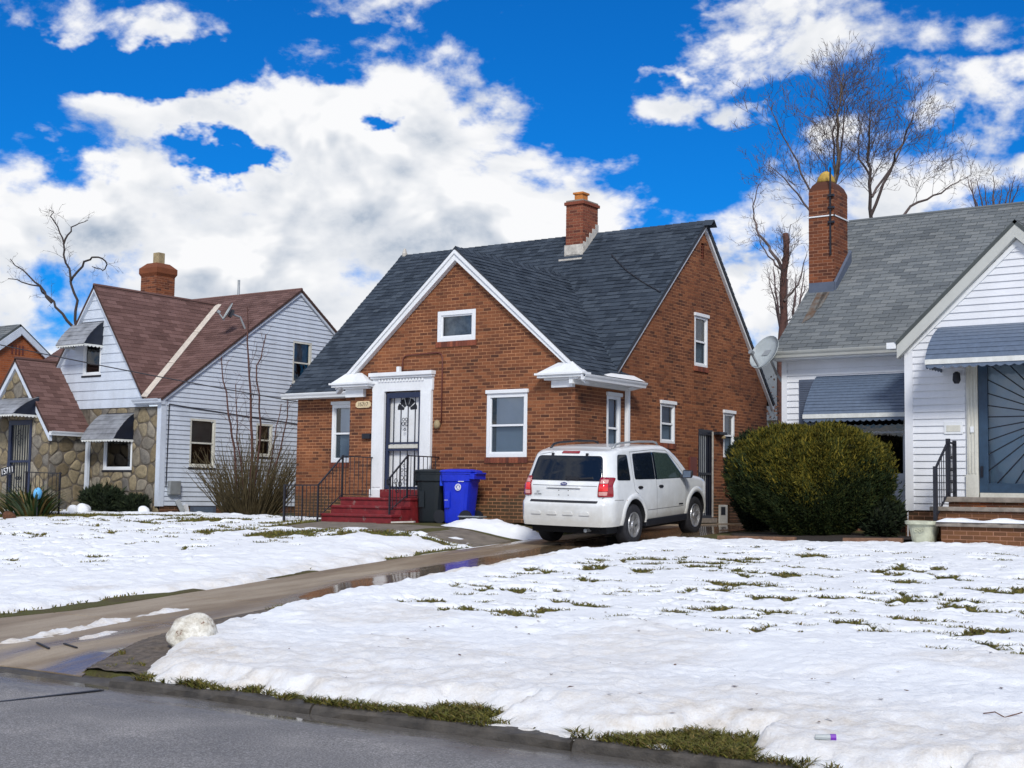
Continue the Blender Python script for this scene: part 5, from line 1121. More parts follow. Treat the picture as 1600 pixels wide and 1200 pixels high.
# ---- brick porch
PO = empty('brick_porch', (8.4, .6, 0), 0, 'brick porch steps with stone caps before the sunburst storm door', 'porch')
def bricks_on(nm, x0, x1, y0, y1, z0, z1, mat, seed, soldier=False):
    co = MB().box((x0, y0, z0), (x1, y1, z1)).build(nm, 'mortar_dark', PO); fr = F((x0, y0, 0), (1, 0, 0), (0, 0, 1)); fr2 = F((x0, y1, 0), (0, -1, 0), (0, 0, 1)); n = 0
    k = 0
    for f_, w in ((fr, x1-x0), (fr2, y1-y0)):
        if soldier:
            u = .0
            while u < w-.03: MB().fbox(f_, (u+.005, z0+.005, -.01), (min(u+.067, w), z1-.005, .01)).build('brick', mat, co); u += .0677
        else:
            L_ = []; brick_face(f_, [(0, z0), (w, z0), (w, z1), (0, z1)], [], L_, seed=seed)
            for (ff, q, full, u, v, d) in L_: MB().plate(ff, q, -.01, d).build('brick', mat, co)
    return co
bricks_on('landing', 6.97, 9.9, .45, 1.58, -.2, .515, 'brick_porch', 3); MB().box((6.90, .38, .516), (9.95, 1.58, .60)).build('landing_cap', 'concrete_cap', PO, bevel=.015)
bricks_on('step', 6.86, 9.9, .06, .44, -.2, .37, 'brick_porch', 4); MB().box((6.80, .0, .371), (9.95, .378, .44)).build('step_cap', 'concrete_cap', PO, bevel=.015)
bricks_on('low_wall', 7.12, 9.9, -.40, -.06, -.25, .13, 'brick_porch', 5); MB().box((7.05, -.47, .131), (9.95, -.02, .20)).build('wall_cap', 'concrete_cap', PO, bevel=.015)
rg = random.Random(4); vs = []; nX = 26
for i in range(nX):
    x = 7.07+i*(2.86/(nX-1)); h = .05+.02*math.sin(i*.9)+rg.uniform(-.012, .012)
    if i == 0: h = .015
    for (y, t) in ((-.49+rg.uniform(-.02, .02), .0), (-.45, h*.85), (-.3, h), (-.1, h*.9), (-.03, 0)): vs.append((x, y, .201+t))
tag(MB().add(vs, [(i*5+j, (i+1)*5+j, (i+1)*5+j+1, i*5+j+1) for i in range(nX-1) for j in range(4)]).build('snow', 'snow', None, smooth=True), 'strip of snow lying on the low porch wall cap', 'snow', kind='stuff')
bars = []
for i in range(3): bars.append(((6.95, .58+i*.075, .66), (6.95, .58+i*.075, 1.45)))
for i in range(5): t = (i+.7)/5.6; bars.append(((6.95, .46-.6*t, .62-.42*t), (6.95, .46-.6*t, 1.44-.42*t)))
railing('stair_railing', 'black cast iron railing on the brick porch of the white house', [([(6.95, .83, 1.47), (6.95, .50, 1.50), (6.95, -.15, 1.03)], .035, .025), ([(6.95, .83, .68), (6.95, .50, .68), (6.95, -.15, .25)], .025, .02)],
        [((6.95, .83, .60), (6.95, .83, 1.53), .055), ((6.95, .50, .60), (6.95, .50, 1.55), .06), ((6.95, -.15, .1), (6.95, -.15, 1.08), .055)], bars, [(F((6.95, .5, 0), (0, 1, 0), (0, 0, 1)), .09+.075*k, .85+.2*j, .026) for k in range(3) for j in range(3)], group=None)
pl = MB(); P_ = [(.155, -.15), (.17, -.13), (.225, .14), (.27, .155), (.275, .20), (.255, .21), (.235, .20), (.215, .12)]
def square_lathe(prof, c, n=32, p=3.2):
    vs = []
    for r, h in prof:
        for k in range(n):
            w = 2*math.pi*k/n; cc, s_ = math.cos(w), math.sin(w); rr = r/((abs(cc)**p+abs(s_)**p)**(1/p)); vs.append((c[0]+rr*cc, c[1]+rr*s_, c[2]+h))
    return vs, [(i*n+k, i*n+(k+1) % n, (i+1)*n+(k+1) % n, (i+1)*n+k) for i in range(len(prof)-1) for k in range(n)]+[tuple(range(n))[::-1], tuple(range((len(prof)-1)*n, len(prof)*n))]
PT = empty('planter', (6.78, -.20, -.15), 0, 'pale green square planter standing by the porch low wall', 'planter')
vs, fs = square_lathe(P_, (6.78, -.20, 0)); MB().add(vs, fs).build('pot', 'planter', PT, smooth=False)
mb = MB(); FPT = F((6.78, -.415, 0), (1, 0, 0), (0, 0, 1))
for k in range(4): ring(mb, FPT, -.06+.035*k, .05+.02*(k % 2), .022, .007)
mb.build('relief', 'planter', PT)
dd, dc, dn, da, db = dish('satellite_dish', 'big grey satellite dish mounted at the white house eave corner', (2.86, 2.34, 3.32), (-.30, -.80, .46), .34, (2.93, 3.05, 2.75), (2.78, 3.0, 2.98))
mb = MB(); fd = F(dc+dn*.012, da, db); mb.plate(fd, [(-.10, -.05), (.06, -.05), (.12, .07), (-.04, .07)], .0, .006); mb.build('marking', 'metal_grey', dd)
# ================================================================== brick house at the far left, low garage behind
H4 = empty('far_brick_house', (-28, 4.5, 0), 0, 'orange brick gable house with grey roof at the far left edge', 'house')
F4 = F((-24.5, -.6, 0), (0, 1, 0), (0, 0, 1)); p4 = [(0, 0), (11, 0), (11, .9), (5.5, 5.7), (0, .9)]; p4 = [(0, 0), (11, 0), (11, 1.6), (5.5, 5.62), (0, 1.6)]; o4 = [(4.9, 5.7, 2.3, 3.7)]
mb = MB(); sheet(mb, F4, p4, o4); w4 = mb.build('wall', 'mortar_dark', H4); L4 = []; brick_face(F4, p4, o4, L4, seed=12); lay_bricks(w4, L4, 'brick_orange', 0); win(H4, F4, *o4[0], header=False, inner='blind')
mb = MB(); a4 = math.atan((5.83-1.7)/5.6)
fr4 = F((-33, -.7, 1.7), (1, 0, 0), (0, math.cos(a4), math.sin(a4))); fr4b = F((-24.4, 10.5, 1.7), (-1, 0, 0), (0, -math.cos(a4), math.sin(a4))); q4 = [(0, 0), (8.6, 0), (8.6, 5.6/math.cos(a4)), (0, 5.6/math.cos(a4))]
mb.plate(fr4, q4, -.08, 0).plate(fr4b, q4, -.08, 0); r4 = mb.build('roof', 'roof_deck_grey', H4); sh = []; shingle_face(fr4, q4, sh, seed=5, tri=True, widths=(.3,), expo=.14, joint=.01); lay_shingles(r4, sh, 'shingle_grey', 0)
mb = MB(); rake(mb, (-24.42, -.7, 1.62), (-24.42, 4.9, 5.75), .28, (.06, 0, 0)); rake(mb, (-24.42, 10.5, 1.62), (-24.42, 4.9, 5.75), .22, (.06, 0, 0)); mb.build('rake_board', 'siding_skylit', H4, fix=True)
mb = MB()
for i in range(4): mb.fbox(F4, (5.25+i*.13, 4.85, .012), (5.31+i*.13, 5.15, .02))
mb.build('gable_vent', 'copper_brown', H4)
mb = MB(); mb.box((-33, -.55, 0), (-32.98, 10.4, 1.7)).box((-33, -.6, 0), (-24.5, -.58, 1.7)); mb.build('wall', 'brick_orange', H4)
H5 = empty('garage', (-7.5, 26, 0), 0, 'pale grey garage with hipped roof far behind the gap', 'garage')
mb = MB(); mb.box((-12.0, 24, -.05), (-3.2, 30, 3.4)); mb.build('wall', 'siding_white', H5)
mb = MB(); mb.add([(-12.3, 23.7, 3.4), (-2.9, 23.7, 3.4), (-2.9, 30.3, 3.4), (-12.3, 30.3, 3.4), (-9.5, 27, 6.0), (-5.6, 27, 6.0)], [(0, 1, 5, 4), (1, 2, 5), (2, 3, 4, 5), (3, 0, 4), (3, 2, 1, 0)]); mb.build('roof', 'shingle_grey', H5)
mb = MB(); mb.box((-7.2, 23.96, 0), (-4.4, 23.99, 2.2)); mb.build('garage_door', 'fascia_grey', H5)
# ================================================================== white sport utility vehicle
b = NB('car_paint'); n_ = b.noise(3, 5, .6, coord='Object'); sz = b.n('ShaderNodeSeparateXYZ'); b.l(b.n('ShaderNodeTexCoord').outputs['Object'], sz.inputs[0]); gr_ = b.ramp(b.math('ADD', sz.outputs[2], b.math('MULTIPLY', b.noise(5, 5, .65), -.45)), [(.18, (.75, .75, .75)), (.62, (0, 0, 0))])
b.col(b.mix(gr_, b.ramp(n_, [(.35, (.66, .68, .69)), (.65, (.76, .775, .78))]), (.42, .39, .33))); b.set(Roughness=b.math('ADD', .28, b.math('MULTIPLY', gr_, .3))); b.b.inputs['Coat Weight'].default_value = .6; b.b.inputs['Coat Roughness'].default_value = .06
flat('car_grime', (.52, .51, .46), .5, var=.2, scale=5)
flat('car_black', (.010, .011, .016), .45, var=.2); flat('car_seam', (.10, .10, .105), .6); flat('wheel_well', (.008, .008, .010), .9)
b = NB('car_glass'); b.col((.006, .010, .018)); b.set(Roughness=.04); b.b.inputs['Specular IOR Level'].default_value = .45; b.b.inputs['Coat Weight'].default_value = .0; b.b.inputs['Coat Roughness'].default_value = .02
b = NB('car_glass_front'); b.col((.035, .055, .050)); b.set(Roughness=.05); b.b.inputs['Specular IOR Level'].default_value = .7
b = NB('lamp_red'); b.col((.24, .006, .012)); b.set(Roughness=.12); b.b.inputs['Coat Weight'].default_value = 1.0
b = NB('lamp_red_bright'); b.col((.75, .02, .02)); b.set(Roughness=.12); b.b.inputs['Coat Weight'].default_value = 1.0
b = NB('lamp_clear'); b.col((.62, .30, .27)); b.set(Roughness=.12); b.b.inputs['Coat Weight'].default_value = 1.0
b = NB('alloy'); b.col(b.ramp(b.noise(14, 4, .6), [(.3, (.38, .38, .39)), (.7, (.62, .62, .63))])); b.set(Roughness=.32, Metallic=.75)
b = NB('tyre'); b.col(b.ramp(b.noise(25, 4, .6), [(.3, (.008, .008, .011)), (.7, (.020, .020, .025))])); b.set(Roughness=.8)
flat('badge_blue', (.015, .022, .14), .3)
CAR = empty('parked_car', (1.30, -.20, 0), 0, 'white sport utility vehicle parked on the wet driveway beside the brick house', 'car', local=True)
CAR.rotation_euler = (math.atan2(.155, 2.62), math.atan2(.03, 1.55), .078); CAR.location = (1.20, -.20, -.212)
lerp = lambda x, xs, ys: float(np.interp(x, xs, ys))
def sm(x, a, c): t = min(1, max(0, (x-a)/(c-a))); return t*t*(3-2*t)
def c_top(y): return lerp(y, [-2.22, -2.0, -1.6, -.9, -.2, .15, .38, .62, .86, 1.02, 1.14, 1.3, 1.6, 1.9, 2.06, 2.15, 2.2], [1.63, 1.655, 1.69, 1.715, 1.715, 1.70, 1.645, 1.52, 1.34, 1.20, 1.15, 1.125, 1.09, 1.035, .98, .90, .78])
def c_hw(y, z):
    w = .885-.035*sm(.52-z, 0, .2)-.012*sm(z, .9, 1.05)
    if z > 1.06: w -= (z-1.06)*.205
    w -= .13*max(0, (-1.93-y)/.27)**2.2 + .20*max(0, (y-1.5)/.7)**2.0
    return w
def c_sh(y, z):
    s_ = -.075*(1-sm(z, .74, .82))+.25*max(0, z-1.03)/.62*sm(z, 1.0, 1.12)+.07*sm(z, 1.52, 1.66)
    return y + s_*sm(-y, 1.35, 2.1)
ys = sorted(set([round(v, 3) for v in list(np.linspace(-2.2, -1.5, 15))+list(np.linspace(-1.5, 1.0, 30))+list(np.linspace(1.0, 2.2, 24))]))
zs_t = list(np.linspace(0, 1, 34)); rings = []
for y in ys:
    zt = c_top(y); zb = .37; r_ = min(.10, (zt-zb)*.25); R_ = []
    for t in zs_t:
        z = zb+(zt-r_-zb)*t; R_.append((c_hw(y, z), z))
    w1 = c_hw(y, zt-r_)
    for k in range(1, 7):
        a = math.pi/2*k/6; R_.append((w1-.125*(1-math.cos(a)), zt-r_+r_*.88*math.sin(a)))
    xe = R_[-1][0]; zl = R_[-1][1]
    for k in range(1, 6): t = k/6; R_.append((xe*(1-t), zl+r_*.12*(1-(1-t)**2)+.0))
    R_.append((0, zl+r_*.12)); rings.append([(x, c_sh(y, z), z) for x, z in R_])
K = len(rings[0]); full = [r+[(-x, y, z) for x, y, z in r[-2::-1]] for r in rings]; KK = len(full[0]); mb = MB()
for r in full: mb.v += r
for i in range(len(full)-1): mb.f += [(i*KK+k, (i+1)*KK+k, (i+1)*KK+k+1, i*KK+k+1)[::-1] for k in range(KK-1)]+[(i*KK+KK-1, (i+1)*KK+KK-1, (i+1)*KK, i*KK)[::-1]]
def endcap(ridx, flip, bul):
    r = full[ridx]; base = ridx*KK; prev = None; cols = 11
    for k in range(K):
        L_, R2 = r[KK-1-k], r[k]; row = []
        for c in range(cols):
            t = c/(cols-1)
            if c == 0: row.append(base+KK-1-k)
            elif c == cols-1: row.append(base+k)
            else:
                if k == K-1: row.append(base+k); continue
                x = L_[0]+(R2[0]-L_[0])*t; mb.v.append((x, R2[1]+bul*(1-(2*t-1)**2), R2[2])); row.append(len(mb.v)-1)
        if prev:
            for c in range(cols-1):
                q = [prev[c], prev[c+1], row[c+1], row[c]]; q2 = []
                for i in q:
                    if i not in q2: q2.append(i)
                if len(q2) > 2: mb.f.append(tuple(q2[::-1] if flip else q2))
        prev = row
endcap(0, False, -.045); endcap(len(full)-1, True, .07)
me = mb.mesh('body', 'car_paint', True); bm = bmesh.new(); bm.from_mesh(me); bmesh.ops.remove_doubles(bm, verts=bm.verts, dist=1e-5); bmesh.ops.recalc_face_normals(bm, faces=bm.faces); bvh = BVHTree.FromBMesh(bm); bm.to_mesh(me); bm.free(); me.polygons.foreach_set('use_smooth', [True]*len(me.polygons))
body = bpy.data.objects.new('body', me); link(body, CAR)
cut = MB()
for yy in (-1.31, 1.31):
    for sx in (-1, 1): cut.lathe([(.425, sx*.52), (.425, sx*1.1)] if sx > 0 else [(.425, sx*1.1), (.425, sx*.52)], 36, (0, yy, .375), 'X')
co = cut.build('cutter', 'wheel_well', None, fix=True); md = body.modifiers.new('b', 'BOOLEAN'); md.object = co; md.operation = 'DIFFERENCE'; md.solver = 'EXACT'; md.material_mode = 'TRANSFER'
bpy.context.view_layer.update(); md.object = co
# evaluate in local space: put both at the origin for the cut
_sv = (body.parent, CAR.matrix_basis.copy()); body.parent = None; bpy.context.view_layer.update()
nm = bpy.data.meshes.new_from_object(body.evaluated_get(bpy.context.evaluated_depsgraph_get())); body.modifiers.clear(); body.data = nm; nm.name = 'body'; body.parent = CAR; bpy.data.objects.remove(co)
for p_ in nm.polygons: p_.use_smooth = True
try: nm.set_sharp_from_angle(angle=R(38))
except Exception: pass
def hit(mode, a, b_):
    if mode == 'R': o, d = Vector((3, a, b_)), Vector((-1, 0, 0))
    elif mode == 'L': o, d = Vector((-3, a, b_)), Vector((1, 0, 0))
    elif mode == 'B': o, d = Vector((a, -4, b_)), Vector((0, 1, 0))
    else: o, d = Vector((a, b_, 4)), Vector((0, 0, -1))
    h = bvh.ray_cast(o, d); return (h[0] if h[0] else o+d*2.2), -d
def rnd_poly(q, r=.05, k=4):
    out = []; n = len(q)
    for i in range(n):
        p0, p1, p2 = Vector(q[i-1]), Vector(q[i]), Vector(q[(i+1) % n]); a, c = p0-p1, p2-p1; rr = min(r, a.length*.45, c.length*.45); s_, e = p1+a.normalized()*rr, p1+c.normalized()*rr
        for j in range(k+1): t = j/k; out.append(tuple(s_*(1-t)**2+p1*2*t*(1-t)+e*t*t))
    return out
def dense(q, st=.07):
    out = []; n = len(q)
    for i in range(n):
        p, c = Vector(q[i]), Vector(q[(i+1) % n]); m = max(1, int((c-p).length/st)); out += [tuple(p.lerp(c, j/m)) for j in range(m)]
    return out
def decal(name, mode, poly, mat, off=.004, parent=None, r=.05, st=.07, rim=True):
    q = dense(rnd_poly(poly, r) if r else poly, st); cx_ = sum(p[0] for p in q)/len(q); cy_ = sum(p[1] for p in q)/len(q); n = len(q); vs = []; fs = []
    for t in (1, .94, .84, .68, .5, .3, .1):
        for p in q: h, o = hit(mode, cx_+(p[0]-cx_)*t, cy_+(p[1]-cy_)*t); vs.append(h+o*off)
    for k in range(6): fs += [(k*n+i, k*n+(i+1) % n, (k+1)*n+(i+1) % n, (k+1)*n+i) for i in range(n)]
    fs.append(tuple(range(6*n, 7*n))); b0_ = len(vs)
    for p in q: h, o = hit(mode, p[0]+(p[0]-cx_)*.01, p[1]+(p[1]-cy_)*.01); vs.append(h-o*.006)
    fs += [(b0_+i, b0_+(i+1) % n, (i+1) % n, i) for i in range(n)]
    return MB().add(vs, fs).build(name, mat, parent or CAR, smooth=True, fix=True)
def strip(name, mode, pts, w, mat, off=.003, parent=None):
    mb = MB(); pts = [Vector(p) for p in pts]; d = []
    pl_ = []
    for p, c in zip(pts[:-1], pts[1:]):
        m = max(1, int((c-p).length/.05)); pl_ += [p.lerp(c, j/m) for j in range(m)]
    pl_.append(pts[-1]); vs = []
    for i, p in enumerate(pl_):
        t = (pl_[min(i+1, len(pl_)-1)]-pl_[max(0, i-1)]).normalized(); nn = Vector((-t.y, t.x))*w*.5
        for s_ in (-1, 1): h, o = hit(mode, *(p+nn*s_)); vs.append(h+o*off)
    return mb.add(vs, [(2*i, 2*i+1, 2*i+3, 2*i+2) for i in range(len(pl_)-1)]).build(name, mat, parent or CAR, smooth=True)
for md_, sx in (('R', 1), ('L', -1)):
    decal('quarter_window', md_, [(-1.93, 1.14), (-1.43, 1.12), (-1.41, 1.56), (-1.76, 1.565)], 'car_glass', .005, r=.05)
    decal('rear_door_window', md_, [(-1.26, 1.13), (-.44, 1.105), (-.40, 1.585), (-1.20, 1.57)], 'car_glass', .004, r=.05)
    decal('front_door_window', md_, [(-.37, 1.10), (.78, 1.085), (.66, 1.19), (.24, 1.545), (-.34, 1.585)], 'car_glass_front', .004, r=.04)
    strip('pillar_trim', md_, [(-.405, 1.10), (-.37, 1.58)], .075, 'car_glass', .005)
    for pts in ([(-.42, 1.08), (-.42, .46)], [(-1.32, 1.10), (-1.30, .95), (-1.02, .80), (-.88, .60), (-.86, .46)], [(.80, 1.08), (.84, .80), (.80, .46)], [(-1.32, 1.10), (-1.28, 1.6)], [(-2.05, .815), (-1.74, .80)], [(-1.3, 1.60), (-.38, 1.622), (.18, 1.60), (.60, 1.33), (.83, 1.13)]): strip('door_seam', md_, pts, .008, 'car_seam', .0018)
    strip('door_crease', md_, [(-.80, .58), (.72, .575)], .010, 'car_seam', .0012)
    for (hy, hz_) in ((-1.08, .985), (-.24, .97)):
        h, o = hit(md_, hy, hz_); hd = MB(); hd.add([h+o*.0+Vector((0, dy_, dz_2)) for dy_, dz_2 in ((-.11, .0), (-.05, .028), (.06, .026), (.11, .0), (.05, -.03), (-.06, -.028))], [(0, 1, 2, 3, 4, 5)]); q = [(hy+a, hz_+c) for a, c in ((-.10, .004), (-.05, .026), (.05, .024), (.10, 0), (.05, -.026), (-.05, -.026))]
        decal('door_handle', md_, q, 'car_black', .012, r=.015, st=.03)
    for wy in (-1.31, 1.31):                 # flared arches
        vs = []; A0 = [(-14 if wy < 0 else -22)+(208 if wy < 0 else 224)*i/26 for i in range(27)]; rr = (.425, .44, .485, .515, .53); oo = (.006, .024, .026, .012, -.004)
        for a in A0:
            for q, f_ in zip(rr, oo): h, o = hit(md_, wy+q*math.cos(R(a)), max(.375, .375+q*math.sin(R(a)))); vs.append(h+o*f_)
        MB().add(vs, [(i*5+j, i*5+j+1, (i+1)*5+j+1, (i+1)*5+j) for i in range(26) for j in range(4)]).build('wheel_arch', 'car_paint', CAR, smooth=True, fix=True)
    mb = MB(); mb.box((sx*.80 if sx > 0 else -.90, -.86, .30), (.90 if sx > 0 else -.80, .86, .425)); mb.build('side_sill', 'car_black', CAR, bevel=.02)
    tl = decal('tail_light', 'B', [(sx*.635, .87), (sx*.845, .865), (sx*.84, 1.19), (sx*.66, 1.20)][::sx], 'lamp_red', .020, r=.03, st=.03)
    decal('lens', 'B', [(sx*.66, .965), (sx*.80, .965), (sx*.795, 1.085), (sx*.668, 1.085)][::sx], 'lamp_red_bright', .026, tl, r=.012, st=.03); decal('lens', 'B', [(sx*.66, .895), (sx*.79, .895), (sx*.795, .955), (sx*.66, .955)][::sx], 'lamp_clear', .026, tl, r=.012, st=.03); decal('lens', 'B', [(sx*.67, 1.095), (sx*.79, 1.095), (sx*.785, 1.16), (sx*.68, 1.16)][::sx], 'lamp_clear', .026, tl, r=.012, st=.03)
    decal('tail_light', md_, [(-2.17, .868), (-2.085, .865), (-2.075, 1.19), (-2.14, 1.20)], 'lamp_red', .020, r=.03, st=.03)
    # roof rail
    pts = [hit('T', sx*.60, y)[0]+Vector((0, 0, z)) for y, z in ((-1.62, .0), (-1.5, .05), (-1.3, .062), (-.6, .064), (.0, .06), (.14, .045), (.22, .0))]
    MB().tube(pts, [.018, .022, .018, .018, .018, .02, .018], 8).build('roof_rail', 'metal_grey' if sx > 0 else 'car_black', CAR, smooth=True)
    # mirror
    h, o = hit(md_, .62, 1.12); mm = MB(); c_ = h+Vector((sx*.13, .02, .03)); mm.add([c_+Vector((sx*a, y, z)) for a, y, z in ((-.10, -.02, -.075), (.10, .0, -.07), (.11, .01, .08), (-.08, -.01, .09), (-.07, .13, -.05), (.07, .11, -.05), (.08, .11, .06), (-.06, .13, .06))], [(0, 1, 2, 3), (4, 7, 6, 5), (0, 4, 5, 1), (1, 5, 6, 2), (2, 6, 7, 3), (3, 7, 4, 0)])
    mi = mm.build('wing_mirror', 'car_black', CAR, bevel=.025, fix=True, smooth=True); MB().add([c_+Vector((sx*a, -.022-.0*a, z)) for a, z in ((-.075, -.055), (.08, -.05), (.085, .06), (-.06, .068))], [(0, 1, 2, 3)]).build('mirror_glass', 'awning_slat', mi)
    mb = MB(); fbar(mb, h, c_+Vector((0, .05, -.04)), .06, .05); mb.build('arm', 'car_black', mi)
    # wheels
    for wy in (-1.31, 1.31):
        cx_ = sx*.755; prof = [(.215, -.105), (.25, -.115), (.315, -.118), (.345, -.10), (.357, -.06), (.359, 0), (.357, .06), (.345, .10), (.315, .118), (.25, .115), (.215, .105), (.215, -.105)]
        ty = MB().lathe(prof, 40, (cx_, wy, .357), 'X', cap=False).build('wheel', 'tyre', CAR, smooth=True, fix=True); of = sx*.085
        rm = MB(); rm.lathe([(.222, sx*.10), (.215, sx*.118), (.198, sx*.112), (.19, sx*.05), (.19, -sx*.06), (.0, -sx*.06)], 36, (cx_, wy, .357), 'X', cap=False)
        for k in range(6):
            w = 2*math.pi*k/6+.3; d = Vector((0, math.cos(w), math.sin(w))); pp = Vector((0, -math.sin(w), math.cos(w))); c0 = Vector((cx_+of, wy, .357))
            for s2_ in (1,):
                a0_, a1_ = .035, .205; w0, w1 = .030, .040; q = [c0+d*a0_+pp*w0, c0+d*a0_-pp*w0, c0+d*a1_-pp*w1+Vector((sx*.015, 0, 0)), c0+d*a1_+pp*w1+Vector((sx*.015, 0, 0))]; bk = [p-Vector((sx*.04, 0, 0)) for p in q]
                rm.add(q+bk, [(0, 1, 2, 3), (7, 6, 5, 4), (0, 4, 5, 1), (1, 5, 6, 2), (2, 6, 7, 3), (3, 7, 4, 0)])
        rm.lathe([(.0, sx*.108), (.05, sx*.105), (.065, sx*.085), (.065, sx*.03)], 20, (cx_, wy, .357), 'X', cap=False)
        rm.build('rim', 'alloy', ty, fix=True); MB().lathe([(.0, -sx*.03), (.185, -sx*.03), (.185, -sx*.05), (0, -sx*.05)], 24, (cx_, wy, .357), 'X', cap=False).build('brake', 'wheel_well', ty)
# rear end
rw = decal('rear_window', 'B', [(-.70, 1.13), (.70, 1.13), (.615, 1.545), (-.615, 1.545)], 'car_glass', .010, r=.07)
for x in (-.33, .33):
    h, o = hit('B', x, 1.56); MB().box((h.x-.022, h.y-.028, h.z-.06), (h.x+.022, h.y+.01, h.z+.03)).build('hinge', 'car_black', rw, bevel=.008)
p, o = hit('B', .06, 1.155); q, _ = hit('B', .52, 1.18); mb = MB(); fbar(mb, p+o*.03, q+o*.022, .03, .016, (0, -1, 0)); fbar(mb, p+o*.026+Vector((-.03, 0, .03)), p.lerp(q, .45)+o*.034, .05, .025, (0, -1, 0)); mb.build('wiper', 'car_black', rw)
decal('brake_lamp', 'B', [(-.17, 1.585), (.17, 1.585), (.16, 1.625), (-.16, 1.625)], 'lamp_red', .016, r=.01, st=.04)
for pts in ([(-.715, .84), (-.74, .98), (-.66, 1.14), (-.60, 1.56), (-.35, 1.605)], [(.715, .84), (.74, .86), (.63, .88), (.64, 1.2), (.66, 1.14), (.60, 1.56), (.35, 1.605)]): strip('tailgate_seam', 'B', pts[:2] if 0 else [pts[0], pts[1]] if pts[0][0] > 0 else pts, .008, 'car_seam', .0018)
strip('tailgate_crease', 'B', [(-.62, 1.045), (.62, 1.045)], .010, 'car_seam', .0012)
decal('plate_handle', 'B', [(-.33, 1.005), (.33, 1.005), (.30, 1.04), (-.30, 1.04)], 'car_paint', .028, r=.012, st=.04)
strip('plate_shadow_gap', 'B', [(-.31, 1.0), (.31, 1.0)], .014, 'car_seam', .004)
for x, z in ((-.09, .965), (.09, .965), (-.09, .885), (.09, .885)): decal('plate_bolt', 'B', [(x-.008, z-.008), (x+.008, z-.008), (x+.008, z+.008), (x-.008, z+.008)], 'car_seam', .004, r=.004, st=.01)
decal('bumper_step', 'B', [(-.64, .765), (.64, .765), (.64, .80), (-.64, .80)], 'car_black', .012, r=.008, st=.05)
for x in (-.50, -.19, .12, .43): decal('bumper_pad', 'B', [(x-.10, .555), (x+.10, .555), (x+.075, .615), (x-.075, .615)], 'car_paint', .018, r=.02, st=.04)
bd = decal('badge', 'B', [(.0+.062*math.cos(k*math.pi/8), 1.075+.027*math.sin(k*math.pi/8)) for k in range(16)], 'badge_blue', .012, r=0, st=.05)
h, o = hit('B', 0, 1.075); FBd = F(h+o*.0125, (1, 0, 0), (0, 0, 1)); text('lettering', 'Ford', F(h+o*.013, (1, 0, 0), (0, .18, 1)), 0, .002, 0, .040, 'letter_white', bd, .0006, shear=.25)
h, o = hit('B', -.50, .925); tb = F(h+o*.004+Vector((0, -.012, 0)), (1, -.03, 0), (0, 0, 1)); text('lettering', 'XLT', tb, 0, .01, 0, .035, 'car_black', CAR, .001); text('lettering', 'ESCAPE', tb, 0, -.032, 0, .033, 'car_black', CAR, .001, wscale=1.25)
h, o = hit('R', .55, .60); decal('door_badge', 'R', [(.52, .605), (.70, .60), (.70, .625), (.52, .63)], 'car_black', .005, r=.006, st=.04)
decal('rust_patch', 'R', [(-1.66, .735), (-1.57, .70), (-1.55, .76), (-1.62, .80)], 'rust', .010, r=.01, st=.03)
mb = MB(); mb.box((-.72, -2.05, .24), (.72, 1.9, .39)).box((-.60, -2.1, .30), (.60, -1.7, .40)); mb.build('underbody', 'wheel_well', CAR); MB().tube([(.40, -2.22, .30), (.40, -1.6, .30)], .032, 10).build('exhaust_pipe', 'metal_grey', CAR)
mb = MB(); mb.tube([(-.7, -1.31, .357), (.7, -1.31, .357)], .05, 8); mb.build('axle', 'wheel_well', CAR)

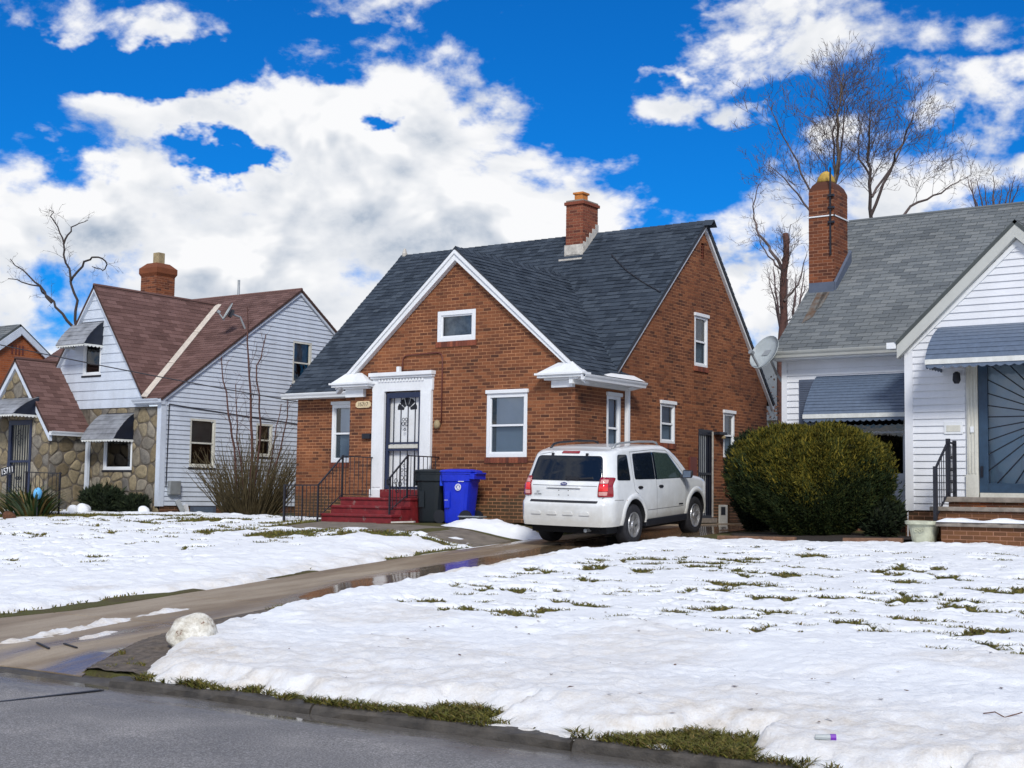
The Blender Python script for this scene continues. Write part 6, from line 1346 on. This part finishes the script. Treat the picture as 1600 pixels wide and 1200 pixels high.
# ================================================================== wheeled bins
def bin_(nm, label, loc, rz, mat, lidmat, emblem):
    B_ = empty(nm, loc, rz, label, 'bin', local=True); vs = []; n = 28
    def ringv(lx_, ly_, z, cx=0.0, p=5):
        out = []
        for k in range(n):
            w = 2*math.pi*k/n; cc, s_ = math.cos(w), math.sin(w); q = 1/((abs(cc)**p+abs(s_)**p)**(1/p)); out.append((cx+lx_*q*cc, ly_*q*s_, z))
        return out
    for lx_, ly_, z, cx in ((.235, .215, .0, -.02), (.245, .225, .03, -.02), (.275, .25, .45, -.01), (.30, .268, .78, 0), (.305, .272, .80, 0), (.335, .29, .82, -.01), (.34, .295, .95, -.01), (.355, .305, .955, .0), (.355, .305, .985, 0)): vs += ringv(lx_, ly_, z, cx)
    m = 9; fs = [(i*n+k, i*n+(k+1) % n, (i+1)*n+(k+1) % n, (i+1)*n+k) for i in range(m-1) for k in range(n)]+[tuple(range(n))[::-1], tuple(range((m-1)*n, m*n))]
    MB().add(vs, fs).build('body', mat, B_, fix=True)
    vs = ringv(.365, .315, .986, .0)+ringv(.37, .32, 1.0, .0)+ringv(.35, .30, 1.03, .0)+ringv(.2, .17, 1.055, 0)
    lid = MB().add(vs, [(i*n+k, i*n+(k+1) % n, (i+1)*n+(k+1) % n, (i+1)*n+k) for i in range(3) for k in range(n)]+[tuple(range(n))[::-1], tuple(range(3*n, 4*n))]).build('lid', lidmat, B_, fix=True)
    mb = MB(); mb.tube([(.36, -.20, .95), (.44, -.19, .97), (.44, .19, .97), (.36, .20, .95)], .018, 7); mb.box((.28, -.23, .86), (.42, .23, .965)); mb.build('handle', mat, B_)
    mb = MB(); mb.box((-.365, -.20, .72), (-.30, .20, .945)); mb.build('front_panel', 'plastic_blue_light' if emblem else 'plastic_black', B_, bevel=.02)
    for sy in (-1, 1): MB().lathe([(.03, -.03), (.13, -.03), (.135, -.015), (.135, .015), (.13, .03), (.03, .03)], 20, (.245, sy*.235, .125), 'Y').build('wheel', 'car_black', B_)
    MB().tube([(.245, -.26, .125), (.245, .26, .125)], .014, 6).build('axle', 'metal_grey', B_)
    mb = MB(); mb.box((-.20, -.278, .30), (-.09, -.262, .62)); mb.build('grip_recess', 'plastic_black' if not emblem else 'plastic_blue', B_, bevel=.004)
    if emblem:
        fr = F((.10, -.292, .70), (1, 0, 0), (0, .06, 1)); mb = MB(); ring(mb, fr, 0, 0, .062, .006, .0, 22); ring(mb, fr, 0, 0, .046, .004, .0, 18)
        mb.plate(fr, [(-.035, -.022), (.03, -.03), (.04, -.008), (-.005, .0), (.03, .014), (.01, .034), (-.03, .022), (.0, .004)], .0, .004); mb.build('emblem', 'letter_white', B_)
        mb = MB()
        for i in range(6): mb.plate(fr, [(.0+i*.021, .105), (.015+i*.021, .105), (.015+i*.021, .119), (.0+i*.021, .119)], .0, .003)
        mb.build('marking', 'letter_white', B_)
        mb = MB(); mb.box((-.205, -.281, .445), (-.13, -.276, .452)); mb.build('label_strip', 'letter_white', B_)
    return B_
bin_('wheeled_bin', 'blue wheeled recycling bin with white emblem against the brick wall', (-2.22, -.62, -.03), R(8), 'plastic_blue', 'plastic_blue', True)
bin_('wheeled_bin', 'black wheeled trash bin between the red steps and blue bin', (-2.93, -.56, -.03), R(14), 'plastic_black', 'plastic_black', False)
MB_ = MB().box((-1.95, -1.06, .10), (-1.45, -.80, .125)); tag(MB_.build('flat_panel', 'metal_grey', None, bevel=.008), 'pale grey flat panel on the snow heap by the blue bin', 'panel')
# ================================================================== boulder at the driveway mouth
bm = bmesh.new(); bmesh.ops.create_icosphere(bm, subdivisions=4, radius=1)
for v in bm.verts:
    n_ = v.co.normalized(); k = 1+.10*math.sin(n_.x*3.1+1)*math.cos(n_.y*2.7)+.05*math.sin(n_.z*6+n_.x*4)+.02*math.sin(n_.y*13+n_.z*9); v.co = Vector((n_.x*.30*k, n_.y*.26*k, n_.z*.265*k if n_.z > 0 else n_.z*.18))
me = bpy.data.meshes.new('boulder'); bm.to_mesh(me); bm.free(); me.polygons.foreach_set('use_smooth', [True]*len(me.polygons))
b = NB('painted_rock'); g = b.noise(7, 7, .7); g2 = b.noise(24, 5, .6); c = b.ramp(g, [(.36, (.16, .07, .045)), (.40, (.52, .48, .40)), (.55, (.70, .68, .61)), (.7, (.76, .75, .70))]); b.col(b.mix(.6, c, b.ramp(g2, [(.35, (.6, .57, .52)), (.6, (1.1, 1.1, 1.1))]), 'MULTIPLY')); b.set(Roughness=.75); b.bump(b.math('ADD', g, b.math('MULTIPLY', g2, .4)), .6, .03); me.materials.append(MAT['painted_rock'])
o = bpy.data.objects.new('boulder', me); link(o); o.scale = (.88, .88, .88); o.location = (3.78, -12.75, -.945); o.rotation_euler = (0, .15, .5); tag(o, 'white painted boulder chipped to brown at the driveway mouth', 'boulder')
# small litter
_lz = float(snow_z(np.array([10.78]), np.array([-13.78]))[0])+.018
mb = MB(); mb.tube([(10.72, -13.80, _lz), (10.80, -13.75, _lz)], [.016, .02], 8); bt = empty('litter_tube', (10.75, -13.75, -.95), 0, 'crushed clear tube with purple cap lying in kerb grass', 'litter'); mb.build('tube', 'dish_grey', bt); MB().tube([(10.80, -13.75, _lz), (10.83, -13.73, _lz)], .021, 8).build('cap', 'purple', bt)
_tw = [(11.45+.03*k, -12.72+.022*k+.02*math.sin(k*1.3)) for k in range(8)]
mb = MB(); mb.tube([(x, y, float(snow_z(np.array([x]), np.array([y]))[0])+.012+.01*math.sin(x*40)) for x, y in _tw], .004, 5); tag(mb.build('twig', 'leaf_brown'), 'thin fallen twig lying on the snow near the street', 'twig')
mb = MB()
rg = random.Random(9)
for i in range(70):
    x, y = rg.uniform(5, 13), rg.uniform(-13.7, -9); z = float(snow_z(np.array([x]), np.array([y]))[0])+.006; s_ = rg.uniform(.012, .035); a = rg.uniform(0, 6.28)
    mb.add([(x+s_*math.cos(a+k*1.57)*(1 if k % 2 else .5), y+s_*math.sin(a+k*1.57)*(1 if k % 2 else .5), z+rg.uniform(0, .012)) for k in range(4)], [(0, 1, 2, 3)])
tag(mb.build('fallen_leaves', 'leaf_brown'), 'scattered brown dead leaves on the near snow', 'leaves', kind='stuff')
for i, (x, y, l_, a) in enumerate(((2.15, -13.35, .42, -.35), (2.45, -13.25, .36, -.3))):
    mb = MB(); fbar(mb, (x, y, float(dz_(x, y))+.012), (x+l_*math.cos(a), y+l_*math.sin(a), float(dz_(x+l_*math.cos(a), y+l_*math.sin(a)))+.012), .022, .010); tag(mb.build('bark_strip', 'tar'), ['dark strip of debris on the driveway apron, longer one', 'dark strip of debris on the driveway apron, shorter one'][i], 'debris', 'dark strips on the apron')
# ================================================================== planting bed by the white house
vs = []; n = 30
for k in range(n): w = 2*math.pi*k/n; vs.append((4.75+1.75*math.cos(w)*(1+.08*math.sin(3*w)), .55+.98*math.sin(w)*(1+.08*math.cos(4*w)), 0))
vs = [(x, y, float(ground_z(np.array([x]), np.array([y]))[0])+.03) for x, y, _ in vs]; tag(MB().add(vs+[(4.75, .55, -.06)], [(i, (i+1) % n, n) for i in range(n)]).build('planting_bed', 'mulch'), kind='structure')
for i, (p, q, lb) in enumerate((((3.35, -.62, -.17), (4.75, -.58, -.16), 'long weathered landscape timber edging the bed below the yew'), ((5.55, -.50, -.15), (6.5, -.38, -.13), 'short weathered landscape timber edging the bed beside the planter'))):
    mb = MB(); fbar(mb, p, q, .12, .12); tag(mb.build('timber_edging', 'timber', None, bevel=.012), lb, 'timber', 'bed edging timbers')
# ================================================================== evergreen shrubs
def ever_mat(name, stops): b = NB(name); c = b.ramp(b.rnd(), stops); b.col(c); b.set(Roughness=.75); b.b.inputs['Specular IOR Level'].default_value = .25
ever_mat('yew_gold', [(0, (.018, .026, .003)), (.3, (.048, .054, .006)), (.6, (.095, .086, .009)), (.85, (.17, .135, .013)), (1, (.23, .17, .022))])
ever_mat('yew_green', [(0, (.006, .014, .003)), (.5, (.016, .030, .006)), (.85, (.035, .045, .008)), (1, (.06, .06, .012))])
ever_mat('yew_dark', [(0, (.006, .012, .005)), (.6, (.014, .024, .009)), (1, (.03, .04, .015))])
flat('yew_core', (.008, .012, .005), .95)
def shrub(nm, label, c, rx, ry, h, n, seed, gold, prof, cat='shrub', size=.075):
    S_ = empty(nm, c, 0, label, cat); rs = np.random.RandomState(seed); G_, D_ = MB(), MB(); ph = rs.uniform(0, 6.28, 8)
    lump = lambda w, t: 1+.07*math.sin(3*w+ph[0]+2*t)+.06*math.sin(5*w+ph[1]+6*t)+.05*math.sin(9*w+ph[2]+11*t)+.035*math.sin(17*w+ph[5]+19*t)+.03*math.sin(23*w+ph[6]-27*t)
    for i in range(n):
        t = rs.rand()**.8; w = rs.uniform(0, 6.283); r_ = float(np.interp(t, prof[0], prof[1]))*lump(w, t); k = (1.05-.26*rs.rand()**1.6)*(1.09 if rs.rand() < .05 else 1)
        if t > .86: k = math.sqrt(rs.rand())
        p = Vector((c[0]+rx*r_*k*math.cos(w), c[1]+ry*r_*k*math.sin(w), c[2]+h*t*(1+.03*math.sin(4*w+ph[3]))))
        out = Vector((math.cos(w)*(1.1-t*.7), math.sin(w)*(1.1-t*.7), .25+1.0*t)).normalized(); d = (out+Vector(rs.normal(0, .38, 3))).normalized(); s_ = d.orthogonal().normalized(); s_ = (s_*math.cos(w*7)+d.cross(s_)*math.sin(w*7))
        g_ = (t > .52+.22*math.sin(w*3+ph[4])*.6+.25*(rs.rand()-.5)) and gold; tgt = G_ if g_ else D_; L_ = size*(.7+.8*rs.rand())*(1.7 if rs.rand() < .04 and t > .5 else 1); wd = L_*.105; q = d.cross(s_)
        tgt.add([p-s_*wd, p+s_*wd, p+d*L_*.6+s_*wd*.8, p+d*L_, p+d*L_*.6-s_*wd*.8], [(0, 1, 2, 3, 4)])
        for sg in (-1, 1):
            e = (d+s_*sg*.8).normalized(); tgt.add([p+d*L_*.3-q*wd*.7, p+d*L_*.3+q*wd*.7, p+d*L_*.3+e*L_*.55], [(0, 1, 2)])
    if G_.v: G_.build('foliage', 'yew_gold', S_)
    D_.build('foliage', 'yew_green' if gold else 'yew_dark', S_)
    K = 28; vs = []; T = [0, .1, .2, .35, .5, .65, .78, .88, .93]
    for t in T:
        for k in range(K): w = 2*math.pi*k/K; r_ = float(np.interp(t, prof[0], prof[1]))*lump(w, t)*(.80 if t < .9 else .5); vs.append((c[0]+rx*r_*math.cos(w), c[1]+ry*r_*math.sin(w), c[2]+h*t*.96))
    MB().add(vs, [(i*K+k, i*K+(k+1) % K, (i+1)*K+(k+1) % K, (i+1)*K+k) for i in range(len(T)-1) for k in range(K)]+[tuple(range((len(T)-1)*K, len(T)*K))]).build('dark_core', 'yew_core', S_, smooth=True)  # solid dark core that keeps the shrub opaque, no modelled branches
    mb = MB()
    for k in range(7): w = k*.9; mb.tube([(c[0]+.08*math.cos(w), c[1]+.08*math.sin(w), c[2]-.05), (c[0]+rx*.35*math.cos(w), c[1]+ry*.35*math.sin(w), c[2]+h*.3)], [.04, .02], 5)
    mb.build('stem', 'timber', S_); return S_
PR = ([0, .08, .2, .35, .55, .72, .86, .95, 1.0], [.36, .48, .70, .90, 1.0, .99, .92, .78, .50])
shrub('yew_shrub', 'big rounded yew with golden tips before the white house', (4.52, .62, -.13), 1.30, .88, 1.88, 72000, 11, True, PR, 'shrub', .068)
shrub('yew_shrub', 'narrow dark yew squeezed behind the big golden one', (2.86, 1.95, -.06), .50, .55, 1.78, 12000, 12, False, PR)
shrub('low_shrub', 'low glossy leafed plant at the foot of the yew', (5.75, .72, -.12), .32, .30, .62, 1200, 14, False, PR, 'shrub', .12)
# ================================================================== bare woody plants
flat('bark', (.075, .058, .048), .9, var=.4, scale=12, bump=.4); flat('bark_red', (.085, .038, .030), .85, var=.4, scale=12); flat('bark_dark', (.040, .030, .028), .9, var=.4, scale=12); flat('bark_pale', (.16, .12, .08), .9, var=.35, scale=14); flat('stem_olive', (.085, .065, .030), .9, var=.5, scale=9)
flat('twig_red', (.105, .078, .074), .85, var=.4, scale=3); flat('twig_far', (.11, .075, .075), .9, var=.3, scale=1)
def curve_pts(p, d, L_, n, rg, wob=.18, up=.15):
    pts = [Vector(p)]; d = Vector(d).normalized()
    for i in range(n): d = (d+Vector((rg.gauss(0, wob), rg.gauss(0, wob), rg.gauss(0, wob)+up))).normalized(); pts.append(pts[-1]+d*L_/n)
    return pts, d
RMIN = .004
def twigs(mb, pts, rad, rg, lev, dens, L0, shrink=.5, t0=.25, spread=.8, up=.12):
    tot = sum((pts[i+1]-pts[i]).length for i in range(len(pts)-1)); n = max(1, int(tot*dens))
    for k in range(n):
        t = t0+(1-t0)*(k+rg.random())/n; f = min(t*(len(pts)-1), len(pts)-1.001); i = int(f); p = pts[i].lerp(pts[i+1], f-i); d = (pts[i+1]-pts[i]).normalized(); o = d.orthogonal(); a = rg.uniform(0, 6.283); o = (o*math.cos(a)+d.cross(o)*math.sin(a)).normalized()
        L_ = L0*rg.uniform(.5, 1.2)*(1.15-.5*t); r_ = max(RMIN, rad*(1-.6*t)*.42); q, _ = curve_pts(p, d*.8+o*spread, L_, 3 if lev < 2 else 2, rg, .16, up); m = len(q)
        mb.tube(q, [r_*(1-.75*j/(m-1)) for j in range(m)], 4 if lev < 1 else 3, cap=False)
        if lev > 0: twigs(mb, q, r_*.8, rg, lev-1, dens*1.5, L0*shrink, shrink, .15, spread, up)
def tree(nm, label, base, limbs, trunk_r, seed, matT, matC, lev=2, dens=2.2, L0=1.5, group=None, t0=.25, up=.12):
    T_ = empty(nm, base, 0, label, 'tree', group); rg = random.Random(seed); tm, cm = MB(), MB()
    for j, (pl_, r0, r1) in enumerate(limbs):
        pts = [Vector(p) for p in pl_]; sm_ = []
        for i in range(len(pts)-1):
            for k in range(4): sm_.append(pts[i].lerp(pts[i+1], k/4)+Vector((rg.gauss(0, .03), rg.gauss(0, .05), rg.gauss(0, .02))))
        sm_.append(pts[-1]); m = len(sm_); (tm if j == 0 else cm).tube(sm_, [r0+(r1-r0)*i/(m-1) for i in range(m)], 7); twigs(cm, sm_, r0*.5, rg, lev, dens, L0, t0=t0 if j else .45, up=up)
    tm.build('trunk', matT, T_, smooth=True); cm.build('branches', matC, T_); return T_
RMIN = .0064
V_ = lambda l, y, jit=0: [(x, y+jit*i, z) for i, (x, z) in enumerate(l)]
tree('bare_tree', 'tall bare tree with reddish twigs right behind the brick chimney', (-1.42, 16, 0), [(V_([(-1.42, -.1), (-1.42, 6.2), (-1.41, 9.0), (-1.25, 10.3), (-1.16, 11.9), (-1.03, 13.1)], 16), .095, .015), (V_([(-1.41, 8.6), (-2.0, 9.8), (-2.4, 11.0), (-2.7, 12.0)], 16, -.5), .042, .010), (V_([(-1.3, 10.0), (-1.6, 11.4), (-1.5, 12.6)], 16, .5), .04, .01), (V_([(-1.42, 8.0), (-2.3, 9.2), (-3.2, 10.3), (-3.9, 10.9)], 16, .4), .042, .010), (V_([(-1.3, 9.8), (-.8, 11.0), (-.6, 12.4)], 16, -.6), .04, .01)], .17, 3, 'bark_pale', 'twig_red', 3, 2.4, 1.9, up=.20)
tree('bare_tree', 'bare spreading tree rising over the ridge of the grey roof', (-.41, 16.5, 0), [(V_([(-.41, -.1), (-.41, 6.1), (-.40, 8.7), (-.43, 10.2), (-.5, 11.2), (-.41, 12.0)], 16.5), .085, .015), (V_([(-.39, 8.9), (.3, 10.0), (.95, 10.9), (1.3, 11.4)], 16.5, -.4), .05, .012), (V_([(-.1, 8.0), (.6, 9.1), (1.4, 9.5), (1.85, 9.9)], 16.5, .4), .05, .012), (V_([(-.43, 9.9), (-1.0, 10.9), (-1.1, 11.8)], 16.5, .5), .04, .01), (V_([(-.4, 9.4), (.1, 10.6), (.4, 11.6)], 16.5, .6), .04, .01)], .14, 4, 'bark_dark', 'twig_red', 3, 2.45, 1.85, up=.20)
tree('bare_tree', 'thin broken topped tree with one curved limb by the satellite dish', (-2.8, 15.6, 0), [(V_([(-2.9, -.1), (-2.83, 5.0), (-2.75, 7.0), (-2.70, 8.4)], 15.6), .13, .09), (V_([(-2.75, 7.3), (-3.3, 8.0), (-3.75, 8.55), (-4.05, 9.3), (-3.95, 10.2)], 15.6, .2), .055, .012), (V_([(-2.75, 7.2), (-3.1, 7.7), (-3.4, 8.4)], 15.6, -.3), .035, .01), (V_([(-2.72, 6.4), (-2.42, 6.9), (-2.2, 7.8)], 15.6, .2), .04, .01), (V_([(-2.74, 6.9), (-2.9, 7.7), (-2.8, 8.8)], 15.6, .3), .035, .01)], .13, 5, 'bark_red', 'twig_red', 2, 3.2, .95, t0=.3)
tree('bare_tree', 'gnarled bare tree with drooping twigs behind the stone faced house', (-27.0, 9, 0), [(V_([(-26.9, -.1), (-27.0, 5.9), (-27.1, 7.3), (-27.6, 8.5), (-27.9, 9.45), (-28.5, 10.3), (-28.9, 10.8)], 9), .065, .014), (V_([(-27.9, 9.45), (-27.8, 10.1), (-27.1, 10.3)], 9, .2), .04, .01), (V_([(-27.4, 8.0), (-26.9, 8.7), (-26.3, 8.85), (-25.75, 8.65), (-26.1, 8.35), (-26.9, 8.6)], 9, .1), .045, .012), (V_([(-27.05, 6.1), (-28.2, 7.15), (-29.6, 8.05), (-31.6, 8.5)], 9, .1), .06, .015), (V_([(-28.5, 7.35), (-29.3, 8.15), (-30.5, 9.05)], 9, -.2), .05, .015)], .15, 6, 'bark_dark', 'bark_dark', 2, 2.4, .75, t0=.4, up=.02)
def far_tree(label, x, y, z0, z1, w, seed):
    rg = random.Random(seed); lim = [([(x, y, -.2), (x, y, z0*.6), (x, y, z1*.9)], .16, .04)]
    for k in range(9): a = k*.7; lim.append(([(x, y, z0*.72+k*.1), (x+w*.4*math.cos(a), y+.4*math.sin(a), z0+.1*(z1-z0)), (x+w*.62*math.cos(a), y+.7*math.sin(a), z0+(z1-z0)*rg.uniform(.5, .8))], .06, .015))
    tree('distant_tree', label, (x, y, 0), lim, .16, seed, 'twig_far', 'twig_far', 2, 2.6, .85, 'distant bare trees', .4)
for a in (('hazy bare treetop behind the main ridge beside its chimney', -17.5, 36, 10.3, 12.8, 2.3, 41), ('bare treetop beyond the brick gable rear slope', -10.9, 34, 8.6, 11.4, 1.3, 42), ('bare treetop over the right end of the grey ridge', -3.7, 40, 13.3, 15.9, 1.8, 43), ('bare treetop at the right edge above the grey ridge', 2.0, 30, 11.0, 14.0, 1.6, 44)): far_tree(*a)
RMIN = .004
# many stemmed bare shrub between the two houses on the left
def stem_shrub(nm, label, c, n, hmin, hmax, spr, seed, mat, tall=(), ry=1.0):
    S_ = empty(nm, c, 0, label, 'shrub'); rg = random.Random(seed); mb = MB()
    for i in range(n):
        a = rg.uniform(0, 6.283); r_ = math.sqrt(rg.random()); bx_, by_ = c[0]+.45*r_*math.cos(a), c[1]+.55*ry*r_*math.sin(a); h = rg.uniform(hmin, hmax)*(1.1-.3*r_); d = Vector((math.cos(a)*r_*spr, math.sin(a)*r_*spr*ry*1.2, 1)); q, _ = curve_pts((bx_, by_, c[2]-.05), d, h, 5, rg, .10, .0); mb.tube(q, [.014*(1-.75*j/5) for j in range(6)], 4, cap=False)
        twigs(mb, q, .010, rg, 0, 2.6, .35, t0=.35, spread=.7)
    mb.build('stems', mat, S_); mb = MB()
    for (pl_, r0) in tall:
        pts = [Vector(p) for p in pl_]; sm_ = []
        for i in range(len(pts)-1): sm_ += [pts[i].lerp(pts[i+1], k/4)+Vector((rg.gauss(0, .015), rg.gauss(0, .02), 0)) for k in range(4)]
        sm_.append(pts[-1]); m = len(sm_); mb.tube(sm_, [1.5*r0*(1-.65*j/(m-1)) for j in range(m)], 5); twigs(mb, sm_, r0*.9, rg, 1, 2.8, .75, t0=.35, spread=.65)
    if mb.v: mb.build('tall_stems', 'bark_red', S_)
    return S_
stem_shrub('bare_shrub', 'bare many stemmed shrub with tall red shoots between two houses', (-10.35, 1.65, -.02), 360, 1.0, 2.2, .50, 21, 'stem_olive', [([(-10.3, 1.55, 0), (-10.3, 1.6, 1.8), (-10.3, 1.45, 3.3), (-10.3, 1.30, 5.0)], .030), ([(-10.3, 1.2, 0), (-10.3, 1.0, 1.6), (-10.3, .75, 2.6), (-10.3, .52, 3.7)], .024), ([(-10.2, 1.9, 0), (-10.2, 2.5, 1.6), (-10.2, 2.75, 3.2)], .020), ([(-10.4, 1.6, 0), (-10.4, 1.2, 1.8), (-10.4, 1.1, 3.1)], .018), ([(-10.2, 1.9, 0), (-10.1, 2.1, 1.6), (-10.1, 2.35, 2.7)], .018), ([(-10.3, 1.7, 0), (-10.3, 1.85, 2.2), (-10.3, 1.7, 3.6), (-10.3, 1.95, 4.4)], .02)], 1.35)
stem_shrub('berry_shrub', 'tangled shrub with dry red leaves in the gap beyond the side wall', (-1.2, 12.2, 0), 90, 2.0, 3.9, .35, 23, 'bark_red')
mb = MB(); rg = random.Random(8)
for i in range(420):
    p = Vector((-1.2+rg.gauss(0, .75), 12.2+rg.gauss(0, .6), rg.uniform(1.2, 3.9))); d = Vector((rg.gauss(0, 1), rg.gauss(0, 1), rg.gauss(0, 1))).normalized(); e = d.orthogonal().normalized(); mb.add([p-d*.05, p+e*.03, p+d*.05, p-e*.03], [(0, 1, 2, 3)])
mb.build('leaves', 'leaf_brown', [o for o in bpy.data.objects if o.name.startswith('berry_shrub')][0])
# strap leaved clump, low shrubs, snowy stones before the stone house
b = NB('strap_leaf'); b.col(b.ramp(b.rnd(), [(0, (.010, .035, .010)), (.45, (.035, .075, .018)), (.7, (.11, .12, .035)), (.88, (.22, .15, .05)), (1, (.16, .09, .03))])); b.set(Roughness=.5)
def strap(nm, label, c, n, L_, seed, w=.035, sx=.5):
    S_ = empty(nm, c, 0, label, 'plant'); rg = random.Random(seed); mb = MB()
    for i in range(n):
        a = rg.uniform(0, 6.283); r_ = rg.random(); p = Vector((c[0]+sx*r_*math.cos(a), c[1]+.4*r_*math.sin(a), c[2])); d = Vector((math.cos(a)*(.3+.6*r_), math.sin(a)*(.3+.6*r_), 1)).normalized(); l_ = L_*rg.uniform(.6, 1.1); s_ = d.cross(Vector((0, 0, 1))).normalized(); pts = []; q = p
        for k in range(6): pts.append((q, w*(.6 if k == 0 else 1-.18*k*k*.22))); d = (d+Vector((math.cos(a)*.07, math.sin(a)*.07, -.06-.045*k))).normalized(); q = q+d*l_/5
        vs = []
        for q_, ww_ in pts: vs += [q_-s_*ww_*.5, q_+s_*ww_*.5]
        mb.add(vs, [(2*k, 2*k+1, 2*k+3, 2*k+2) for k in range(5)])
    mb.build('leaves', 'strap_leaf', S_); return S_
strap('strap_leaf_clump', 'green and straw coloured strap leaf clump before the barred entrance', (-13.75, -2.15, -.1), 330, 1.05, 31, .05, .75)
shrub('low_shrub', 'dark reddish low shrub under the stone house window', (-13.85, .05, -.08), .55, .35, .62, 1800, 33, False, PR, 'shrub', .13); shrub('low_shrub', 'brown low shrub by the stone house corner', (-13.0, .3, -.08), .40, .25, .42, 1000, 34, False, PR, 'shrub', .13)
rg = random.Random(3)
for i, (x, y, s_, lb) in enumerate(((-14.2, -.55, .16, 'snow topped stone left of the pale downspout'), (-13.75, -.6, .19, 'snow topped stone right of the pale downspout'), (-12.35, .1, .14, 'pale snowy stone at the siding house corner'), (-13.2, -3.0, .16, 'brown rock on the path edge before the stone house'))):
    bm = bmesh.new(); bmesh.ops.create_icosphere(bm, subdivisions=3, radius=s_)
    for v in bm.verts: v.co *= 1+.16*math.sin(v.co.x*17+i)+.12*math.cos(v.co.y*19+v.co.z*11); v.co.z *= .75
    me = bpy.data.meshes.new('stone'); bm.to_mesh(me); bm.free(); me.materials.append(MAT['snow' if i < 3 else 'leaf_brown']); me.polygons.foreach_set('use_smooth', [True]*len(me.polygons)); o = bpy.data.objects.new('garden_stone', me); link(o); o.location = (x, y, float(gz(np.array([x]), np.array([y]))[0])+s_*.35); tag(o, lb, 'stone')
SG_ = empty('number_sign', (-14.55, -2.05, 0), 0, 'small black house number sign on a stake by the barred entrance', 'sign'); fr = F((-14.75, -2.05, .95), (1, .0, .18), (-.18, 0, 1)); MB().fbox(fr, (-.26, -.10, -.01), (.26, .10, .01)).build('plate', 'bar_black', SG_); text('number', '15711', fr, 0, 0, .011, .20, 'letter_white', SG_, .002); mb = MB(); fbar(mb, (-14.75, -2.04, -.1), (-14.75, -2.04, .9), .03, .03, (0, 1, 0)); mb.build('stake', 'iron_black', SG_)
bars = [((-14.6+i*.16, -1.6, .15), (-14.6+i*.16, -1.6, .92)) for i in range(8)]
railing('entrance_railing', 'thin black railing before the barred stone entrance', [([(-14.7, -1.6, .93), (-13.3, -1.6, .90)], .03, .02)], [((-13.35, -1.6, -.1), (-13.35, -1.6, .93), .035), ((-14.65, -1.6, -.1), (-14.65, -1.6, .95), .035)], bars, group=None)
bm = bmesh.new(); bmesh.ops.create_uvsphere(bm, u_segments=14, v_segments=10, radius=.1)
for v in bm.verts: v.co.z *= 1.45
me = bpy.data.meshes.new('garden_egg'); bm.to_mesh(me); bm.free(); me.materials.append(MAT['egg_blue']); o = bpy.data.objects.new('garden_ornament', me); link(o); o.location = (-13.0, -2.45, .42); o.rotation_euler = (.2, .35, 0); tag(o, 'light blue oval ornament standing in the strap leaf clump', 'ornament')
mb = MB(); mb.tube([(-13.0, -2.45, .3), (-13.0, -2.45, -.12)], .012, 5); mb.build('stake', 'iron_black', o); 
_st = bpy.data.objects['garden_ornament'].children[0]; _st.matrix_parent_inverse = (Matrix.Translation((-13.0, -2.45, .42)) @ Matrix.Rotation(.35, 4, 'Y') @ Matrix.Rotation(.2, 4, 'X')).inverted()
# overhead service wire
pts = []
A_, B2 = Vector((-26, -6.5, 6.6)), Vector((XL-.05, 2.2, 2.62))
for i in range(21): t = i/20; q = A_.lerp(B2, t); q.z -= .9*4*t*(1-t)*.25; pts.append(q)
tag(MB().tube(pts, .014, 5).build('service_wire', 'iron_black'), 'thin black service wire sagging across the siding house front', 'wire')
